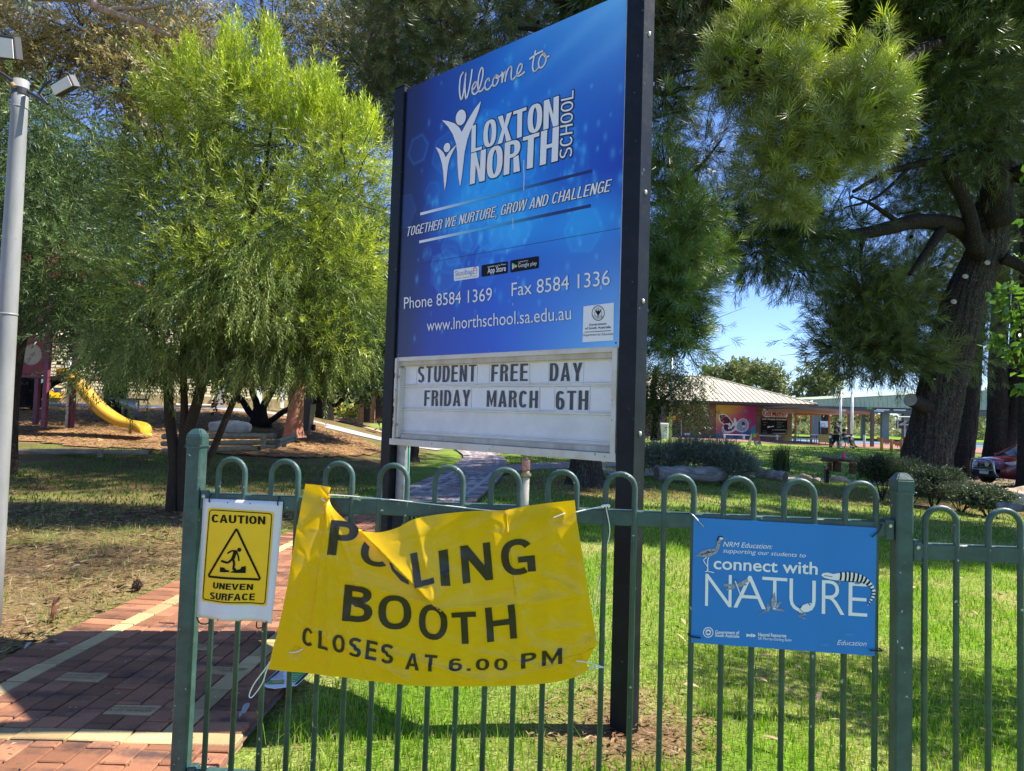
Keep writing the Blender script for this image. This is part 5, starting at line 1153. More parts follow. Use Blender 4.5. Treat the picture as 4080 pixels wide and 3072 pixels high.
# ---- olive-brown gum at the top left, dark gum above the centre
t3=tree('gum_tree','tall gum tree with fine olive and bronze leaves at the top left corner','gum tree',foot(-60,1100,15))
barktrunk([foot(-60,1100,15),A2(-60,600,15),A2(0,200,15),A2(120,60,15)],[.3,.26,.18,.1],t3,'gum',n=14,k=5,amp=.02)
c=[cl(60,90,14,90,80),cl(180,60,14,110,70),cl(300,110,14.5,110,90),cl(250,180,14,80,50),cl(110,200,14,60,30),cl(400,50,15,90,50),cl(-80,0,14,150,150),cl(200,-120,14,300,100),cl(330,230,15,60,50)]
crown('crown',t3,LEAF,c,TM_GUM,7800,.95,(.17,.145,.05),(.42,.35,.15),51,up=0,droop=.6,sub=24,subr=.5,rnd=.6,shell=.2,sunc=(.52,.38,.22),sunf=.3)
limbs([([A2(120,60,15),A2(220,130,15),A2(300,260,15),A2(380,420,15.5)],.07,.02),([A2(0,200,15),A2(120,240,15),A2(210,300,15),A2(250,420,15)],.06,.02),([A2(-20,300,15),A2(100,150,15),A2(160,40,15)],.06,.02),([A2(250,150,15),A2(330,100,15),A2(420,60,15)],.04,.01)],t3,'branch')
twigs(t3,'branch',c,170,.012,1.2,6)
t4=tree('gum_tree','gum tree with dark red-brown forking branches and fine leaves above the weeping tree','gum tree',foot(700,905,30))
barktrunk([foot(700,905,30),A2(705,700,30),A2(690,450,29),A2(650,200,28)],[.4,.34,.25,.12],t4,'dark',n=14,k=5)
c=[cl(640,60,27,110,80),cl(740,110,27,110,110),cl(580,90,27,70,70),cl(840,240,27,60,100),cl(680,230,27,110,70),cl(820,60,28,100,80),cl(700,-80,28,260,80),cl(940,60,29,110,80),cl(1000,160,29,90,60)]
crown('crown',t4,LEAF,c,TM_GUM,5600,1.5,(.10,.11,.035),(.36,.31,.13),61,up=0,droop=.6,sub=20,subr=.9,rnd=.6,shell=.15)
limbs([([A2(650,200,28),A2(600,120,28),A2(570,30,28),A2(560,-40,28)],.12,.05),([A2(660,240,28),A2(720,150,28),A2(760,60,28),A2(770,-30,28)],.12,.05),([A2(690,380,29),A2(760,260,29),A2(830,120,29),A2(840,0,29)],.14,.05),([A2(640,190,28),A2(560,190,28),A2(480,140,28)],.08,.03)],t4,'branch')
twigs(t4,'branch',c,200,.022,2.2,7)
# ---- gum branch with separate leaves hanging into the top of the frame
gb=tree('gum_tree','overhanging gum with pale limb and separate grey-green leaves at the top, nearest the camera','gum tree',(-9.2,6.9,0))
limbs([([(-9.2,6.9,-.1),(-8.6,6.9,3),(-7.4,6.9,5.4),at(336,-30,6.9)],.2,.09),([at(336,-30,6.9),at(390,28,6.9),at(427,42,6.9),at(475,60,6.9),at(540,80,6.9),at(600,105,6.9),at(680,143,6.9)],.045,.022),([at(427,42,6.9),at(480,32,6.9),at(560,34,6.9),at(640,20,6.9),at(760,-10,6.9)],.025,.012),([at(600,105,6.9),at(640,70,6.8),at(680,30,6.8),at(700,-30,6.8)],.012,.006),([at(475,60,6.9),at(560,10,6.9),at(600,-40,6.9)],.014,.007)],gb,'gum')
def leafmesh(L_,W_,fold=.25,curve_=.2,n=5,name='leaf'):
    V=[];F=[]
    for i in range(n+1):
        t=i/n; w_=W_/2*math.sin(math.pi*min(1,t*.96+.04))**.8*(1-.25*t) if 0<i<n else .0006; z_=-curve_*L_*t*t
        V+=[(-w_,L_*t,z_+w_*fold),(0,L_*t,z_),(w_,L_*t,z_+w_*fold)]
    for i in range(n): k=i*3; F+=[(k,k+1,k+4,k+3),(k+1,k+2,k+5,k+4)]
    me=bpy.data.meshes.new(name); me.from_pydata(V,[],F); me.update(); me.polygons.foreach_set('use_smooth',[True]*len(F)); return me
M['gumleaf']=mat('gum_leaf',(.17,.22,.14),.45,.3,3,trans=.25); M['brightleaf']=mat('bright_leaf',(.13,.26,.025),.28,.3,5,trans=.45,c2=(.06,.16,.02),spec=.6)
def scatter_leaves(parent,me,spots,n,seed,droop=1.,szr=(.7,1.2),label=None):
    r=random.Random(seed)
    for i in range(n):
        c,rad,_=spots[r.randrange(len(spots))]; p=Vector([c[j]+r.gauss(0,.5)*rad[j] for j in range(3)])
        d=Vector((r.gauss(0,.7),r.gauss(0,.7),r.gauss(0,.5)-droop)).normalized(); o=bpy.data.objects.new('leaf',me); COL.objects.link(o); o.parent=parent; o.matrix_parent_inverse=WM(parent).inverted()
        o.rotation_euler=(d.to_track_quat('Y','Z').to_matrix()@Matrix.Rotation(r.uniform(0,6.28),3,'Y')).to_euler(); s_=r.uniform(*szr); o.scale=(s_,s_,s_); o.location=p
lm_=leafmesh(.068,.026); lm_.materials.append(M['gumleaf'])
scatter_leaves(gb,lm_,[cpx(600,40,6.9,90,40,.3),cpx(690,25,6.8,60,50,.3),cpx(760,20,6.8,90,50,.3),cpx(640,80,6.8,80,40,.3),cpx(860,40,6.9,50,40,.2),cpx(120,5,5.5,40,20,.2)],130,5)
o=crown('crown',gb,LEAF,[((-7.5,6.9,6.1),(2.2,1.0,.5),1),((-4.5,6.9,6.7),(2.0,.9,.5),1),((-1.6,6.8,7.2),(1.8,.9,.5),1),((.8,6.6,7.6),(1.6,.8,.5),.8)],TM_GUM,1900,.95,(.13,.16,.09),(.2,.22,.12),71,droop=1,rnd=.6)  # all but the first clump added out of view to shade the left ground
# ---- big pine on the right
Y5=19.0
B5=foot(2022,1030,Y5)
t5=tree('pine_tree','huge old pine with deeply furrowed leaning trunk and a sawn-off branch stub','pine tree',B5)
barktrunk([B5+Vector((-.15,0,-.1)),A2(2002,1000,Y5),A2(2010,950,Y5),A2(2030,847,Y5),A2(2058,740,Y5),A2(2080,661,Y5),A2(2102,610,Y5),A2(2130,540,Y5),A2(2140,468,Y5),A2(2162,350,Y5),A2(2180,234,Y5),A2(2192,60,Y5),A2(2200,-300,Y5)],[.74,.61,.58,.56,.53,.51,.50,.47,.43,.39,.37,.32,.2],t5,'pine',n=150,k=28,amp=.045,fr=15,flare=.2)
z4=lambda x,y,Y:at(2500+x/1.3886,y/1.3886,Y)
limbs([([z4(1960,1400,18.5),z4(1880,1290,18.2),z4(1780,1240,18),z4(1600,1225,17.6),z4(1450,1260,17.2),z4(1300,1290,17),z4(1150,1300,16.6),z4(800,1290,16),z4(400,1330,15.6)],.27,.07),
 ([z4(2070,1250,18.5),z4(2030,1000,18.3),z4(2010,850,18.1),z4(1990,700,18),z4(2010,500,18),z4(2000,200,18)],.36,.18),
 ([z4(2000,1000,18.2),z4(1960,900,18),z4(1850,880,17.8),z4(1740,890,17.5),z4(1600,910,17),z4(1420,965,16.5),z4(1250,1060,16)],.20,.04),
 ([z4(1930,1400,18.0),z4(1890,1180,17.8),z4(1820,1020,17.6),z4(1745,905,17.4)],.19,.13),
 ([z4(1740,1270,17.8),z4(1650,1400,17.6),z4(1560,1520,17.5)],.14,.05),([z4(1500,1230,17.2),z4(1350,1130,17),z4(1250,1090,16.8)],.07,.02),([z4(2150,980,18.5),z4(2194,940,18.5),z4(2300,900,18.5)],.22,.14),([z4(2080,1430,18.5),z4(2150,1460,18.4),z4(2230,1510,18.3)],.16,.12),([z4(1540,700,16),z4(1400,820,15.6),z4(1150,860,15)],.06,.02),
 ([z4(1560,930,16.8),z4(1380,1090,16.2),z4(1200,1150,15.8)],.05,.02),([z4(1300,1300,17),z4(1290,1450,17),z4(1300,1560,17)],.05,.02),
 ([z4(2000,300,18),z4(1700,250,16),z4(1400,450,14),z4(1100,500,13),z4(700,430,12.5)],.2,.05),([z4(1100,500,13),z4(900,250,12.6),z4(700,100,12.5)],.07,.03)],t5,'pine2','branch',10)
mb=MB(); a=at(3200+1075/2.5137,1400+485/2.5137,17.9); b=at(3200+1190/2.5137,1400+540/2.5137,18.3); mb.tube([a,b+(b-a)*.3],[.17,.19],18); mb.build('sawn_stub',BK['pine2'],t5)
M['cutwood']=mat('cut_wood',(.34,.33,.30),.85,.25,12)
mb=MB(); mb.tube([a+(a-b)*.012,a],[.155,.16],18); mb.build('cut_face',M['cutwood'],t5)
for (x,y) in ((86,303),(152,306),(128,88),(355,70),(36,582),(36,773),(222,153)):
    if (x,y)==(86,303): continue
    p=at(3700+x/1.516,1000+y/1.516,18.22+(.0 if x>60 else .12)); mb=MB(); mb.ball(p,.085 if y!=773 else .04,12,6,(1,.35,.75)); mb.build('cut_scar',M['cutwood'],t5)
c5=[cl(2000,80,18,200,110),cl(1880,40,17,140,90),cl(2110,240,17.5,110,120),cl(1990,300,18.5,150,110),cl(2080,400,20,110,90),cl(1930,420,20,130,60),cl(1880,150,19,90,90),cl(1760,20,18,110,70),cl(1980,180,17,170,80)]
crown('crown',t5,NEEDLE,c5,TM_PN,6000,1.9,(.035,.075,.024),(.12,.16,.05),81,up=.15,sub=14,subr=.9,rnd=.6,shell=.25)
c5b=[cl(1840,590,19,68,42),cl(1880,660,19,93,51),cl(1860,730,19,76,42),cl(1920,770,19,93,32),cl(1950,700,20,59,59),cl(1990,600,21,59,51),cl(1820,760,18.6,42,23),cl(2110,620,24,42,76),cl(2110,760,24,34,59)]
o=crown('lower_foliage',t5,NEEDLE,c5b,TM_PN,5200,1.9,(.04,.075,.022),(.15,.20,.05),82,up=.1,sub=14,subr=.7,rnd=.6,shell=.1,sunc=(.25,.28,.09),sunf=.4)
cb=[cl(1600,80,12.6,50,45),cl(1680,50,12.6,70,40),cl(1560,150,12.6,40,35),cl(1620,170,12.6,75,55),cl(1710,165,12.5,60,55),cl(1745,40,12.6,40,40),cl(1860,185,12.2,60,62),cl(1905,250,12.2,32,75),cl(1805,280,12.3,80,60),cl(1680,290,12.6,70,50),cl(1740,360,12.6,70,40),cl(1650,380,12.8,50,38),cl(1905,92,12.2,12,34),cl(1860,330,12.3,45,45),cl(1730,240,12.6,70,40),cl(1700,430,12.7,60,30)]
o=crown('sunlit_bough',t5,NEEDLE,cb,TM_PT,3600,1.75,(.14,.19,.05),(.30,.34,.09),83,up=.45,out=.9,sub=7,subr=.22,rnd=.35,shell=.3,sunc=(.52,.62,.05),sunf=.9); o['label']='bright yellow-green sunlit bough'
cs=[cl(1640,540,16,72,36),cl(1570,470,16,64,40),cl(1720,580,16.5,44,28),cl(1760,510,17,64,36),cl(1500,520,15,40,40),cl(1700,480,16,72,32)]
crown('sparse_foliage',t5,NEEDLE,cs,TM_PN,2300,1.6,(.04,.085,.03),(.09,.14,.045),84,up=0,droop=.4,sub=12,subr=.6,rnd=.6,shell=.0)
twigs(t5,'pine2',cs+c5b+[cl(1850,480,18,150,60)],230,.02,1.3,8)
# unseen clumps added out of frame to shade the lawn and the car
cc=[((5.2,16.6,12.6),(2.6,1.5,1.3),12),((10,17.4,13),(3.2,1.8,1.3),12),((15,18.6,14),(4,2.2,2),14),((9.4,10.3,11.8),(4.4,.9,1.0),18),((13.5,10.0,13),(3,.8,1.2),8),((20,20,15),(5,3,3),14),((13.5,22,16),(5,4,3),14),((25,31,14),(5,4,3),18),((28,38,14),(6,4,3),16),((22.5,26.5,13),(4,3,3),14),((33,44,14),(6,5,3),12),((31,34,13),(4,4,2),12),((17,25,16),(4,3,3),10)]
cc+=[((19.5,12.8,17),(3.4,1.4,1.4),10),((30,25.5,14),(5,3.2,2),16),((17.5,10.7,14.5),(3,1.3,1.2),8)]
crown('unseen_shade_leaves',t5,NEEDLE,cc,TM_FAR,9500,.85,(.04,.085,.025),(.08,.13,.035),86,sub=10,subr=1.3,rnd=.8,shell=.0)
crown('unseen_shade_canopy',t5,NEEDLE,cc,TM_PN,6500,3.9,(.04,.085,.025),(.08,.13,.035),85,sub=16,subr=1.1,rnd=.6,shell=.0)
# ---- pine behind the sign
Y6=14.7
B6=foot(1268,1042,Y6)
t6=tree('pine_tree','tall pine whose trunk stands directly behind the school sign, with cones on its limbs','pine tree',B6)
barktrunk([B6,A2(1266,1010,Y6),A2(1268,900,Y6),A2(1280,500,Y6),A2(1320,120,Y6),A2(1345,-100,Y6),A2(1350,-500,Y6)],[.42,.30,.27,.25,.22,.2,.12],t6,'pine',n=60,k=14,amp=.05,fr=11,flare=.35)
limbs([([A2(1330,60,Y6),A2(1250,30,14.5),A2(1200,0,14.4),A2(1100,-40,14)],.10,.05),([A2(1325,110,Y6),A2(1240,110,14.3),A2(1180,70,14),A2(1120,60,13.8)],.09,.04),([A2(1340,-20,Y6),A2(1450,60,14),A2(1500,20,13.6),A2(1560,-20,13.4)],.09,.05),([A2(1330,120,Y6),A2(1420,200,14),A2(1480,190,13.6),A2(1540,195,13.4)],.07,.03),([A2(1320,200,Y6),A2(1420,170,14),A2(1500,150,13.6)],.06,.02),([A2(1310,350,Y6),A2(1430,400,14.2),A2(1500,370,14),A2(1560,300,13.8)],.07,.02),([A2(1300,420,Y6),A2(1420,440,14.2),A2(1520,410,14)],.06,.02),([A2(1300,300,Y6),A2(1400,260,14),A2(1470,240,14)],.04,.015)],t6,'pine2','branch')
c6=[cl(880,60,14,110,80),cl(800,150,14.3,80,70),cl(960,130,14,100,60),cl(1050,30,14,110,60),cl(880,-40,14,150,60),cl(1180,60,15.5,110,50),cl(860,210,14.5,70,50),cl(1400,-60,14,160,60)]
crown('crown',t6,NEEDLE,c6,TM_PN,4600,1.5,(.05,.08,.03),(.18,.20,.08),91,up=.1,sub=14,subr=.6,rnd=.6,shell=.1)
c6b=[cl(1435,360,14,32,57),cl(1470,480,13.8,57,57),cl(1440,560,13.6,49,49),cl(1465,620,14,50,52),cl(1440,700,13.8,49,49),cl(1470,700,14,35,30),cl(1430,260,14,32,32),cl(1500,560,14.4,49,41),cl(1450,640,13.6,41,41),cl(1480,750,14,32,20)]
crown('side_foliage',t6,NEEDLE,c6b,TM_PT,2700,1.65,(.045,.10,.026),(.12,.20,.04),92,up=.2,sub=12,subr=.42,rnd=.5,shell=.2,sunc=(.25,.36,.035),sunf=.35)
c6s=[cl(1470,120,14,70,90),cl(1440,200,14.2,50,60),cl(1520,320,14,60,70)]
crown('thin_foliage',t6,NEEDLE,c6s,TM_PN,800,1.3,(.06,.085,.04),(.12,.14,.07),93,rnd=.8,shell=0,sub=8,subr=.4)
cc6=[((2.2,14.6,11.2),(3.6,2.4,1.4),14),((4.5,17,12),(3.5,2.4,1.6),10)]  # unseen crown top, added for the shade it throws on the ground
crown('unseen_shade_canopy',t6,NEEDLE,cc6,TM_PN,2600,3.0,(.04,.085,.025),(.08,.13,.035),94,sub=16,subr=.9,rnd=.6,shell=.1)
twigs(t6,'pine2',c6s+c6+c6b,260,.012,1.0,9)
cone=MB(); cone.ball((0,0,0),.034,7,6,(1,1,1.35)); cm=bpy.data.meshes.new('cone'); cm.from_pydata(cone.V,[],cone.F); cm.materials.append(BK['dark'])
r=random.Random(4)
for par,spots,n in ((t6,[cl(1450,70,13.8,60,60),cl(1440,190,13.9,60,50),cl(1150,50,14,60,40)],34),(t5,[cl(1690,560,16.8,110,50),cl(1850,500,17.4,150,60),cl(1600,150,12,60,50),cl(1830,260,11.9,60,60)],46)):
    for i in range(n):
        c,rad,_=spots[r.randrange(len(spots))]; o=bpy.data.objects.new('cone',cm); COL.objects.link(o); o.parent=par; o.matrix_parent_inverse=WM(par).inverted(); o.location=[c[j]+r.gauss(0,.55)*rad[j] for j in range(3)]; o.rotation_euler=(r.uniform(2,4),r.uniform(-1,1),0); s_=r.uniform(.8,1.4); o.scale=(s_,)*3
# ---- other pine trunks at the right
def ptrunk(lab,pts,rr,Y,clm,n,seed,forks=()):
    b=foot(pts[0][0]/K,pts[0][1]/K,Y); t=tree('pine_tree',lab,'pine tree',b)
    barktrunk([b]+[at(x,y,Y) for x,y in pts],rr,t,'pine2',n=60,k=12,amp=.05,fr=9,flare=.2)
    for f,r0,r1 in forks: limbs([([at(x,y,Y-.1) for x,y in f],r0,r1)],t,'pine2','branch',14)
    crown('crown',t,NEEDLE,clm,TM_PN,n,2.8,(.035,.07,.022),(.08,.12,.035),seed,sub=14,subr=1.1,rnd=.6,shell=.1)
ptrunk('dark pine trunk close behind the right side of the huge furrowed pine',[(3830,1822),(3845,1700),(3865,1500),(3890,1250),(3930,900),(3950,300),(3950,-400)],[.62,.50,.45,.42,.38,.34,.25,.12],31,[cl(2090,560,31,60,50),cl(2060,100,32,180,120),cl(2080,-80,32,250,80)],1500,101)
ptrunk('pine with straight dark trunk forking near the ground beside the red car',[(3975,1822),(3972,1700),(3975,1500),(3985,1250),(3992,950),(3998,300),(4000,-400)],[.80,.58,.42,.38,.35,.32,.25,.12],32,[cl(2130,430,33,90,90),cl(2180,200,33,120,120),cl(2200,-60,33,200,80),cl(2120,690,34,40,60)],1900,102,[([(3995,1790),(4035,1690),(4050,1560),(4052,1400),(4060,1200),(4066,900)],.44,.25),([(4000,1610),(4040,1570),(4090,1520)],.16,.12)])
ptrunk('pine trunk cut by the right edge of the picture',[(4090,1800),(4088,1600),(4090,1200),(4092,700),(4092,0)],[.3,.25,.24,.22,.2,.15],24,[cl(2230,500,25,60,120)],400,103)
# ---- right foreground tree with separate bright leaves
t8=tree('young_tree','young tree with glossy bright green leaves reaching in at the right edge','tree',(4.15,3.95,-.15))
barktrunk([(4.15,3.95,-.2),(4.1,3.95,1),(4.05,3.9,2.0),(4.0,3.9,3.2)],[.05,.045,.04,.02],t8,'branch',n=10,k=5,amp=.02)
zr=lambda x,y,Y=3.5: at(3700+x/1.516,1000+y/1.516,Y)
limbs([([(4.08,3.92,1.4),(3.4,3.7,1.75),zr(700,600),zr(560,700),zr(520,620),zr(500,420),zr(478,200)],.016,.003),([zr(560,700),zr(570,560),zr(560,400),zr(540,300)],.006,.003),([(3.4,3.7,1.75),zr(700,900),zr(600,880),zr(560,840)],.008,.003),([zr(540,640),zr(470,560),zr(420,540)],.004,.002)],t8,'hak')
lm2=leafmesh(.046,.026,.35,.35,6); lm2.materials.append(M['brightleaf'])
def spot_(x,y,rx,ry): c=zr(x,y); k=3.5/FPX/1.516; return (tuple(c),(rx*k,.05,ry*k),1)
spots=[spot_(480,230,50,30),spot_(460,280,50,35),spot_(450,350,50,35),spot_(500,400,50,40),spot_(540,440,40,50),spot_(560,560,40,60),spot_(520,620,50,40),spot_(470,560,50,30),spot_(565,700,30,40),spot_(565,830,25,40),spot_(600,300,40,80),spot_(600,520,50,120),spot_(430,530,25,20),spot_(640,700,50,120)]
scatter_leaves(t8,lm2,spots,210,6,droop=.35,szr=(.7,1.25))
crown('crown',t8,LEAF,[((3.85,3.95,2.3),(.75,.55,.75),3),((4.2,4.1,3.0),(.8,.6,.6),3),((3.6,3.55,1.8),(.35,.3,.3),1),((4.6,3.9,2.2),(.7,.5,.7),2)],TM_ROUND,1500,.62,(.08,.17,.02),(.14,.26,.03),111,sub=10,subr=.25)
# ---- multi-stem dark tree, red trunk, left dark trunk
zc2=lambda x,y,Y: at(700+x/2.4578,1400+y/2.4578,Y)
t9=tree('dark_tree','spreading low tree with near-black forked stems and bent side limbs behind the boulder','tree',zc2(830,745,23))
barktrunk([zc2(820,760,23),zc2(815,650,23),zc2(820,560,23)],[.36,.24,.20],t9,'dark',n=24,k=6,amp=.06,flare=.3)
limbs([([zc2(790,660,23),zc2(720,590,23),zc2(650,480,23),zc2(560,400,23),zc2(520,330,23),zc2(510,260,23)],.12,.07),([zc2(800,600,23),zc2(790,500,23),zc2(750,400,23),zc2(760,340,23),zc2(830,250,23)],.12,.08),([zc2(830,600,23),zc2(890,480,23),zc2(950,380,23),zc2(990,280,23),zc2(1000,200,23)],.13,.08),([zc2(870,720,22.8),zc2(960,660,22.6),zc2(1040,600,22.4),zc2(1120,560,22),zc2(1250,520,22),zc2(1400,480,22),zc2(1490,460,22),zc2(1560,530,22),zc2(1640,460,22),zc2(1760,370,22),zc2(1880,310,22)],.10,.05)],t9,'dark','stem',12)
c=[cl(660,700,23,190,100),cl(540,720,23,90,60),cl(780,700,22.5,80,110),cl(600,620,23,150,90),cl(720,800,22.5,60,22),cl(790,790,22.3,50,40),cl(470,780,23,60,40)]
crown('crown',t9,LEAF,c,TM_ROUND,7800,2.0,(.022,.05,.016),(.07,.11,.03),121,up=0,droop=.5,sub=18,subr=.8,rnd=.6,shell=.3,sunc=(.2,.26,.07),sunf=.25); twigs(t9,'dark',c,60,.02,1.5,12)
M['pale_ring']=mat('pale_paint',(.4,.4,.38),.8)
for x,y in ((530,345),(763,355),(940,376)): mb=MB(); p=zc2(x,y,22.78); mb.box(p,(.32,.03,.03),Matrix.Rotation(.25,3,'Y')); mb.build('paint_mark',M['pale_ring'],t9)
M['redbark']=mat('smooth_red_bark',(.36,.155,.085),.85,.35,7,.5,22,c2=(.20,.085,.05),stretch=(1,1,.5))
t10=tree('red_bark_tree','smooth red-brown tree trunk at the end of the log edging','tree',zc2(1150,830,20.5))
barktrunk([zc2(1150,850,20.5),zc2(1148,780,20.5),zc2(1168,600,20.5),zc2(1180,400,20.5),zc2(1195,250,20.5),zc2(1190,0,20.5),zc2(1180,-400,20.5)],[.31,.26,.215,.205,.20,.19,.15],t10,M['redbark'],n=40,k=8,amp=.03,fr=4,flare=.2)
crown('crown',t10,LEAF,[cl(640,560,21,150,80),cl(700,640,21,120,80)],TM_GUM,1500,1.4,(.05,.09,.03),(.10,.15,.05),131,droop=.8,sub=14,subr=.7)
zp=lambda x,y,Y: at(x/2.765,1250+y/2.765,Y)
t11=tree('dark_tree','dark leaning trunk in deep shade behind the playground tower','tree',zp(260,1010,24))
barktrunk([zp(260,1030,24),zp(265,900,24),zp(230,700,24),zp(160,500,24)],[.46,.38,.34,.28],t11,'dark',n=30,k=7,amp=.07,flare=.3)
limbs([([zp(300,1000,24),zp(450,850,24),zp(600,740,24),zp(760,680,24),zp(900,560,24)],.22,.12)],t11,'dark')
crown('crown',t11,LEAF,[cl(90,640,24,90,40),cl(230,740,24,60,30),cl(30,600,24,90,80)],TM_ROUND,2200,2.0,(.02,.045,.016),(.05,.09,.025),141,sub=16,subr=.8)
st=thing('tree_stub','short cut grey tree stump with bark beside the brick path under the sign','stump',tuple(G(893*K,998*K)))
Ys=G(893*K,998*K).y; barktrunk([A2(893,1003,Ys),A2(893,985,Ys),A2(896,968,Ys),A2(890,955,Ys),A2(888,920,Ys)],[.22,.13,.12,.12,.10],st,'pine2','trunk',n=18,k=4)
# ---- weeping dark tree in front of the school building
z5=lambda x,y,Y: at(2560+x/1.4553,1150+y/1.4553,Y)
t12=tree('drooping_tree','small tree with dark drooping sprays in front of the tan school roof','tree',z5(75,870,36))
barktrunk([z5(78,880,36),z5(78,780,36),z5(85,700,36),z5(60,600,36),z5(80,450,36)],[.30,.22,.2,.16,.1],t12,'dark',n=14,k=5)
limbs([([z5(80,740,36),z5(40,690,36),z5(10,600,36)],.1,.05),([z5(85,700,36),z5(160,600,36),z5(260,520,36)],.09,.03)],t12,'dark')
def c5_(x,y,Y,rx,ry,rd=None): return cpx(2560+x/1.4553,1150+y/1.4553,Y,rx/1.4553,ry/1.4553,rd)
crown('crown',t12,LEAF,[c5_(60,480,35,90,80),c5_(160,590,35,80,60),c5_(50,620,35,60,110),c5_(270,590,35,70,50),c5_(250,700,35,70,60),c5_(310,720,35,30,60),c5_(150,480,35,90,50),c5_(330,530,35,40,25),c5_(10,700,35,30,90)],TM_GUM,1150,1.6,(.02,.04,.014),(.06,.085,.025),151,up=0,droop=1.3,out=.3,sub=12,subr=.8,rnd=.4,shell=.0)
# ---- far gums and scrub
fars=[('slender gum with open pale crown beyond the left end of the tan roof',2740,1560,92,[(450,520,60,45),(530,490,50,40),(400,500,30,40)]),('tall pale gum behind the middle of the tan roof',2900,1570,95,[(620,500,60,55),(560,480,50,45),(600,460,40,25)]),('dense gum behind the right slope of the tan roof',3050,1590,90,[(720,520,90,65),(700,480,60,30),(790,560,60,60),(660,560,60,40),(860,600,40,40)]),('leaning gum with round tufts left of the flagpoles',3290,1640,85,[(960,500,50,35),(1000,560,70,50),(1060,570,60,50),(920,600,40,40),(1090,530,40,40)]),
 ('bushy gum seen through the covered walkway, left',3230,1745,120,[(940,800,60,60),(920,760,40,30)]),('rounded golden gum seen through the court posts',3440,1745,125,[(1230,790,60,50),(1290,760,60,40),(1350,790,60,50),(1260,740,50,25)]),('small gum beyond the court, right of the golden one',3540,1745,130,[(1400,800,40,50)]),
 ('pale gum between the right pine trunks',3800,1760,110,[(1890,750,50,60),(1900,640,60,70),(1950,820,40,50)]),('feathery grey gum beyond the right field',4010,1765,115,[(2140,790,70,60),(2170,720,60,60),(1990,760,50,80)]),('yellow-green bush past the walkway posts',3360,1745,122,[(1150,800,50,50),(1120,760,40,40)])]
for i,(lab,bx,by,Y,cls) in enumerate(fars):
    p=at(bx,by,Y); b=Vector((p.x,p.y,float(terr(p.x,p.y)))); t=tree('gum_tree',lab,'gum tree',b)
    tops=[z5(c_[0],c_[1],Y) for c_ in cls]; mb=MB()
    for q in tops: limb(mb,[b+Vector((0,0,-.3)),b.lerp(q,.4)+Vector((0,0,.5)),q],.28,.07,6,4)
    mb.build('trunk',BK['gum'],t,True)
    warm=i in (5,4,9)
    crown('crown',t,LEAF,[c5_(c_[0],c_[1],Y,c_[2]*.8,c_[3]*.75) for c_ in cls],TM_FAR,420 if i<4 else 300,1.25,(.12,.15,.06) if not warm else (.18,.18,.06),(.25,.27,.12) if not warm else (.38,.31,.12),200+i,sub=16,subr=1.0,rnd=.7,shell=.3)
# scrub belt
def belt(name,label,x0,x1,y0,y1,n,h0,h1,c0,c1,seed,sz=3.0,kind='stuff'):
    r=np.random.default_rng(seed); P=np.stack([r.uniform(x0,x1,n),r.uniform(y0,y1,n),np.zeros(n)],-1); P[:,2]=terr(P[:,0],P[:,1])+r.uniform(0,1,n)**1.6*(h0+(h1-h0)*r.uniform(0,1,n))
    D=r.normal(size=(n,3))*.6+[0,0,.6]; t=r.uniform(0,1,(n,1)); C=np.array(c0)*(1-t)+np.array(c1)*t; V,F_,cc=instance(TM_FAR[0],P,D,sz*r.uniform(.6,1.3,n),C,r)
    return tag(npmesh(name,V,F_,cc,None,LEAF),label=label,kind='stuff')
belt('scrubland','grey-green saltbush scrub beyond the sports field',40,150,112,165,5200,.6,2.4,(.20,.22,.13),(.33,.32,.19),301,2.2)
belt('scrubland','darker scrub rows in the far distance',20,420,220,420,3800,1.5,4.5,(.13,.17,.10),(.22,.25,.14),302,6)
belt('distant_trees','distant tree line along the horizon',-400,500,450,520,2600,3,11,(.06,.085,.05),(.10,.13,.07),303,9)
belt('distant_trees','dark tree belt behind the school buildings on the left',-75,8,62,80,5200,1,13,(.03,.06,.02),(.09,.12,.04),304,3.2)
# ================================================================== shrubs, rocks, logs
def shrub(lab,cl_,tm,n,size,c0,c1,seed,name='shrub',cat='shrub',**kw):
    c=cl_[0][0]; t=thing(name,lab,cat,(c[0],c[1],float(terr(c[0],c[1])))); mb=MB(); r=random.Random(seed)
    for k in range(7):
        q=Vector(c)+Vector((r.uniform(-.4,.4),r.uniform(-.2,.2),0)); mb.tube([(c[0]+r.uniform(-.05,.05),c[1],float(terr(c[0],c[1]))-.05),q],[.015,.006],5)
    mb.build('stems',BK['hak'],t)
    crown('foliage',t,LEAF,cl_,tm,n,size,c0,c1,seed,**kw); return t
g0,g1=(.11,.14,.11),(.24,.27,.22)
shrub('grey-green saltbush at the left, touching the sign post',[c5_(-20,960,19,90,60)],TM_BUSH,1300,1.0,g0,g1,401,sub=10,subr=.25,up=.4)
shrub('mounded grey-green saltbush behind the long grey log',[c5_(130,975,18.5,100,50),c5_(290,945,18.5,105,55)],TM_BUSH,4200,1.0,g0,g1,402,sub=14,subr=.2,up=.6)
shrub('largest grey-green saltbush at the right end of the long log',[c5_(450,975,18,110,65),c5_(555,1035,17.5,85,60)],TM_BUSH,4200,1.0,g0,g1,403,sub=14,subr=.2,up=.6)
d0,d1=(.03,.05,.025),(.08,.11,.055)
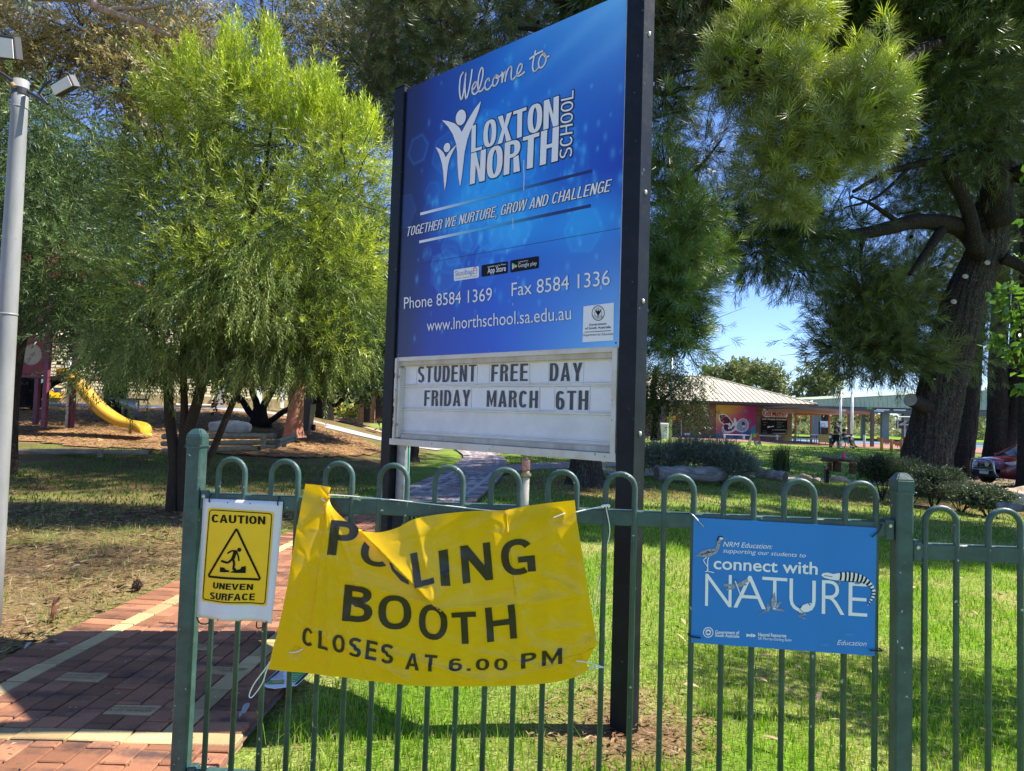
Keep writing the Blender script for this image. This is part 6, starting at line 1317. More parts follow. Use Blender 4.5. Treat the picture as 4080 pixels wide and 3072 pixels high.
for i,(x,y,Y,rx,ry,lab) in enumerate([(1390,1030,16.6,110,75,'dark leafy shrub beside the timber table'),(1530,1040,16.2,120,90,'dark leafy shrub at the foot of the huge pine'),(1690,1090,15.6,130,80,'grey-green shrub with long arching sprays in front of the huge pine'),(1850,1140,15,130,65,'low spreading shrub in front of the red car'),(2000,1180,14.4,110,42,'low creeping shrub beside the sunlit rock'),(1560,1110,15.4,100,50,'low dark shrub behind the right fence post')]):
    shrub(lab,[c5_(x,y+(34 if i>2 else 16),Y,rx*.95,ry*.55)],TM_BUSH if i%2 else TM_ROUND,2600,.55,d0,d1 if i<2 else (.11,.14,.085),410+i,sub=12,subr=.16,up=.3)
tg=thing('strappy_plant','clump of long strappy dark grass-like leaves by the pale path','plant',tuple(G(2560+800/1.4553,1150+1062/1.4553)))
bp0=G(2560+800/1.4553,1150+1062/1.4553); V=[];F=[]; r=random.Random(3)
for i in range(260):
    a=r.uniform(0,6.28); b=Vector((r.gauss(0,.13),r.gauss(0,.1),0)); l_=r.uniform(.7,1.25); ln=r.uniform(.08,.5); dx=Vector((math.cos(a),math.sin(a),0)); sd=Vector((-math.sin(a),math.cos(a),0))*.012; k=len(V); p0=bp0+b
    for t in (0,.5,.8,1): 
        p=p0+dx*ln*l_*t*t+Vector((0,0,l_*(t-.25*ln*t*t))); w_=(1-t)**.5; V+=[p-sd*w_,p+sd*w_]
    F+=[(k+2*j,k+2*j+1,k+2*j+3,k+2*j+2) for j in range(3)]
M['strap']=mat('strap_leaf',(.05,.085,.03),.5,.4,3,trans=.2); tag(mesh('leaves',V,F,tg,M['strap']),kind='stuff')
M['rock']=mat('sandstone',(.46,.36,.25),.9,.35,5,.7,14); M['rock2']=mat('pale_boulder',(.40,.36,.29),.9,.3,4,.4,14)
def rock(lab,p,s_,seed,mt='rock',cat='rock',name='rock',par=None):
    bm=bmesh.new(); bmesh.ops.create_icosphere(bm,subdivisions=3,radius=1); r=np.random.default_rng(seed); f=r.uniform(1.2,2.2,3); o_=r.uniform(0,6,3)
    for v in bm.verts:
        c=v.co; d=1+.16*math.sin(c.x*f[0]*2+o_[0])*math.sin(c.y*f[1]*2+o_[1])+.12*math.sin(c.z*f[2]*3+c.x*4+o_[2])+.04*math.sin(c.x*11+c.y*9); q_=(lambda a_:math.copysign(abs(a_)**.55,a_)) if cat=='boulder' else (lambda a_:a_); d=1+(d-1)*(.25 if cat=='boulder' else 1); v.co=Vector((q_(c.x)*d*s_[0],q_(c.y)*d*s_[1],q_(max(c.z,-.4))*d*s_[2]))
    me=bpy.data.meshes.new(name); bm.to_mesh(me); bm.free(); o=link(name,me,par,M[mt],True); o.location=p
    if par is None: tag(o,lab,cat)
    return o
for i,(x,y,s_,lab) in enumerate([(945,1112,(.28,.2,.16),'pale flat rock left of the garden tap'),(1135,1120,(.40,.22,.15),'low sandstone rock right of the garden tap'),(1010,1122,(.18,.15,.10),'small rock directly below the garden tap'),(2185,1215,(.55,.35,.30),'sunlit angular rock at the right edge behind the low shrubs'),(2015,1262,(.26,.2,.12),'pale stone lying on the lawn in front of the creeping shrub'),(2120,1235,(.6,.3,.22),'broad shaded rock between the creeping shrub and the sunlit rock'),(1945,1250,(.12,.1,.07),'smallest pale stone on the lawn edge')]):
    p=G(2560+x/1.4553,1150+y/1.4553); rock(lab,p+Vector((0,0,.03)),s_,500+i)
M['log']=mat('weathered_log',(.26,.24,.23),.9,.5,5,.9,9,stretch=(.35,3,3)); M['pine_log']=mat('treated_log',(.25,.205,.13),.85,.4,6,.6,12,stretch=(.4,4,4)); M['endg']=mat('log_end',(.10,.085,.07),.9,.4,14)
def logm(p,q,r_,name,mt,par,ends=True,wob=.06,seed=0):
    mb=MB(); p=Vector(p);q=Vector(q); N=14; pts=[p.lerp(q,i/N) for i in range(N+1)]; rr=random.Random(seed); ph=rr.uniform(0,6)
    mb.tube(pts,[r_*(1+wob*math.sin(i*1.1+ph)+wob*.5*math.sin(i*2.7+ph)) for i in range(N+1)],18); o=mb.build(name,M[mt],par,True)
    for pp_,d in ((p,(p-q).normalized()),(q,(q-p).normalized())):
        e=MB(); e.tube([pp_,pp_+d*.004],r_*.93,18); e.build('log_end',M['endg'],o)
    return o
for lab,a,b,Y1_,Y2_,r_ in [('long weathered grey log lying in front of the saltbushes',(82,1072),(470,1078),17.2,17.5,.19),('shorter grey log half hidden beside the strappy plant',(668,1068),(828,1092),17.6,17.0,.13),('grey log at the right edge by the sunlit rock',(2060,1258),(2230,1275),12.6,12.2,.07)]:
    t=thing('log',lab,'log',tuple(z5(*a,Y1_))); p=z5(*a,Y1_); q=z5(*b,Y2_); logm(p,q,r_,'trunk','log',t,seed=int(Y1_*10),wob=.09)
# log edging round the mulch
lw=thing('log_edging','low retaining edge of stacked weathered pine logs and short posts round the mulch','log edging',tuple(zc2(600,960,14)))
for k,(a,b,Ya,Yb,r_) in enumerate([((130,1520),(1085,1525),14.5,14.3,.062),((1135,1528),(1655,1532),14.25,14.1,.058)]): logm(zp(*a,Ya),zp(*b,Yb),r_,'log','pine_log',lw,seed=k)
for k,(a,b,Ya,Yb,r_) in enumerate([((-120,835),(975,828),14.6,13.4,.056),((-130,905),(985,890),14.5,13.3,.052),((-120,975),(820,948),14.4,13.4,.052),((855,930),(985,935),13.3,13.2,.036),((1000,885),(1165,825),13.2,15.2,.05),((990,920),(1150,865),13.2,15.0,.045)]): logm(zc2(*a,Ya),zc2(*b,Yb),r_,'log','pine_log',lw,seed=9+k)
for (x,y0,y1,Y,r_) in [(860,815,950,13.25,.055),(1060,860,935,13.9,.045),(1170,820,872,15.0,.05)]: logm(zc2(x,y0,Y),zc2(x,y1,Y),r_,'post','pine_log',lw,seed=int(x))
logm(zp(1105,1495,14.0),zp(1105,1580,14.0),.055,'post','pine_log',lw,seed=77)
rb=rock('large smooth pale boulder lying behind the log edging',zc2(535,750,16.3),(.46,.25,.17),511,'rock2','boulder','boulder')
# garden tap
tp=thing('garden_tap','black garden standpipe with hooked hose on a short post','tap',tuple(G(2560+1058/1.4553,1150+1130/1.4553)))
Yt=G(2560+1058/1.4553,1150+1130/1.4553).y; mb=MB(); mb.box((z5(1068,1095,Yt)),(.10,.08,.48)); mb.build('post',M['black_post'],tp); mb=MB(); mb.tube([z5(1058,1132,Yt-.08),z5(1058,1045,Yt-.08)],.022,8); mb.build('pipe',M['lampbody'],tp); mb=MB(); mb.tube(smooth_path([z5(1050,1040,Yt),z5(1060,1030,Yt),z5(1070,1045,Yt),z5(1085,1068,Yt),z5(1088,1090,Yt),z5(1070,1100,Yt)],4),.014,6); mb.build('hose',M['rubber'],tp); mb=MB(); mb.tube([z5(1062,1035,Yt-.05),z5(1074,1050,Yt-.05)],.02,6); mb.build('tap_handle',M['red'],tp)
mb=MB(); mb.tube(smooth_path([z5(1060,1090,Yt-.05),z5(1040,1100,Yt-.1),z5(1030,1130,Yt-.1)],4),.014,6); mb.build('hose',M['rubber'],tp)
# timber table with stools and bottle
M['timber']=mat('old_timber',(.13,.055,.035),.8,.4,6,.3,20,stretch=(.3,3,3)); M['timber2']=mat('worn_top',(.24,.15,.09),.8,.4,8)
Yb=18.6
def bx5(x0,y0,x1,y1,Y,dep,name,mt,par):
    a=z5(x0,y0,Y); b=z5(x1,y1,Y); mb=MB(); mb.box(((a.x+b.x)/2,Y+dep/2,(a.z+b.z)/2),(abs(b.x-a.x),dep,abs(a.z-b.z)),bev=.01); return mb.build(name,M[mt],par)
tb=thing('timber_table','rough dark red timber table of heavy sleepers beside the shrubs','table',tuple(G(2560+1180/1.4553,1150+1075/1.4553)))
bx5(1135,988,1210,1006,Yb,1.0,'top','timber',tb); bx5(1206,994,1300,1012,Yb-.5,.9,'top','timber',tb); bx5(1136,1008,1153,1064,Yb+.1,.2,'leg','timber',tb); bx5(1216,1014,1236,1075,Yb-.4,.2,'leg','timber',tb); bx5(1280,1014,1296,1060,Yb,.2,'leg','timber',tb)
stl=thing('timber_stool','low dark timber stool at the left end of the table','stool',tuple(G(2560+1105/1.4553,1150+1060/1.4553)))
bx5(1079,994,1134,1008,Yb+.3,.5,'seat','timber',stl); bx5(1086,1009,1099,1057,Yb+.4,.15,'leg','timber',stl); bx5(1116,1009,1129,1062,Yb+.4,.15,'leg','timber',stl)
bo=thing('drink_bottle','bright pink drink bottle standing on the timber table','bottle',tuple(z5(1165,987,Yb+.2))); M['pink']=mat('pink_plastic',(.75,.05,.22),.35)
mb=MB(); p=z5(1165,987,Yb+.2); mb.tube([p,p+Vector((0,0,.012)),p+Vector((0,0,.13)),p+Vector((0,0,.15))],[.040,.045,.045,.030],14); mb.build('body',M['pink'],bo,True); mb=MB(); mb.tube([p+Vector((0,0,.151)),p+Vector((0,0,.185)),p+Vector((0,0,.195))],[.033,.033,.022],12); mb.build('cap',M['pink'],bo)
# standpipe with red valve
hy=thing('standpipe','cream standpipe with red valve and hand wheel under the school sign','valve',(at(2096,2100,8.2)))
Yh=8.2; zh=lambda x,y: at(1300+x/1.8433,1600+y/1.8433,Yh); M['brass']=mat('old_brass',(.33,.28,.17),.55,.3,20,metal=.4); M['valve_red']=mat('valve_red',(.45,.07,.05),.6,.5,40,c2=(.5,.35,.3))
mb=MB(); a,b=zh(1467,1000),zh(1467,560); mb.tube([Vector((b.x,Yh,-.1)),b],.041,16); mb.build('pipe',M['cab_dirty'],hy,True)
mb=MB(); mb.tube([zh(1467,560),zh(1467,548),zh(1467,535),zh(1467,520),zh(1467,508)],[.044,.062,.064,.046,.042],12); mb.build('coupling',M['brass'],hy,True)
mb=MB(); mb.tube([zh(1467,508),zh(1467,498),zh(1467,470),zh(1467,440),zh(1467,430)],[.044,.05,.045,.05,.042],12); mb.build('valve_body',M['valve_red'],hy,True)
mb=MB(); mb.tube([zh(1467,430),zh(1467,420),zh(1467,400)],[.03,.022,.016],10); mb.build('stem',M['brass'],hy,True)
mb=MB(); c=zh(1467,397); mb.tube([c+Vector((math.cos(t)*.055,math.sin(t)*.055,0)) for t in np.linspace(0,2*math.pi,17)],.008,6,cap=False); [mb.tube([c,c+Vector((math.cos(t)*.055,math.sin(t)*.055,0))],.005,5) for t in (0,1.57,3.14,4.71)]; mb.build('hand_wheel',M['brass'],hy,True)
mb=MB(); mb.tube([zh(1490,540),zh(1508,538)],.012,8); mb.build('spout',M['brass'],hy)
# ================================================================== playground
M['plum']=mat('plum_paint',(.15,.03,.065),.55,.2,6); M['pgred']=mat('tower_red',(.17,.025,.025),.6,.3,4); M['slide']=mat('slide_yellow',(.56,.32,.02),.42,.12,4,trans=.12); M['offwhite']=mat('off_white',(.6,.58,.52),.6)
tw=thing('play_tower','plum and dark red playground tower with round hole panel at the left','play tower',tuple(zp(500,1255,17.5)))
Yp=17.6
def post_px(x0,y0,x1,y1,Y,w_,mt,par,name='post'):
    a=zp(x0,y0,Y); b=zp(x1,y1,Y); mb=MB(); mb.box(((a.x+b.x)/2,Y,(a.z+b.z)/2),(w_,w_,abs(a.z-b.z)),bev=.01); return mb.build(name,M[mt],par)
post_px(545,-300,516,1262,Yp-.1,.115,'plum',tw); post_px(450,-300,422,1222,Yp+1.4,.115,'plum',tw); post_px(850,-300,808,1258,Yp+.1,.115,'plum',tw); post_px(170,-300,150,1222,Yp,.115,'plum',tw)
mb=MB(); mb.tube([zp(772,470,Yp),zp(730,1255,Yp)],.035,10); mb.build('handrail_pole',M['offwhite'],tw,True)
# panel with a round hole
P=[zp(165,232,Yp),zp(515,232,Yp),zp(515,680,Yp),zp(165,680,Yp)]; cx_,cz_=zp(340,448,Yp).x,zp(340,448,Yp).z; rh=abs(zp(460,448,Yp).x-cx_); x0,x1,z0_,z1_=P[0].x,P[1].x,P[2].z,P[0].z
V=[];F=[];n=32
for i in range(n):
    a=2*math.pi*i/n; dx,dz=math.cos(a),math.sin(a); V.append((cx_+rh*dx,Yp,cz_+rh*dz)); s_=min(((x1-cx_) if dx>0 else (x0-cx_))/dx if abs(dx)>1e-6 else 1e9,((z1_-cz_) if dz>0 else (z0_-cz_))/dz if abs(dz)>1e-6 else 1e9); V.append((cx_+s_*dx,Yp,cz_+s_*dz))
V+=[(v[0],v[1]+.03,v[2]) for v in V]
for i in range(n): j=(i+1)%n; F+=[(2*i,2*i+1,2*j+1,2*j),(2*i+2*n,2*j+2*n,2*j+1+2*n,2*i+1+2*n),(2*i,2*j,2*j+2*n,2*i+2*n),(2*i+1,2*i+1+2*n,2*j+1+2*n,2*j+1)]
for cnr in [(x1,z1_),(x0,z1_),(x0,z0_),(x1,z0_)]:
    k=len(V); V.append((cnr[0],Yp,cnr[1])); ang=math.atan2(cnr[1]-cz_,cnr[0]-cx_)%(2*math.pi); i=int(ang/(2*math.pi)*n); F.append((2*i+1,k,2*((i+1)%n)+1))
mesh('panel',V,F,tw,M['pgred'])
mb=MB(); mb.tube([(cx_,Yp+.05,cz_),(cx_,Yp+.06,cz_)],rh*1.03,28); M['disc']=mat('pale_disc',(.55,.50,.38),.5,.15,6,trans=.4); mb.build('window_disc',M['disc'],tw)
a=zp(165,685,Yp); b=zp(850,690,Yp); mb=MB(); mb.box(((a.x+b.x)/2,Yp+.7,a.z),(b.x-a.x,1.5,.05)); mb.build('deck',M['plum'],tw)
mb=MB(); mb.tube(smooth_path([zp(600,200,Yp-.1),zp(612,400,Yp-.1),zp(585,470,Yp-.1),zp(560,470,Yp-.1)],4),.016,6); mb.build('grab_rail',M['slide'],tw)
a=zp(0,-340,Yp); mb=MB(); ap=Vector(((zp(165,0,Yp).x+zp(850,0,Yp).x)/2,Yp+.7,a.z+1.3)); e=[Vector((ap.x+sx*1.9,Yp+.7+sy*1.1,a.z+.1)) for sx,sy in ((-1,-1),(1,-1),(1,1),(-1,1))]; mb.add(e+[ap],[(0,1,4),(1,2,4),(2,3,4),(3,0,4),(3,2,1,0)]); mb.build('roof',M['pgred'],tw)
sld=thing('slide','yellow moulded plastic playground slide curving down to the mulch','slide',tuple(zp(1600,1305,17.2)))
near=[(620,605),(690,605),(745,622),(790,665),(870,770),(980,900),(1080,1010),(1180,1095),(1300,1160),(1400,1185),(1480,1195),(1530,1225),(1548,1275),(1552,1312)]
lowr=[(620,672),(670,680),(720,705),(770,760),(850,860),(950,985),(1050,1095),(1150,1170),(1260,1228),(1370,1255),(1440,1265),(1470,1290),(1490,1306),(1552,1314)]
farr=[(745,600),(810,612),(860,632),(905,675),(980,780),(1080,905),(1180,1010),(1280,1085),(1390,1150),(1480,1178),(1570,1192),(1640,1215),(1668,1260),(1670,1306)]
def rs(pl,n=40):
    return [Vector(p) for p in curve_pts(pl,n)]
nr,lo_,fr_=rs(near),rs(lowr),rs(farr); V=[];F=[]
for i in range(40):
    Yn=17.0; Yf=17.75; A=zp(nr[i][0],nr[i][1],Yn); L1=zp(lo_[i][0],lo_[i][1],Yn); B=zp(fr_[i][0],fr_[i][1],Yf); zfl=A.z*.45+L1.z*.55; zfl=min(zfl,A.z-.02)
    row_=[L1+Vector((.0,0,0)),A+Vector((0,-.02,0)),A+Vector((0,.03,.012)),Vector((A.x,Yn+.09,zfl)),Vector(((A.x+B.x)/2,(Yn+Yf)/2,zfl-.03)),Vector((B.x-.0,Yf-.09,zfl)),B+Vector((0,-.03,.012)),B+Vector((0,.03,0)),Vector((B.x,Yf+.03,min(B.z-.1,L1.z)))]; V+=row_
for i in range(39):
    for k in range(8): F.append((i*9+k,i*9+k+1,(i+1)*9+k+1,(i+1)*9+k))
    F.append((i*9+8,i*9,(i+1)*9,(i+1)*9+8))
mesh('chute',V,F,sld,M['slide'],True); mb=MB(); mb.tube([zp(1435,1240,17.4),zp(1430,1320,17.4)],.035,8); mb.build('foot',M['slide'],sld)
ch=thing('chime_frame','row of hanging grey metal chime pipes on posts by the playground','chimes',tuple(zp(1400,1160,21))); M['pipe']=mat('chime_pipe',(.40,.42,.45),.4,.1,5,metal=.6)
mb=MB(); mb.box((zp(1400,940,21)),(1.25,.06,.06)); mb.build('beam',M['lampbody'],ch)
for k in range(9):
    x=1328+k*20; mb=MB(); mb.tube([zp(x,945,20.95),zp(x+1,1010+k*12,20.95)],.032,8); mb.build('pipe',M['pipe'],ch,True)
for x,y in ((1350,1120),(1476,1170),(1525,1160)): mb=MB(); mb.tube([zp(x,950,21.1),zp(x,y,21.1)],.03,8); mb.build('leg',M['pipe'],ch,True)
# ================================================================== weatherboard buildings on the left
M['wboard']=mat('cream_weatherboard',(.62,.54,.36),.7,.08,3); M['glass']=mat('window_glass',(.04,.07,.10),.08,spec=.8); M['bluefr']=mat('blue_frame',(.05,.10,.25),.5); M['tealp']=mat('teal_panel',(.12,.32,.28),.6); M['roofc']=mat('cream_roof',(.5,.42,.28),.6,.1,3); M['base']=mat('brick_footing',(.36,.26,.15),.9,.3,6)
def building(name,lab,p0,p1,h,dep,boards,base_h=.55):
    p0=Vector(p0);p1=Vector(p1); d=(p1-p0); L_=d.length; d.normalize(); nrm=Vector((d.y,-d.x,0)); a=math.atan2(d.y,d.x); Mx=Matrix.Rotation(a,3,'Z'); zb_=min(p0.z,p1.z)-.3
    t=thing(name,lab,'building',tuple((p0+p1)/2)); P=lambda u,z,off=0: p0+d*u+nrm*off+Vector((0,0,z-p0.z))
    mb=MB(); mb.box(P(L_/2,zb_+(h+.3)/2,-dep/2),(L_,dep,h+.3),Mx); mb.build('walls',M['wboard'],t)
    mb=MB(); n=int((h-base_h)/boards)
    for k in range(n):
        z_=zb_+.3+base_h+k*boards; a0=P(0,z_,.004); b0=P(L_,z_,.004); a1=P(0,z_,.028); b1=P(L_,z_,.028); a2=P(0,z_+boards*.97,.006); b2=P(L_,z_+boards*.97,.006); mb.add([a0,b0,b1,a1,a2,b2],[(0,3,2,1),(3,4,5,2)])
    o=mb.build('boards',M['wboard'],t); o['kind']='stuff'
    mb=MB(); mb.box(P(L_/2,zb_+.3+base_h/2-.1,.02),(L_+.02,.03,base_h+.2),Mx); mb.build('footing',M['base'],t)
    zt_=zb_+.3+h; e=.12; V=[P(-e,zt_,e),P(L_+e,zt_,e),P(L_+e,zt_,-dep-e),P(-e,zt_,-dep-e),P(1.5,zt_+1.3,-dep/2),P(L_-1.5,zt_+1.3,-dep/2)]
    mb=MB(); mb.add(V,[(0,1,5,4),(1,2,5),(2,3,4,5),(3,0,4),(3,2,1,0)]); mb.build('roof',M['roofc'],t)
    return t,P,d,nrm,Mx,zb_+.3
ga=at(130,1640,31); gb_=at(1150,1650,37); ga.z=float(terr(ga.x,ga.y)); gb_.z=float(terr(gb_.x,gb_.y))
hb,HP,hd,hn,HM,hz0=building('school_building','long cream weatherboard classroom building behind the playground trees',ga,gb_,3.0,6,.15)
def onwall(x,y):  # photo px -> u,z on the wall
    d_=Vector(ray(x,y)); o_=Vector((0,0,H)); t_=(ga-o_).dot(hn)/d_.dot(hn); q=o_+d_*t_; return (q-ga).dot(hd),q.z
def hrect(x0,y0,x1,y1,off,th,name,mt,par=None):
    u0,za_=onwall(x0,y0); u1,zb_=onwall(x1,y1); mb=MB(); mb.box(HP((u0+u1)/2,(za_+zb_)/2,off+th/2),(abs(u1-u0),th,abs(za_-zb_)),HM); return mb.build(name,M[mt],par or hb)
for (x0,x1) in ((420,560),(760,905),(1010,1100)):
    w_=hrect(x0,1400,x1,1500,.035,.05,'window','bluefr'); hrect(x0+8,1406,(x0+x1)/2-3,1494,.087,.012,'pane','glass',w_); hrect((x0+x1)/2+3,1406,x1-8,1494,.087,.012,'pane','glass',w_)
hrect(868,1480,892,1636,.04,.12,'corner_column','steel'); hrect(1112,1500,1120,1625,.5,.06,'veranda_post','white'); hrect(1018,1530,1050,1612,.04,.05,'notice_board','white'); hrect(1045,1520,1062,1615,.05,.04,'door_frame','cream')
mb=MB(); u0,z0_=onwall(700,1612); u1,z1_=onwall(842,1614); u2,z2_=onwall(845,1585); mb.tube([HP(u0,z0_,.1),HP(u1,z1_,.1),HP(u2,z2_,.1)],.045,8); mb.build('drain_pipe',M['offwhite'],hb)
dd_=hrect(135,1500,180,1590,.04,.05,'door','tealp'); hrect(195,1560,240,1583,.04,.6,'step','yel_print'); hrect(192,1572,246,1586,.04,.9,'step','yel_print')
mb=MB()
for x in (985,1100): u,z_=onwall(x,1600); mb.tube([HP(u,z_,1.2),HP(u,z_+.9,1.2)],.025,6)
u0,z0_=onwall(985,1565); u1,z1_=onwall(1160,1545); mb.tube([HP(u0,z0_,1.2),HP(u1,z1_,1.2)],.025,6); mb.build('ramp_rail',M['white'],hb)
gc=at(1160,1660,40); gd_=at(1520,1660,40); gc.z=gd_.z=float(terr(gc.x,gc.y))
wb_,WP,wd_,wn_,WM_,wz0=building('white_building','white building with dark framed windows behind the flower bed',gc,gd_+Vector((1.5,1.2,0)),2.8,5,.2,.2)
for u in (.6,1.7,2.9,4.1):
    mb=MB(); mb.box(WP(u,wz0+1.5,.05),(.75,.05,1.1),WM_); f=mb.build('window',M['white'],wb_); mb=MB(); mb.box(WP(u,wz0+1.5,.083),(.64,.012,.98),WM_); mb.build('pane',M['glass'],f)
# bins and boards seen under the tower
for k,(x,y0,y1,w_,mt,lab,c_) in enumerate([(398,780,905,.30,'white','white notice stand with red top under the play tower','notice stand'),(630,838,868,.25,'white','small white sign by the yellow steps','sign')]):
    p0=zp(x,y1,27); t=thing('notice_stand' if k==0 else 'small_sign',lab,c_,tuple(p0)); a=zp(x,y0,27); mb=MB(); mb.box(((a.x+p0.x)/2,27,(a.z+p0.z)/2),(w_,.08,a.z-p0.z),bev=.01); mb.build('board',M[mt],t)
    mb=MB(); mb.box((a.x,27,a.z+.04),(w_,.10,.08)); mb.build('top_band',M['red'] if k==0 else M['grey'],t)
    for z_ in range(3): mb=MB(); mb.box((a.x,26.955,p0.z+(a.z-p0.z)*(.25+.22*z_)),(w_*.6,.006,.03)); mb.build('print',M['grey'],t)
bn=thing('wheelie_bin','dark wheelie bin half hidden behind the red-barked trunk','bin',tuple(zc2(1250,775,22))); a=zc2(1252,775,22); mb=MB(); mb.add([a+Vector((sx*.22,sy*.22,0)) for sx,sy in ((-1,-1),(1,-1),(1,1),(-1,1))]+[a+Vector((sx*.29,sy*.3,1.25)) for sx,sy in ((-1,-1),(1,-1),(1,1),(-1,1))],[(0,1,2,3)]+[(i,(i+1)%4,(i+1)%4+4,i+4) for i in range(4)]+[(4,5,6,7)]); mb.build('body',M['lampbody'],bn); mb=MB(); mb.box(a+Vector((0,-.03,1.29)),(.62,.68,.06),bev=.02); mb.build('lid',M['lampbody'],bn); mb=MB(); mb.tube([a+Vector((-.3,.2,.1)),a+Vector((.3,.2,.1))],.1,12); mb.build('wheels',M['rubber'],bn)
# flower bed with stone edging, yellow flowers
gbed=thing('garden_bed','raised garden bed with sandstone block edging and yellow flowering plants','garden bed',tuple(zc2(1500,680,31)))
r=random.Random(8); 
def g31(x,y,Y=31): return zc2(x,y,Y)
for row_ in range(3):
    x=1262
    while x<1790:
        w_=r.uniform(28,46); a=g31(x,686-row_*14+ (x-1262)*.02); b=g31(x+w_,686-row_*14); mb=MB(); mb.box(((a.x+b.x)/2,31+r.uniform(-.02,.02),a.z),(b.x-a.x-.02,.25,.165),bev=.02); mb.build('stone',M['rock'],gbed); x+=w_
mb=MB(); a=g31(1262,660); b=g31(1790,660); mb.box(((a.x+b.x)/2,32.3,a.z-.05),(b.x-a.x,2.4,.3)); mb.build('soil',M['mortar'],gbed)
cgb=[(tuple(g31(x,y,31.8)),(rx*31.8/FPX/2.46,.8,ry*31.8/FPX/2.46),1) for x,y,rx,ry in ((1320,590,60,50),(1400,570,70,55),(1500,590,60,50),(1600,570,60,60),(1700,600,70,40),(1760,580,40,40))]
crown('foliage',gbed,LEAF,cgb,TM_BUSH,1600,1.7,(.08,.14,.03),(.25,.32,.10),601,sub=9,subr=.35,up=.6)
crown('flowers',gbed,LEAF,[(c[0],c[1],1) for c in cgb],[tmpl_diamond(.05,6,.07,.05,77)],420,1.5,(.75,.62,.06),(.85,.80,.35),602,up=1,shell=.9)
shd=thing('garden_shed','small brown timber shelter with dark doorway left of the sign post','shelter',tuple(zc2(1880,710,30)))
a=zc2(1800,708,30); b=zc2(2080,390,30); 
for (xa,xb,ya,yb,Y,dp,nm,mt) in [(1800,1832,395,708,30,.1,'side_wall','timber2'),(1832,1912,400,700,30.4,.08,'door','lampbody'),(1912,1945,395,706,30,.1,'side_wall','timber2'),(1792,2090,378,398,29.9,2.2,'roof','timber2'),(1945,2090,400,706,31.5,.08,'back_wall','lampbody')]:
    p=zc2(xa,ya,Y);q=zc2(xb,yb,Y); mb=MB(); mb.box(((p.x+q.x)/2,Y+dp/2,(p.z+q.z)/2),(q.x-p.x,dp,p.z-q.z)); mb.build(nm,M[mt],shd)
rbn=thing('red_bench','small red bench with pale metal legs in front of the brown shelter','bench',tuple(zc2(1995,712,29))); M['benchred']=mat('bench_red',(.45,.06,.04),.5)
p=zc2(1948,668,28.9); q=zc2(2056,668,28.9); mb=MB(); mb.box(((p.x+q.x)/2,28.9,p.z),(q.x-p.x,.35,.05)); mb.build('seat',M['benchred'],rbn)
for x in (1962,2042): a=zc2(x,675,28.9); b=zc2(x,715,28.9); mb=MB(); mb.tube([a,b],.02,6); mb.build('leg',M['offwhite'],rbn)
# ================================================================== school building on the right
M['roofm']=mat('tan_steel_roof',(.52,.46,.33),.5,.06,2,metal=.0); M['eave']=mat('brown_fascia',(.06,.045,.04),.5); M['soffit']=mat('tan_soffit',(.42,.28,.20),.7); M['brown']=mat('orange_brown_post',(.34,.17,.08),.6); M['darkst']=mat('dark_steel',(.09,.085,.085),.5)
bw=mat('school_brick_wall',(.22,.15,.10),.9); t_=bw.node_tree; N=t_.nodes; Lk=t_.links; br=N.new('ShaderNodeTexBrick'); tc=N.new('ShaderNodeTexCoord'); mp=N.new('ShaderNodeMapping'); mp.inputs['Rotation'].default_value=(math.pi/2,0,0); Lk.new(tc.outputs['Object'],mp.inputs[0]); Lk.new(mp.outputs[0],br.inputs[0]); br.inputs['Scale'].default_value=1; br.inputs['Brick Width'].default_value=.39; br.inputs['Row Height'].default_value=.19; br.inputs['Mortar Size'].default_value=.012; br.inputs['Color1'].default_value=(.26,.17,.11,1); br.inputs['Color2'].default_value=(.17,.11,.075,1); br.inputs['Mortar'].default_value=(.12,.09,.07,1); Lk.new(br.outputs[0],N['Principled BSDF'].inputs['Base Color']); M['bwall']=bw
YW=62.0; zW=lambda x,y,Y=YW: at(2600+x/3.16,1400+y/3.16,Y)
sb_=thing('school_building','single-storey brown brick school block with tan ribbed hip roof and painted wall','building',tuple(zW(900,1130)))
xl=at(2380,1700,YW).x; xr=zW(1758,800).x; zbw=0.0; ztw=zW(1000,655).z
mb=MB(); mb.box(((xl+xr)/2,YW+6,(zbw+ztw)/2-.1),(xr-xl,12,ztw-zbw+.2)); mb.build('walls',M['bwall'],sb_)
ze=zW(1300,640,60.5).z-.02; xe=at(3255,1612,60.5).x; xL=xl-1; apx=at(2830,1503,68).x; za_=at(2830,1503,68).z
V=[(xL,60.5,ze),(xe,60.5,ze),(xe,76,ze),(xL,76,ze),(xL,68,za_),(apx,68.2,za_)]
mb=MB(); mb.add(V+[(v[0],v[1],v[2]-.06) for v in V[:4]],[(0,1,5,4),(1,2,5),(2,3,4,5),(3,0,4),(6,9,8,7),(0,6,7,1),(1,7,8,2)]); rf=mb.build('roof',M['roofm'],sb_)
mb=MB(); x=xL
while x<xe:
    yt=68.2 if x<apx else 60.5+(xe-x)/(xe-apx)*7.7; zt_=ze+(za_-ze)*(yt-60.5)/7.7
    mb.tube([(x,60.48,ze+.02),(x,yt,zt_+.02)],.028,4); x+=.42
o=mb.build('roof_ribs',M['roofm'],rf); o['kind']='stuff'
mb=MB(); mb.tube([(apx,68.2,za_+.03),(xe,60.5,ze+.03)],.07,6); mb.tube([(xL,68,za_+.03),(apx,68.2,za_+.03)],.09,6); mb.build('ridge_cap',M['roofm'],rf)
mb=MB(); mb.box(((xL+xe)/2,60.42,ze-.10),(xe-xL+.1,.14,.22)); mb.build('gutter',M['eave'],sb_)
mb=MB(); mb.box(((xL+xe)/2,61.2,ze-.26),(xe-xL-.1,1.4,.04)); mb.build('eave_lining',M['eave'],sb_)
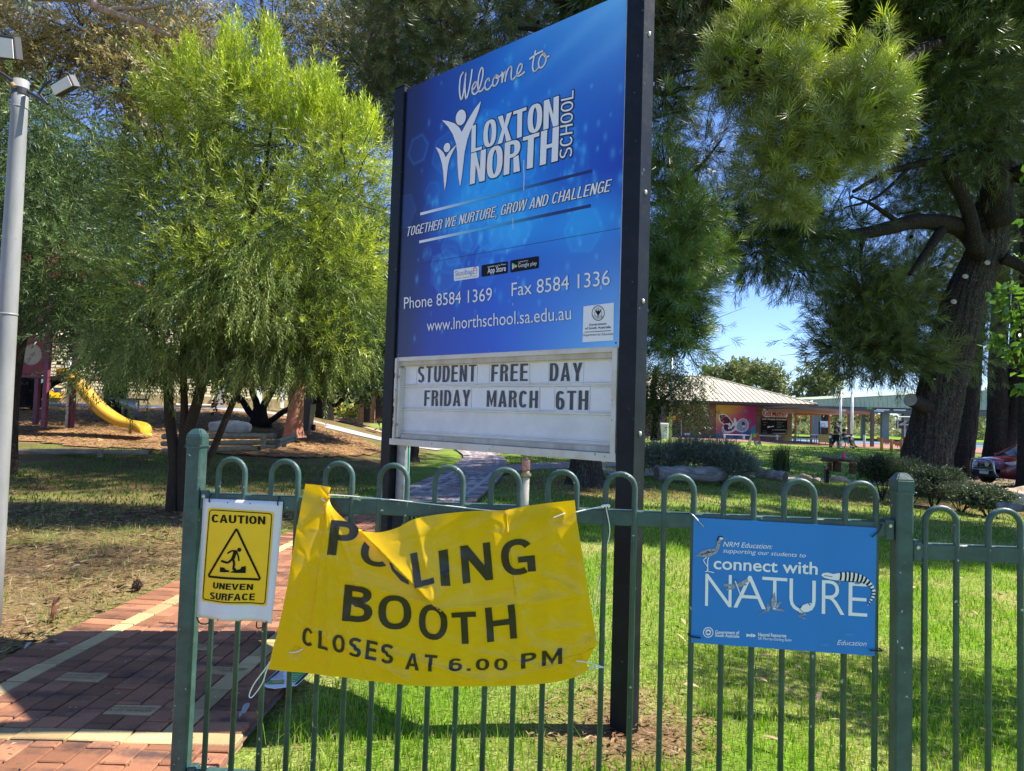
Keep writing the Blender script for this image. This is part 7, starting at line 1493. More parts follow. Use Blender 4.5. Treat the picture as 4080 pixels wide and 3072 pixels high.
WS=Surf((0,YW-.02,0),(1,0,0),(0,-1,0)); zw_=Z(2600,1400,3.16)
def wr(x0,y0,x1,y1,mt,par,off=.03,th=.05,name='panel'):
    p=zW(x0,y0,YW);q=zW(x1,y1,YW); mb=MB(); mb.box(((p.x+q.x)/2,YW-.02-off-th/2+.05,(p.z+q.z)/2),(abs(q.x-p.x),th,abs(p.z-q.z))); return mb.build(name,M[mt],par)
# mural
mn=60; us=np.linspace(0,1,mn); UU,VV=np.meshgrid(us,us); c_=[WS.uv(p) for p in zw_((800,662),(1303,676),(1303,1118),(795,1100))]
PP=[(c_[0]*(1-u)*(1-v)+c_[1]*u*(1-v)+c_[2]*u*v+c_[3]*(1-u)*v) for v in us for u in us]
Uu=UU.ravel()[:,None];Vv_=VV.ravel()[:,None]; yel=np.array([.62,.42,.10]);pnk=np.array([.52,.10,.20]);mag=np.array([.42,.06,.20]);org=np.array([.60,.22,.12]);tea=np.array([.12,.30,.42]); blu=np.array([.10,.12,.35])
cc_=yel*(1-sm(Uu*.9+Vv_*.9,.35,.9))+pnk*sm(Uu*.9+Vv_*.9,.35,.9); k=sm(Uu,.6,.85)*(1-sm(Vv_,.5,.8)); cc_=cc_*(1-k)+mag*k; k=(1-sm(Uu,.0,.5))*sm(Vv_,.35,.7)*.7; cc_=cc_*(1-k)+np.array([.6,.16,.22])*k
k=sm(Vv_-.86+.25*sm(Uu,.5,1)*1.0+.03*np.sin(Uu*14),-.02,.02); cc_=cc_*(1-k)+(tea*(.5+.5*np.sin(Uu*22))+blu*(.5-.5*np.sin(Uu*22)))*k
k=(np.exp(-((Uu-.73)/.05)**2-((Vv_-.17)/.05)**2)*.8+np.exp(-((Uu-.84)/.035)**2-((Vv_-.49)/.05)**2)*.8); cc_=cc_*(1-k)+tea*k
idx=np.arange(mn*mn).reshape(mn,mn); Fm=np.stack([idx[:-1,:-1],idx[1:,:-1],idx[1:,1:],idx[:-1,1:]],-1).reshape(-1,4)
M['mural']=colmat('mural_paint',.8,spec=.2); npmesh('mural',WS.T(np.array(PP),.02),Fm,cc_,sb_,M['mural'])
def wp(pts,mt,off,par=None,name='mural_print'): WS.poly(zw_(*pts),M[mt] if isinstance(mt,str) else mt,par or sb_,off,name)
M['plumk']=mat('mural_dark',(.10,.02,.05),.8); M['ltb']=mat('mural_pale_blue',(.33,.45,.60),.8); M['mpink']=mat('mural_pink',(.6,.2,.25),.8)
wp([(832,812),(850,788),(885,785),(930,800),(970,835),(1000,880),(1020,900),(1022,840),(1040,836),(1054,870),(1060,895),(1100,855),(1145,843),(1185,860),(1208,905),(1208,960),(1180,1000),(1130,1020),(1070,1005),(1050,990),(1010,1015),(950,1035),(890,1028),(868,1000),(875,955),(895,925),(850,890),(832,850)],'white',.035,name='butterfly')
wp([(842,815),(860,798),(905,800),(955,835),(1000,900),(990,935),(940,905),(900,912),(858,885)],'plumk',.045,name='butterfly'); wp([(890,930),(915,915),(960,925),(1010,950),(1040,930),(1020,975),(985,1000),(930,1005),(900,985)],'plumk',.045,name='butterfly')
for e in ((868,812,14,8),(870,845,14,10),(885,880,12,10),(905,820,16,9)): WS.ell(zw_(e[:2])[0],e[2]/3.16,e[3]/3.16,M['mpink'],sb_,.055,'butterfly_spot')
for e in ((965,920,14,22),(985,955,16,20),(960,965,12,18)): WS.ell(zw_(e[:2])[0],e[2]/3.16,e[3]/3.16,M['white'],sb_,.055,'butterfly_spot')
wp([(1055,950),(1075,890),(1110,860),(1150,852),(1185,875),(1198,920),(1195,965),(1160,1000),(1110,1005),(1070,990)],'ltb',.045,name='cocoon'); wp([(878,965),(890,985),(905,1010),(940,1022),(890,1020),(872,990)],'ltb',.045); wp([(1125,890),(1150,885),(1165,920),(1160,945),(1130,935),(1120,915)],'plumk',.055); 
for s_ in range(4): WS.strokes([zw_((1125,940+s_*8),(1150,930+s_*9),(1172,938+s_*8))],2.0,M['white'],sb_,.06,'mural_print')
WS.strokes([zw_((1110,950),(1140,970),(1170,945),(1175,935))],1.6,M['plumk'],sb_,.06,'mural_print')
# lettered sign and chalkboard
WS.poly(zw_((1375,740),(1395,718),(1420,728),(1440,748),(1500,760),(1525,730),(1550,728),(1565,755),(1610,765),(1640,735),(1665,728),(1668,705),(1685,740),(1702,720),(1702,790),(1690,830),(1600,826),(1500,822),(1420,828),(1380,800)),M['white'],sb_,.03,'lettered_sign'); M['kred']=mat('letter_dark_red',(.42,.03,.05),.5)
WS.text('Kids',*zw_((1385,812),(1492,812),(1385,748)),M['kred'],sb_,.05,bold=.02); WS.text('Matter',*zw_((1505,815),(1688,822),(1505,755)),M['kred'],sb_,.05,bold=.02)
WS.ell(zw_((1386,745))[0],3,4,M['kred'],sb_,.05,'figure_head'); WS.ell(zw_((1541,740))[0],3,4,M['kred'],sb_,.05,'figure_head'); WS.strokes([zw_((1662,742),(1690,725)),zw_((1668,712),(1678,745))],3,M['kred'],sb_,.05,'figure')
cb_=wr(1355,822,1700,1052,'timber2',sb_,.0,.06,'chalkboard'); wr(1363,830,1693,1045,'black',cb_,.05,.03,'board_face')
WS.text('LNS Weekly Activities!',*zw_((1375,862),(1683,868),(1375,840)),M['white'],cb_,.085,bold=.01)
WS.poly(zw_((1440,945),(1465,940),(1480,948),(1520,935),(1524,945),(1490,955),(1465,955),(1445,968)),M['white'],cb_,.085,'chalk_drawing'); WS.strokes([zw_(*rrect([(1497,988),(1680,990),(1680,1032),(1500,1030)],16))],1.6,M['offwhite'],cb_,.085,'chalk_drawing')
for (x0,y0,x1) in ((1385,895,1440),(1390,925,1425),(1560,893,1640),(1560,915,1620),(1385,1000,1430),(1560,940,1650),(1375,1025,1440),(1560,960,1610)): WS.strokes([zw_((x0,y0),(x1,y0+1))],1.2,M['grey'],cb_,.085,'chalk_line',sm_=0)
wr(245,900,305,1060,'darkst',sb_,.03,.06,'door'); wr(255,812,285,862,'yel_print',sb_,.05,.03,'yellow_poster'); wr(178,812,250,860,'yel_print',sb_,.03,.03,'yellow_poster')
wd1=wr(25,650,150,895,'timber2',sb_,.03,.06,'window'); wr(32,658,88,888,'glass',wd1,.08,.02,'pane'); wr(94,658,144,888,'glass',wd1,.08,.02,'pane'); wr(402,1028,468,1056,'white',sb_,.03,.05,'meter_box'); wr(1538,668,1610,685,'yel_print',sb_,.03,.1,'small_sign'); wr(1612,672,1670,690,'white',sb_,.03,.25,'wall_light')
mb=MB(); mb.tube([zW(362,870,YW-.1),zW(362,1080,YW-.1)],.05,8); mb.build('downpipe',M['offwhite'],sb_)
# bench in front of the mural
lb=thing('long_bench','long pale bench in front of the butterfly mural','bench',tuple(zW(1240,1130,58)))
p=zW(885,1042,58.5);q=zW(1600,1072,58.5); mb=MB(); mb.box(((p.x+q.x)/2,58.5,(p.z+q.z)/2),(q.x-p.x,.4,.06)); mb.build('seat',M['white'],lb)
for x in (905,1150,1568): a=zW(x,1050,58.5); mb=MB(); mb.box((a.x,58.5,a.z-.22),(.09,.3,.44)); mb.build('leg',M['white'],lb)
af=thing('a_frame_sign','white A-frame campaign sign with dark poster on the school lawn','sign',tuple(zW(1280,1200,50)))
zq=lambda x,y,Y: at(2600+x/3.16,1400+y/3.16,Y)
YA=46
A=[zq(1250,1030,YA),zq(1335,1030,YA),zq(1378,1196,YA-.35),zq(1292,1200,YA-.35)]; Bk=[zq(1250,1030,YA),zq(1262,1032,YA),zq(1235,1195,YA+.5),zq(1188,1180,YA+.5)]
mb=MB(); mb.prism(A,(0,.03,0)); mb.build('front_panel',M['posternavy'],af); mb=MB(); mb.prism(Bk,(0,.03,0)); mb.build('rear_panel',M['offwhite'],af)
AS=Surf(tuple(A[0]),tuple(A[1]-A[0]),(0,-1,-.0)); zq2=Z(2600,1400,3.16); AS.N=np.array([0,-1,0]); AS.O=np.array([A[0].x,YA-.42,0]); AS.U=np.array([1,0,0])
AS.poly(zq2((1258,1036),(1330,1036),(1352,1110),(1268,1112)),M['kred'],af,.0,'poster_print'); AS.poly(zq2((1262,1040),(1300,1038),(1306,1075),(1270,1085)),M['green_print'],af,.01,'poster_print')
for tx,a_,b_,c_2 in (('Market',(1293,1140),(1335,1138),(1290,1128)),('Tim',(1296,1160),(1322,1158),(1293,1147)),('Whetstone',(1299,1180),(1368,1176),(1296,1166))): AS.text(tx,*zq2(a_,b_,c_2),M['white'],af,.02,bold=.03)
bx=zW(100,1040,56); apl=thing('white_cabinet','white appliance box standing at the left end of the brick wall','cabinet',tuple(bx)); mb=MB(); mb.box((bx.x,56,.62),(1.1,.7,1.24),bev=.03); mb.build('body',M['white'],apl); mb=MB(); mb.box((bx.x,55.64,.62),(.9,.02,1.0)); mb.build('door',M['offwhite'],apl)
bl=thing('blue_barrier','pale blue tubular barrier frame beside the white cabinet','barrier',tuple(zW(150,1080,55))); mb=MB(); M['ltblue']=mat('light_blue_tube',(.25,.42,.65),.4); p=zW(135,1070,55); mb.tube(smooth_path([p,zW(135,1045,55),zW(150,1035,55),zW(168,1045,55),zW(172,1085,55)],4),.03,6); mb.build('frame',M['ltblue'],bl)
sp_=thing('light_pole','tall slim grey light pole standing on the lawn in front of the tan roof','light pole',tuple(z5(160,900,40))); a=z5(160,905,40); b=z5(170,380,40); mb=MB(); mb.tube([Vector((a.x,40,float(terr(a.x,40)))),b],[.10,.075],12); mb.build('pole',M['steel'],sp_,True); mb=MB(); mb.box(b+Vector((-.45,0,.15)),(.45,.3,.08),Matrix.Rotation(.3,3,'Y')); mb.build('lamp_head',M['lampbody'],sp_); mb=MB(); mb.tube([b,b+Vector((-.3,0,.12))],.03,6); mb.build('arm',M['lampbody'],sp_)
# ---------------- covered walkway and court roof
z6=lambda x,y,Y: at(3200+x/2.5137,1400+y/2.5137,Y); z3_=lambda x,y,Y: at(3300+x/3.1625,1600+y/3.1625,Y)
wk=thing('covered_walkway','flat-roofed covered walkway with tan soffit and slim posts beside the school block','walkway',tuple(z6(300,960,52)))
def slab(a,b,Y0,Y1,th,name,mt,par):
    mb=MB(); P=[Vector((a.x,Y0,a.z)),Vector((b.x,Y0,b.z)),Vector((b.x,Y1,b.z)),Vector((a.x,Y1,a.z))]; mb.prism(P,(0,0,-th)); return mb.build(name,M[mt],par)
slab(z6(-120,545,54),z6(722,585,50),51,60,.14,'roof','darkst',wk); slab(z6(-120,560,56),z6(420,590,56),56,61,.35,'soffit_beam','soffit',wk); slab(z6(-90,615,58),z6(700,605,58),57.9,58.1,.22,'beam','brown',wk)
for (x,y0,y1,Y,w_,mt) in [(-75,640,900,58,.14,'brown'),(80,640,930,58,.12,'brown'),(262,640,940,57,.14,'brown'),(458,625,950,57,.16,'darkst'),(692,590,982,50,.20,'darkst')]:
    a=z6(x,y0,Y);b=z6(x,y1,Y); mb=MB(); mb.box((a.x,Y,(a.z+float(terr(a.x,Y)))/2),(w_,w_,a.z-float(terr(a.x,Y)))); mb.build('post',M[mt],wk)
for x,y in ((665,565),(405,590)): a=z6(x,y,50.8); mb=MB(); mb.box(a,(.35,.1,.15)); mb.build('light_fitting',M['green_print'] if x>600 else M['offwhite'],wk)
ct=thing('court_shelter','large pale green roofed open court on grey steel columns','shelter',tuple(z6(820,960,72))); M['pgreen']=mat('pale_green_steel',(.36,.42,.29),.5,.05,2); M['gsteel']=mat('grey_column',(.28,.29,.30),.5,.1,4)
YC=72
P=[z6(105,488,YC),z6(1160,430,YC),z6(1160,560,YC),z6(105,547,YC)]; E0=z6(1900,392,YC); E1=z6(1900,590,YC)
P=[P[0],E0,E1,P[3]]; mb=MB(); mb.prism(P,(0,.2,0)); fa=mb.build('fascia',M['pgreen'],ct)
mb=MB(); 
for i in range(40):
    t=(i+.5)/40; a=P[0].lerp(P[1],t)+Vector((0,-.03,0)); b=P[3].lerp(P[2],t)+Vector((0,-.03,0)); mb.tube([a,b],.02,4)
o=mb.build('fascia_ribs',M['pgreen'],fa); o['kind']='stuff'
mb=MB(); mb.prism([P[0]+Vector((0,0,.08)),P[1]+Vector((0,0,.08)),P[1]+Vector((0,18,.6)),P[0]+Vector((0,18,.6))],(0,0,-.1)); mb.build('roof',M['pgreen'],ct)
mb=MB(); mb.prism([P[3]+Vector((0,.3,.1)),P[2]+Vector((0,.3,.1)),P[2]+Vector((0,18,.1)),P[3]+Vector((0,18,.1))],(0,0,-.25)); mb.build('ceiling',M['darkst'],ct)
slab(z6(105,552,YC-.2),z6(1900,612,YC-.2),YC-.3,YC+.2,.45,'beam','darkst',ct)
for (x,y0,y1,w_,Y) in [(133,640,920,.85,74),(817,605,940,.75,74),(1032,600,960,.8,74),(600,620,900,.5,88),(1300,600,950,.8,74),(1660,600,950,.8,74)]:
    a=z6(x,y0,Y); mb=MB(); mb.box((a.x,Y,a.z/2),(w_*.95,w_*.6,a.z+.2)); mb.build('column',M['gsteel'],ct)
for x,y in ((745,597),(965,588),(800,585)): a=z6(x,y,YC-.6); mb=MB(); mb.box(a,(1.2,.2,.1)); mb.build('light_fitting',M['white'],ct)
for lab,x,y0,y1 in (('left one of two slim white poles rising through the walkway roof',377,418,1000),('right one of two slim white poles rising through the walkway roof',492,418,960)):
    t=thing('flag_pole',lab,'pole',tuple(z6(x,y1,48.5))); mb=MB(); a=z6(x,y0,48.5); mb.tube([Vector((a.x,48.5,0)),a],.085,10); mb.build('pole',M['white'],t,True); mb=MB(); mb.ball(a,.1,8,5); mb.build('cap',M['white'],t)
# basketball boards
bb=thing('basketball_board','white basketball backboard on a post under the court roof','backboard',tuple(z6(210,850,72))); a=z6(172,697,71);b=z6(255,762,71); mb=MB(); mb.box(((a.x+b.x)/2,71,(a.z+b.z)/2),(b.x-a.x,.06,a.z-b.z)); mb.build('board',M['white'],bb); BSf=Surf((0,70.96,0),(1,0,0),(0,-1,0)); z6z=Z(3200,1400,2.5137); BSf.strokes([z6z((180,726),(218,726),(218,752),(180,752),(180,726))],1.5,M['black'],bb,.01,'target_square',sm_=0); mb=MB(); mb.tube([z6(165,700,71.2),z6(165,840,71.2)],.12,8); mb.build('post',M['lampbody'],bb); mb=MB(); c=(z6(228,752,70.5)); mb.tube([c+Vector((math.cos(t)*.22,math.sin(t)*.22,0)) for t in np.linspace(0,6.283,13)],.02,5,cap=False); mb.build('ring',M['red'],bb)
bb2=thing('basketball_board','dark back of a basketball backboard on a frame left of the huge pine','backboard',tuple(z6(1010,960,60))); a=z6(932,692,60);b=z6(1092,778,60); mb=MB(); mb.box(((a.x+b.x)/2,60,(a.z+b.z)/2),(b.x-a.x,.06,a.z-b.z)); mb.build('board',M['lampbody'],bb2)
for q in ([(948,655),(948,780)],[(948,657),(1092,657)],[(1090,630),(1090,690)],[(950,735),(1090,735)],[(950,740),(1040,700)],[(1018,690),(1018,958)]): mb=MB(); mb.tube([z6(*q[0],59.8),z6(*q[1],59.8)],.05,6); mb.build('frame_tube',M['steel'],bb2)
# picnic tables
def picnic(lab,x,y,Y,w_):
    a=z6(x,y,Y); z0_=float(terr(a.x,Y)); t=thing('picnic_table',lab,'table',(a.x,Y,z0_),'picnic tables under the walkway')
    mb=MB(); mb.box((a.x,Y,z0_+.74),(w_,.7,.05)); mb.build('table_top',M['steel'],t)
    for s_ in (-1,1):
        mb=MB(); mb.box((a.x,Y+s_*.65,z0_+.44),(w_,.25,.04)); mb.build('seat',M['steel'],t)
        mb=MB(); mb.tube([(a.x+s_*w_*.36,Y-.65,z0_+.44),(a.x+s_*w_*.36,Y-.6,z0_+.05),(a.x+s_*w_*.36,Y+.6,z0_+.05),(a.x+s_*w_*.36,Y+.65,z0_+.44)],.03,6); mb.tube([(a.x+s_*w_*.36,Y-.2,z0_+.05),(a.x+s_*w_*.36,Y-.2,z0_+.74)],.03,6); mb.build('leg_frame',M['darkst'],t)
picnic('picnic table nearest the school wall corner',30,890,52,1.9); picnic('picnic table left of the person pushing the wheelchair',170,890,51,1.9)
cbx=z6(232,872,49); t=thing('tan_barrier','tan sheet barrier behind the wheelchair pusher','barrier',tuple(cbx)); mb=MB(); mb.box((cbx.x,49,cbx.z),(1.1,.05,.55)); mb.build('panel',M['buff'],t); [ (lambda m_: (m_.tube([(cbx.x+s_*.5,49,0),(cbx.x+s_*.5,49,cbx.z)],.03,6), m_.build('leg',M['darkst'],t)))(MB()) for s_ in (-1,1)]
# bollards
def bollard(name,lab,x,y0,y1,Y,r_,mt,top=None,cat='bollard',group=None,Zf=z6):
    a=Zf(x,y0,Y); b=Zf(x,y1,Y); t=thing(name,lab,cat,(b.x,Y,b.z),group); mb=MB(); mb.tube([b,a-Vector((0,0,.02)),a],[r_,r_,r_*.7],10); mb.build('post',M[mt],t,True)
    if top: mb=MB(); mb.tube([a.lerp(b,.12),a.lerp(b,.3)],r_*1.06,10); mb.build('band',M[top],t,True)
    return t
bollard('bollard','black bollard with white band behind the pushing person',277,822,980,46.5,.11,'lampbody','white'); bollard('bollard','black bollard with white band right of the wheelchair',487,828,975,46.5,.11,'lampbody','white')
M['bolyel']=mat('bollard_yellow',(.55,.36,.04),.5)
for x,lab in ((786,'yellow bollard at the left end of the flag string'),(884,'middle yellow bollard under the flag string'),(986,'yellow bollard touching the orange traffic post')): bollard('bollard',lab,x,866 if x<800 else 876,996 if x<900 else 1010,41.5,.085,'bolyel')
bollard('bollard','pale timber post between walkway columns',613,838,972,48,.085,'offwhite')
M['orange']=mat('traffic_orange',(.85,.10,.02),.45)
for lab,x,y0,y1,Y,Zf in (('orange traffic post with white bands left of the huge pine',1012,858,1025,36,z6),('orange and yellow traffic post right of the huge pine trunk',1448,970,1118,24.5,z6)):
    a=Zf(x,y0,Y); b=Zf(x,y1,Y); h=a.z-b.z; t=thing('traffic_post',lab,'traffic post',tuple(b)); mb=MB(); r_=.07*Y/30; mb.tube([b,b+Vector((0,0,h*.06)),b+Vector((0,0,h*.07)),b+Vector((0,0,h*.9)),b+Vector((0,0,h*.91)),a],[r_*2.2,r_*2.1,r_*1.1,r_*.85,r_*1.2,r_*1.15],12); mb.build('post',M['orange'],t)
    for f0,f1,m_ in ((.25,.45,'white' if x<1100 else 'bolyel'),(.55,.72,'white')): mb=MB(); mb.tube([b+Vector((0,0,h*f0)),b+Vector((0,0,h*f1))],r_*1.12,12); mb.build('reflective_band',M[m_],t)
bu=thing('bunting','string of small orange flags hung between the yellow bollards','bunting',tuple(z6(850,870,41.5)))
pts=[z6(x,y,41.45) for x,y in ((730,852),(786,872),(835,890),(884,880),(940,915),(986,893),(1010,880))]; P_=smooth_path(pts,6); mb=MB(); mb.tube(P_,.008,4); mb.build('string',M['offwhite'],bu)
for i in range(2,len(P_)-1,2): p=P_[i]; mb=MB(); mb.prism([p+Vector((-.10,-.01,0)),p+Vector((.10,-.01,0)),p+Vector((.03,-.03,-.30))],(0,.006,0)); mb.build('flag',M['orange'],bu)
# distant fence beyond the court
# ---------------- people
def figure(name,parent,J,E,mt,sub=2):
    me=bpy.data.meshes.new(name); me.from_pydata([j[0] for j in J],E,[]); o=bpy.data.objects.new(name,me); TS.collection.objects.link(o)
    md=o.modifiers.new('s','SKIN'); md.use_smooth_shade=True
    for i,j in enumerate(J): 
        v=me.skin_vertices[0].data[i]; v.radius=(j[1],j[2] if len(j)>2 else j[1]); v.use_root=(i==0)
    s_=o.modifiers.new('u','SUBSURF'); s_.levels=sub; TVL.update(); dg=TVL.depsgraph; e=o.evaluated_get(dg); m2=bpy.data.meshes.new_from_object(e); bpy.data.objects.remove(o)
    return link(name,m2,parent,mt,True)
M['skin']=mat('skin',(.42,.24,.17),.6); M['dkcloth']=mat('dark_cloth',(.018,.02,.03),.85); M['blkcloth']=mat('black_cloth',(.01,.01,.012),.9); M['hair']=mat('dark_hair',(.06,.035,.02),.8); M['chairtrim']=mat('chair_frame',(.55,.6,.65),.35,metal=.7); M['turq']=mat('turquoise_cloth',(.02,.32,.36),.7)
YPm=45.0; gx0=z3_(120,630,YPm); zg=float(terr(gx0.x,YPm))+.03
def hz(x,y,dy=0): p=z3_(x,y,YPm+dy); s_=(zg-z3_(120,632,YPm).z); return Vector((p.x,p.y,p.z+s_))
man=thing('person','person in dark shirt and black trousers leaning forward to push a wheelchair','person',tuple(hz(110,635)))
figure('body',man,[(hz(92,478),.17,.15),(hz(100,430),.17,.14),(hz(115,385),.20,.15),(hz(125,352),.10,.1),(hz(140,345),.065),(hz(150,325),.105,.11),(hz(100,372,-.18),.075),(hz(105,420,-.25),.055),(hz(140,455,-.22),.042),(hz(128,370,.18),.075),(hz(140,420,.22),.055),(hz(160,455,.2),.042),(hz(98,480,-.1),.11),(hz(122,550,-.1),.078),(hz(125,612,-.08),.055),(hz(85,485,.1),.11),(hz(78,550,.1),.08),(hz(35,592,.1),.055),(hz(145,628,-.08),.05),(hz(40,622,.1),.05)],
 [(0,1),(1,2),(2,3),(3,4),(4,5),(2,6),(6,7),(7,8),(2,9),(9,10),(10,11),(0,12),(12,13),(13,14),(0,15),(15,16),(16,17),(14,18),(17,19)],M['skin'])
figure('shirt',man,[(hz(94,470),.20,.18),(hz(100,430),.20,.17),(hz(115,385),.23,.18),(hz(124,358),.12,.12),(hz(100,374,-.18),.10),(hz(103,405,-.24),.085),(hz(128,372,.18),.10),(hz(136,405,.22),.085)],[(0,1),(1,2),(2,3),(2,4),(4,5),(2,6),(6,7)],M['dkcloth'])
figure('trousers',man,[(hz(92,480),.20,.18),(hz(98,490,-.1),.135),(hz(122,550,-.1),.10),(hz(125,614,-.08),.075),(hz(85,490,.1),.135),(hz(78,550,.1),.10),(hz(37,592,.1),.075)],[(0,1),(1,2),(2,3),(0,4),(4,5),(5,6)],M['blkcloth'])
for a,b in (((118,628,-.08),(150,632,-.08)),((28,608,.1),(48,624,.1))): mb=MB(); mb.tube([hz(*a),hz((a[0]+b[0])/2,(a[1]+b[1])/2,a[2]),hz(*b)],[.05,.06,.04],8); mb.build('shoe',M['blkcloth'],man,True)
mb=MB(); mb.ball(hz(147,313),.108,12,8,(1,1,.75)); mb.build('hair',M['hair'],man,True)
mb=MB(); mb.box(hz(152,396,-.22),(.10,.01,.07)); mb.build('shirt_print',M['white'],man)
wo=thing('person','seated person in dark top with curly brown hair riding in the wheelchair','person',tuple(hz(240,560)))
figure('body',wo,[(hz(225,520),.17,.16),(hz(215,480),.16,.15),(hz(208,455),.15,.15),(hz(203,438),.06),(hz(204,418),.10,.10),(hz(195,462,-.18),.07),(hz(215,490,-.26),.055),(hz(272,486,-.22),.042),(hz(220,460,.18),.07),(hz(235,490,.24),.055),(hz(280,490,.15),.042),(hz(240,525,-.1),.11),(hz(295,535,-.12),.085),(hz(302,590,-.12),.062),(hz(330,614,-.12),.04),(hz(245,525,.1),.11),(hz(312,532,.12),.085),(hz(325,590,.1),.062),(hz(350,612,.1),.04)],
 [(0,1),(1,2),(2,3),(3,4),(2,5),(5,6),(6,7),(2,8),(8,9),(9,10),(0,11),(11,12),(12,13),(13,14),(0,15),(15,16),(16,17),(17,18)],M['skin'])
figure('top',wo,[(hz(222,510),.20,.19),(hz(214,480),.19,.18),(hz(208,455),.18,.17),(hz(195,463,-.18),.10),(hz(210,482,-.25),.08),(hz(222,462,.18),.10)],[(0,1),(1,2),(2,3),(3,4),(2,5)],M['dkcloth']); figure('shorts',wo,[(hz(225,525),.20,.18),(hz(245,527,-.1),.13),(hz(280,533,-.11),.11),(hz(248,527,.1),.13),(hz(285,532,.11),.11)],[(0,1),(1,2),(0,3),(3,4)],M['blkcloth'])
mb=MB(); mb.ball(hz(199,408),.125,12,8,(1,1,.9)); mb.build('hair',M['hair'],wo,True)
for a in ((335,618,-.12),(355,614,.1)): mb=MB(); mb.tube([hz(a[0]-12,a[1],a[2]),hz(a[0]+12,a[1]+4,a[2])],[.05,.035],8); mb.build('shoe',M['blkcloth'],wo)
wc=thing('wheelchair','wheelchair with large spoked wheels and turquoise seat side','wheelchair',tuple(hz(200,640)))
for dy in (-.3,.3):
    c=hz(163,588,dy); R_=.285; mb=MB(); mb.tube([c+Vector((math.cos(t)*R_,0,math.sin(t)*R_)) for t in np.linspace(0,6.2832,25)],.02,6,cap=False); w_=mb.build('wheel',M['rubber'],wc,True); mb=MB(); mb.tube([c+Vector((math.cos(t)*R_*.88,-.02,math.sin(t)*R_*.88)) for t in np.linspace(0,6.2832,25)],.011,5,cap=False)
    for k in range(12): mb.tube([c,c+Vector((math.cos(k*.5236)*R_,0,math.sin(k*.5236)*R_))],.004,3)
    mb.build('spokes',M['chairtrim'],w_); 
    c=hz(318,638,dy*.8); mb=MB(); mb.tube([c+Vector((0,-.015,0)),c+Vector((0,.015,0))],.075,12); mb.build('front_wheel',M['rubber'],wc)
    mb=MB(); mb.tube(smooth_path([hz(148,462,dy),hz(165,470,dy),hz(172,500,dy),hz(175,560,dy),hz(250,562,dy),hz(260,600,dy),hz(300,625,dy*.8)],3),.015,6); mb.tube([hz(172,500,dy),hz(250,495,dy),hz(252,560,dy)],.013,6); mb.tube([hz(260,600,dy),hz(330,622,dy)],.013,6); mb.build('frame',M['chairtrim'],wc)
mb=MB(); mb.box(hz(212,548),(.45,.5,.05)); mb.build('seat',M['dkcloth'],wc); mb=MB(); mb.box(hz(222,545,-.29),(.26,.02,.16)); mb.build('side_panel',M['turq'],wc); mb=MB(); mb.box(hz(175,500),(.03,.48,.42)); mb.build('backrest',M['dkcloth'],wc)
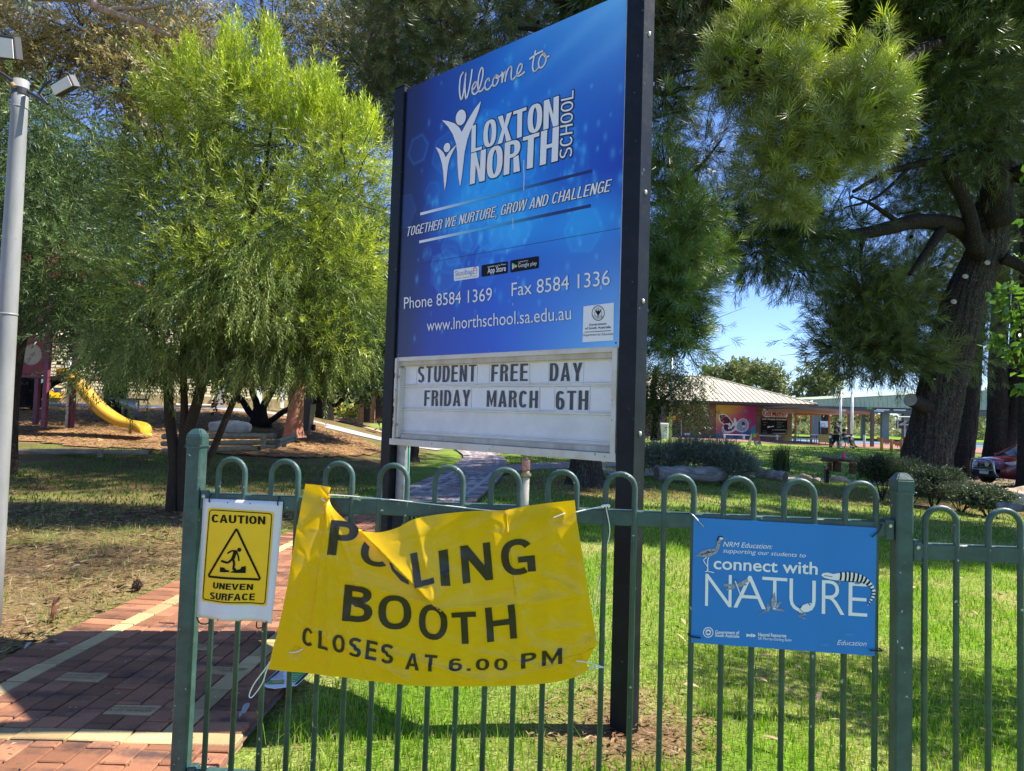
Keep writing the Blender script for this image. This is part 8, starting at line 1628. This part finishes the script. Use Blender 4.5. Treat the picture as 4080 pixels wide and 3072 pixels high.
# ---------------- cars
M['carred']=mat('car_red',(.16,.012,.014),.3,.08,3,coat=.7); M['carplas']=mat('car_plastic',(.02,.02,.022),.7); M['carglass']=mat('car_glass',(.02,.025,.03),.06,spec=.8); M['chrome']=mat('chrome',(.42,.43,.45),.2,metal=1); M['headl']=mat('headlight_lens',(.5,.55,.55),.12,spec=.8); M['plate']=mat('number_plate',(.7,.7,.68),.5); M['carwhite']=mat('car_white',(.70,.72,.75),.3,coat=.6); M['tyre']=mat('tyre',(.012,.012,.012),.85)
def car(name,label,loc,yaw,paint,sc_=1.0,bar=True):
    t=thing(name,label,'car',loc); t.rotation_euler=(0,0,yaw); t.scale=(sc_,)*3
    # local: x forward (nose at +2.3), y left, z up
    W=.90; prof=[(2.28,.34,.50),(2.34,.55,.62),(2.30,.80,.74),(2.10,.93,.80),(1.55,1.03,.84),(1.05,1.08,.86),(.95,1.10,.86)]
    def lm(u): return t.matrix_world
    def add(mb,nm,mt,par,sm__=False):
        o=mb.build(nm,mt,None,sm__); o.parent=par if par is not None else t; return o
    NSx=[-2.3,-2.2,-1.9,-1.4,-.9,-.4,.1,.6,.95,1.3,1.7,2.0,2.2,2.3,2.34]; hood=[.72,.86,1.0,1.05,1.06,1.07,1.07,1.08,1.10,1.07,1.02,.95,.86,.74,.62]; wid=[.70,.80,.88,.90,.91,.91,.91,.91,.90,.89,.87,.83,.76,.68,.60]; lowz=[.45,.36,.30,.25,.22,.22,.22,.22,.22,.22,.24,.27,.30,.36,.46]
    V=[];F=[];n=12
    for x,h_,w_,l_ in zip(NSx,hood,wid,lowz):
        for (fy,fz) in [(-.80,0),(-.97,.12),(-1,.35),(-1,.62),(-.95,.86),(-.80,.97),(-.4,1.0),(0,1.015),(.4,1.0),(.80,.97),(.95,.86),(1,.62),(1,.35),(.97,.12),(.80,0)]:
            V.append((x,w_*fy,l_+(h_-l_)*fz))
    n=15
    for i in range(len(NSx)-1):
        for k in range(n-1): F.append((i*n+k,i*n+k+1,(i+1)*n+k+1,(i+1)*n+k))
        F.append((i*n+n-1,i*n,(i+1)*n,(i+1)*n+n-1))
    F.append(tuple(range(n))); F.append(tuple((len(NSx)-1)*n+k for k in range(n-1,-1,-1)))
    mb=MB(); mb.add(V,F); body=add(mb,'body',paint,None,True)
    gx=[(-2.1,1.04,.80),(-1.85,1.42,.66),(-1.2,1.53,.64),(-.3,1.55,.64),(.25,1.45,.66),(1.0,1.08,.80)]
    V=[];F=[]
    for x,h_,w_ in gx: V+=[(x,-w_ if h_>1.2 else -w_,h_),(x,w_,h_)]
    low=[(x,1.03) for x,_,_ in gx]; V+=[q for (x,z_) in low for q in ((x,-.84,z_),(x,.84,z_))]
    g=len(gx)
    for i in range(g-1): F+=[(2*i,2*i+1,2*i+3,2*i+2),(2*g+2*i,2*i,2*i+2,2*g+2*i+2),(2*i+1,2*g+2*i+1,2*g+2*i+3,2*i+3)]
    mb=MB(); mb.add(V,F); cab=add(mb,'windows',M['carglass'],None)
    mb=MB(); mb.add([(-2.0,-.66,1.40),(-2.0,.66,1.40),(-1.2,-.655,1.56),(-1.2,.655,1.56),(-.3,-.655,1.575),(-.3,.655,1.575),(.22,-.67,1.475),(.22,.67,1.475)],[(0,1,3,2),(2,3,5,4),(4,5,7,6)]); add(mb,'roof',paint,None,True)
    for s_ in (-1,1):
        mb=MB(); mb.tube([(.22,s_*.67,1.47),(.62,s_*.75,1.30),(1.02,s_*.83,1.09)],.035,6); mb.tube([(-1.95,s_*.67,1.42),(-2.12,s_*.82,1.04)],.05,6); mb.tube([(-.75,s_*.66,1.55),(-.7,s_*.85,1.04)],.03,6); add(mb,'window_pillar',paint,None)
        mb=MB(); mb.box((.72,s_*1.0,1.10),(.14,.18,.12),bev=.03); add(mb,'mirror',paint,None)
        mb=MB(); mb.add([(2.18,s_*.42,.80),(2.10,s_*.80,.80),(1.55,s_*.885,.86),(1.55,s_*.87,.96),(2.02,s_*.74,.93),(2.18,s_*.42,.88)],[(0,1,2,3,4,5)]); 
        mb2=MB(); mb2.tube([(2.20,s_*.45,.79),(2.06,s_*.80,.83),(1.6,s_*.905,.88)],[.05,.075,.03],8); add(mb2,'headlight',M['headl'],None,True)
        mb=MB(); mb.box((.1,s_*.925,.31),(2.1,.03,.2),bev=.01); add(mb,'sill_cladding',M['carplas'],None)
        for x in (1.38,-1.38):
            mb=MB(); mb.tube([(x+.44*math.cos(a_),s_*.915,.36+.44*math.sin(a_)) for a_ in np.linspace(-.15,math.pi+.15,15)],.055,6); add(mb,'wheel_arch',M['carplas'],None,True)
            mb=MB(); mb.tube([(x,s_*.70,.35),(x,s_*.72,.35),(x,s_*.93,.35),(x,s_*.945,.35)],[.32,.36,.36,.33],26); wh=add(mb,'wheel',M['tyre'],None)
            rb_=MB(); rb_.tube([(x,s_*.946,.35),(x,s_*.955,.35)],.235,20); add(rb_,'rim',M['carplas'],wh)
            sp__=MB()
            for k in range(7):
                a_=k*2*math.pi/7+.2; sp__.tube([(x+.04*math.cos(a_),s_*.96,.35+.04*math.sin(a_)),(x+.225*math.cos(a_),s_*.96,.35+.225*math.sin(a_))],[.035,.026],5)
            sp__.tube([(x+.235*math.cos(a_),s_*.957,.35+.235*math.sin(a_)) for a_ in np.linspace(0,6.2832,21)],.012,5,cap=False); add(sp__,'spokes',M['chrome'],wh)
    mb=MB(); mb.box((2.30,0,.66),(.06,.75,.22),bev=.02); add(mb,'grille',M['carplas'],None)
    for k in range(3): mb=MB(); mb.box((2.335,0,.60+k*.06),(.02,.70,.015)); add(mb,'grille_bar',M['chrome'],None)
    mb=MB(); mb.box((2.33,0,.38),(.12,1.2,.2),bev=.04); add(mb,'bumper',M['carplas'],None)
    mb=MB(); mb.box((2.44,0,.46),(.015,.38,.12)); pl=add(mb,'number_plate',M['plate'],None)
    if bar:
        mb=MB(); mb.tube(smooth_path([(2.36,-.55,.32),(2.5,-.52,.45),(2.52,-.46,.85),(2.52,-.3,.95),(2.52,.3,.95),(2.52,.46,.85),(2.5,.52,.45),(2.36,.55,.32)],5),.038,10); mb.tube([(2.5,-.5,.55),(2.5,.5,.55)],.03,8); add(mb,'bull_bar',M['chrome'],None,True)
        for s_ in (-1,1): mb=MB(); mb.tube([(2.46,s_*.24,.78),(2.52,s_*.24,.78),(2.56,s_*.24,.78)],[.09,.11,.10],14); dl=add(mb,'driving_light',M['lampbody'],None); mb=MB(); mb.tube([(2.562,s_*.24,.78),(2.572,s_*.24,.78)],.092,14); add(mb,'light_glass',M['headl'],dl)
    return t
cw=at(4043,1901,26.0); fwd=math.radians(193)
c0=Vector((cw.x,cw.y,cw.z-.35)); off=Matrix.Rotation(fwd,3,'Z')@Vector((1.38,.93,0))
car('parked_car','dark red wagon with chrome bull bar parked nose-left at the right edge',tuple(c0-off+Vector((.55,0,0))),fwd,M['carred'])
car('parked_car','white car with only its nose showing at the right edge, nearer than the red wagon',(23.0,20.6,float(terr(19,20.5))-.03),math.radians(197),M['carwhite'],1.1,False)
# ================================================================== grass, litter
def blades(name,label,x0,x1,y0,y1,dens,h0,h1,w_,cols,seed,keep=None,lean=.45,segs=2):
    r=np.random.default_rng(seed); n=int((x1-x0)*(y1-y0)*dens); x=r.uniform(x0,x1,n); y=r.uniform(y0,y1,n)
    px,py=project(np.stack([x,y,terr(x,y)],-1)); k=(px>-120)&(px<4200)&(py<3300)
    if keep is not None: k&=keep(x,y,r)
    x,y=x[k],y[k]; n=len(x); z=terr(x,y)+.0; h=(h0+(h1-h0)*r.uniform(0,1,n)**1.4); a=r.uniform(0,6.283,n); ln=lean*h*r.uniform(.2,1.2,n); ww=w_*r.uniform(.6,1.2,n)
    dx,dy=np.cos(a),np.sin(a); b=r.uniform(0,6.283,n); sx,sy=np.cos(b)*ww/2,np.sin(b)*ww/2
    P0=np.stack([x-sx,y-sy,z-.006],-1);P1=np.stack([x+sx,y+sy,z-.006],-1);P2=np.stack([x+dx*ln*.35+sx*.8,y+dy*ln*.35+sy*.8,z+h*.6],-1);P3=np.stack([x+dx*ln*.35-sx*.8,y+dy*ln*.35-sy*.8,z+h*.6],-1);P4=np.stack([x+dx*ln,y+dy*ln,z+h],-1)
    i=np.arange(n)*5; V=np.stack([P0,P1,P2,P3,P4],1).reshape(-1,3); F_=np.concatenate([np.stack([i,i+1,i+2],-1),np.stack([i,i+2,i+3],-1),np.stack([i+3,i+2,i+4],-1)])
    C=np.array(cols)[r.integers(0,len(cols),n)]*r.uniform(.75,1.25,(n,1)); return tag(npmesh(name,V,F_,np.repeat(C,5,0),None,GRASS),label=label,kind='stuff')
GRASS=colmat('grass_blades',.5,trans=.42,spec=.3,tint=1.25)
GC=[(.17,.33,.015),(.22,.38,.02),(.14,.28,.015),(.28,.42,.03),(.42,.38,.14)]
pathx=lambda y: np.interp(y,[0,4,8,12,16,20,24,30],[-1.84,-1.84,-1.62,-1.22,-.9,-.78,-.95,-1.95])
def kp(x,y,r):
    d=np.abs(x-pathx(y)); g=n2(x,y,1.9,3)+.6*n2(x,y,6.1,1); base=r.uniform(0,1,len(x))<np.clip(.95-.42*g,.2,1)
    edge=(d>.86+.10*n2(x,y,9,2)); post=np.hypot(x-.55,y-3.2)>.36*(1+.3*n2(x,y,9,4)); edge2=(x>-.93+.14*n2(x,y,8,1))|(x<-2.66)
    left=(x<-2.6); lk=np.where(left,r.uniform(0,1,len(x))<np.clip(.16-.4*n2(x,y,2.6,8),.02,.6),True)
    return base&edge&post&edge2&lk
blades('grass','bright mown lawn grass behind the fence',-1.1,4.2,1.9,4.6,5200,.018,.050,.0042,GC,701,kp)
blades('grass','lawn grass in the sun further behind the fence',-1.2,8.2,4.6,9.5,1500,.022,.055,.008,GC,702,kp)
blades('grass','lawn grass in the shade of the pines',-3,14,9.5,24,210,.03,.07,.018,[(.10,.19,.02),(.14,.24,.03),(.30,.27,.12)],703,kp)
blades('grass','patchy grass left of the brick path',-7,-2.55,2.6,9.5,1500,.02,.085,.006,[(.15,.26,.03),(.18,.29,.04),(.40,.33,.15),(.44,.36,.18)],704,kp,lean=.9)
blades('grass','long rough grass at the lawn edge by the fence',-1.0,.4,2.05,3.0,420,.06,.15,.004,[(.20,.34,.03),(.26,.38,.05)],705,lambda x,y,r:(x>-.98)&(n2(x,y,5,2)>-.1),lean=.8)
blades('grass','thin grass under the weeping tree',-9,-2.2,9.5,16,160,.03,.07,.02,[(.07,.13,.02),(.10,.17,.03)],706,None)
blades('grass','school lawn grass near the brown building',8,26,24,45,26,.03,.08,.05,[(.08,.17,.015),(.12,.22,.02)],707,None)
# dry straw and bark litter lying flat
def litter(name,label,x0,x1,y0,y1,n,l0,l1,w_,cols,seed,keep=None,dz=.012):
    r=np.random.default_rng(seed); x=r.uniform(x0,x1,n); y=r.uniform(y0,y1,n)
    if keep is not None: k=keep(x,y,r); x,y=x[k],y[k]
    n=len(x); z=terr(x,y)+dz+r.uniform(0,.015,n); l_=r.uniform(l0,l1,n); a=r.uniform(0,6.283,n); t=r.normal(0,.25,n); c,s_=np.cos(a),np.sin(a); w2=w_*r.uniform(.5,1.3,n)
    P=[np.stack([x-c*l_/2,y-s_*l_/2,z],-1),np.stack([x-s_*w2/2,y+c*w2/2,z+t*l_*.3+.003],-1),np.stack([x+c*l_/2,y+s_*l_/2,z+np.abs(t)*l_*.4],-1),np.stack([x+s_*w2/2,y-c*w2/2,z+.001],-1)]
    i=np.arange(n)*4; V=np.stack(P,1).reshape(-1,3); F_=np.concatenate([np.stack([i,i+1,i+2],-1),np.stack([i,i+2,i+3],-1)]); C=np.array(cols)[r.integers(0,len(cols),n)]*r.uniform(.7,1.25,(n,1))
    return tag(npmesh(name,V,F_,np.repeat(C,4,0),None,GRASS),label=label,kind='stuff')
litter('leaf_litter','dry straw and pine needles on the worn ground left of the path',-6.5,-2.5,2.8,9.5,26000,.03,.11,.005,[(.38,.26,.13),(.26,.15,.08),(.46,.35,.2),(.10,.06,.035),(.18,.10,.055)],711,lambda x,y,r:(np.abs(x-pathx(y))>.80)&(r.uniform(0,1,len(x))<np.clip(.6+.6*n2(x,y,2,7),.1,1)))
litter('leaf_litter','brown fallen leaves under the trees',-14,-2.4,4,22,9000,.03,.08,.022,[(.28,.17,.09),(.38,.27,.15),(.16,.09,.05)],712,lambda x,y,r:(np.abs(x-pathx(y))>.80))
litter('leaf_litter','straw thatch in the lawn',-.95,6,2.0,7.5,17000,.02,.06,.004,[(.48,.40,.20),(.40,.31,.15),(.30,.2,.1)],713,lambda x,y,r:(r.uniform(0,1,len(x))<np.clip(.30+.55*(n2(x,y,1.9,3)+.6*n2(x,y,6.1,1)),.04,1)))
litter('leaf_litter','leaf litter round the foot of the sign post',-.1,1.2,2.7,3.8,1500,.02,.06,.01,[(.34,.19,.10),(.42,.30,.17),(.25,.13,.08)],714,lambda x,y,r:np.hypot(x-.55,y-3.2)<.45,.014)
litter('wood_chips','coarse wood chips covering the playground bed',-18,-4,14.5,26,30000,.05,.14,.035,[(.36,.21,.10),(.45,.30,.15),(.22,.11,.05),(.52,.38,.2)],715,lambda x,y,r:inm(x,y),.035)
litter('leaf_litter','pine needles and bark under the pine behind the sign',-.5,5,12.4,17.5,5000,.05,.12,.012,[(.30,.17,.09),(.20,.11,.06)],716,lambda x,y,r:(np.hypot(x-1.75,y-14.7)<2.3)&(np.abs(x-pathx(y))>.8))
litter('leaf_litter','scraps of leaf and grit on the brick path',-2.6,-1.0,2.6,6,420,.006,.03,.006,[(.42,.34,.2),(.2,.13,.08)],717,None,.036)
# separate fallen leaves
M['fleaf']=mat('fallen_leaf_tan',(.46,.30,.17),.7,.2,9,trans=.1); M['fleaf2']=mat('fallen_leaf_grey',(.42,.38,.33),.7,.15,9)
fl1=leafmesh(.075,.024,.5,.25,6,'fallen_leaf'); fl1.materials.append(M['fleaf']); fl2=leafmesh(.075,.024,.5,.25,6,'fallen_leaf'); fl2.materials.append(M['fleaf2'])
zg_=Z(2400,1800,1.3095); zg7=Z(0,1800,1.31)
LV=[((885,1103),0,'long pale leaf lying just below the lower edge of the blue education sign'),((1040,1182),0,'long tan leaf in the tree shade below the blue education sign'),((862,1248),0,'curled tan leaf left of the middle of the lit lawn under the blue sign'),((912,1257),0,'small tan leaf beside the curled one on the lit lawn'),((1135,1300),0,'round tan leaf lit by the sun well below the blue education sign'),((420,1264),0,'brown leaf between the pickets right of the sign post foot'),((820,1545),0,'long leaf at the bottom edge of the lawn below the blue sign'),((1885,685),0,'white curled leaf on the sunny lawn seen through the right fence panel'),((1640,735),0,'long brown leaf close to the right fence post'),((1915,857),0,'tan leaf in the middle of the right fence panel view'),((1965,1495),0,'long pale leaf near the bottom right corner'),((412,722),0,'tan leaf left of the blue education sign, level with its lettering'),((410,905),0,'tan leaf left of the blue education sign, near its lower corner'),((385,990),0,'small brown leaf left of the lower corner of the blue sign'),((430,1030),0,'dark brown leaf just under the left end of the blue sign'),
((60,1186),1,'grey leaf lying on the outer bricks at the left edge of the picture'),((160,1040),1,'grey leaf in the shadow where the grass meets the brick path'),((285,1055),1,'grey leaf on the shaded outer row of the brick path'),((295,1025),1,'grey leaf just behind another on the shaded outer brick row'),((420,622),1,'leaf on the dry ground at the edge of the deep tree shade'),((1295,1368),1,'larger grey leaf on bare soil below the loop of white cord'),((1270,1410),1,'smaller grey leaf on bare soil below the loop of white cord')]
for p,k,lab in LV:
    me=(fl1,fl2)[k]; s_=(zg_,zg7)[k](p)[0]; g=G(*s_); o=bpy.data.objects.new('fallen_leaf',me); COL.objects.link(o); o.location=g+Vector((0,0,.045)); o.rotation_euler=(random.uniform(-.2,.3),random.uniform(-.3,.3),random.uniform(0,6.28)); q=random.uniform(.85,1.35); o.scale=(q,q,q); tag(o,lab,'leaf','fallen gum leaves')
pc=thing('pine_cone','small brown pine cone lying on the dry grass left of the path','pine cone',tuple(G(*zg7((715,735))[0])+Vector((0,0,.03)))); g=G(*zg7((715,735))[0])+Vector((0,0,.045))
mb=MB()
for k in range(60):
    t=k/60; a=k*2.4; r_=.032*math.sin(math.pi*(t*.85+.12)); p=g+Vector((math.cos(a)*r_,math.sin(a)*r_,-.03+.075*t)); mb.ball(p,.0085,5,3,(1,1,.6))
mb.build('scales',BK['branch'],pc); mb=MB(); mb.tube([g+Vector((0,0,-.035)),g+Vector((0,0,.05))],[.02,.008],8); mb.build('core',BK['branch'],pc)
bt=thing('bark_strip','upright curl of orange bark standing in the dry grass left of the path','bark',tuple(G(*zg7((272,880))[0]))); g=G(*zg7((272,880))[0]); P0=g; mb=MB(); mb.tube(smooth_path([g,g+Vector((.01,0,.05)),g+Vector((.0,.01,.10)),g+Vector((.03,.02,.14))],4),[.030]+[.02]*11+[.008],7) if False else mb.tube([g,g+Vector((.01,0,.05)),g+Vector((.0,.01,.10)),g+Vector((.03,.02,.14))],[.02,.016,.012,.006],7); mb.build('strip',BK['red'],bt)
bpy.data.scenes.remove(TS)
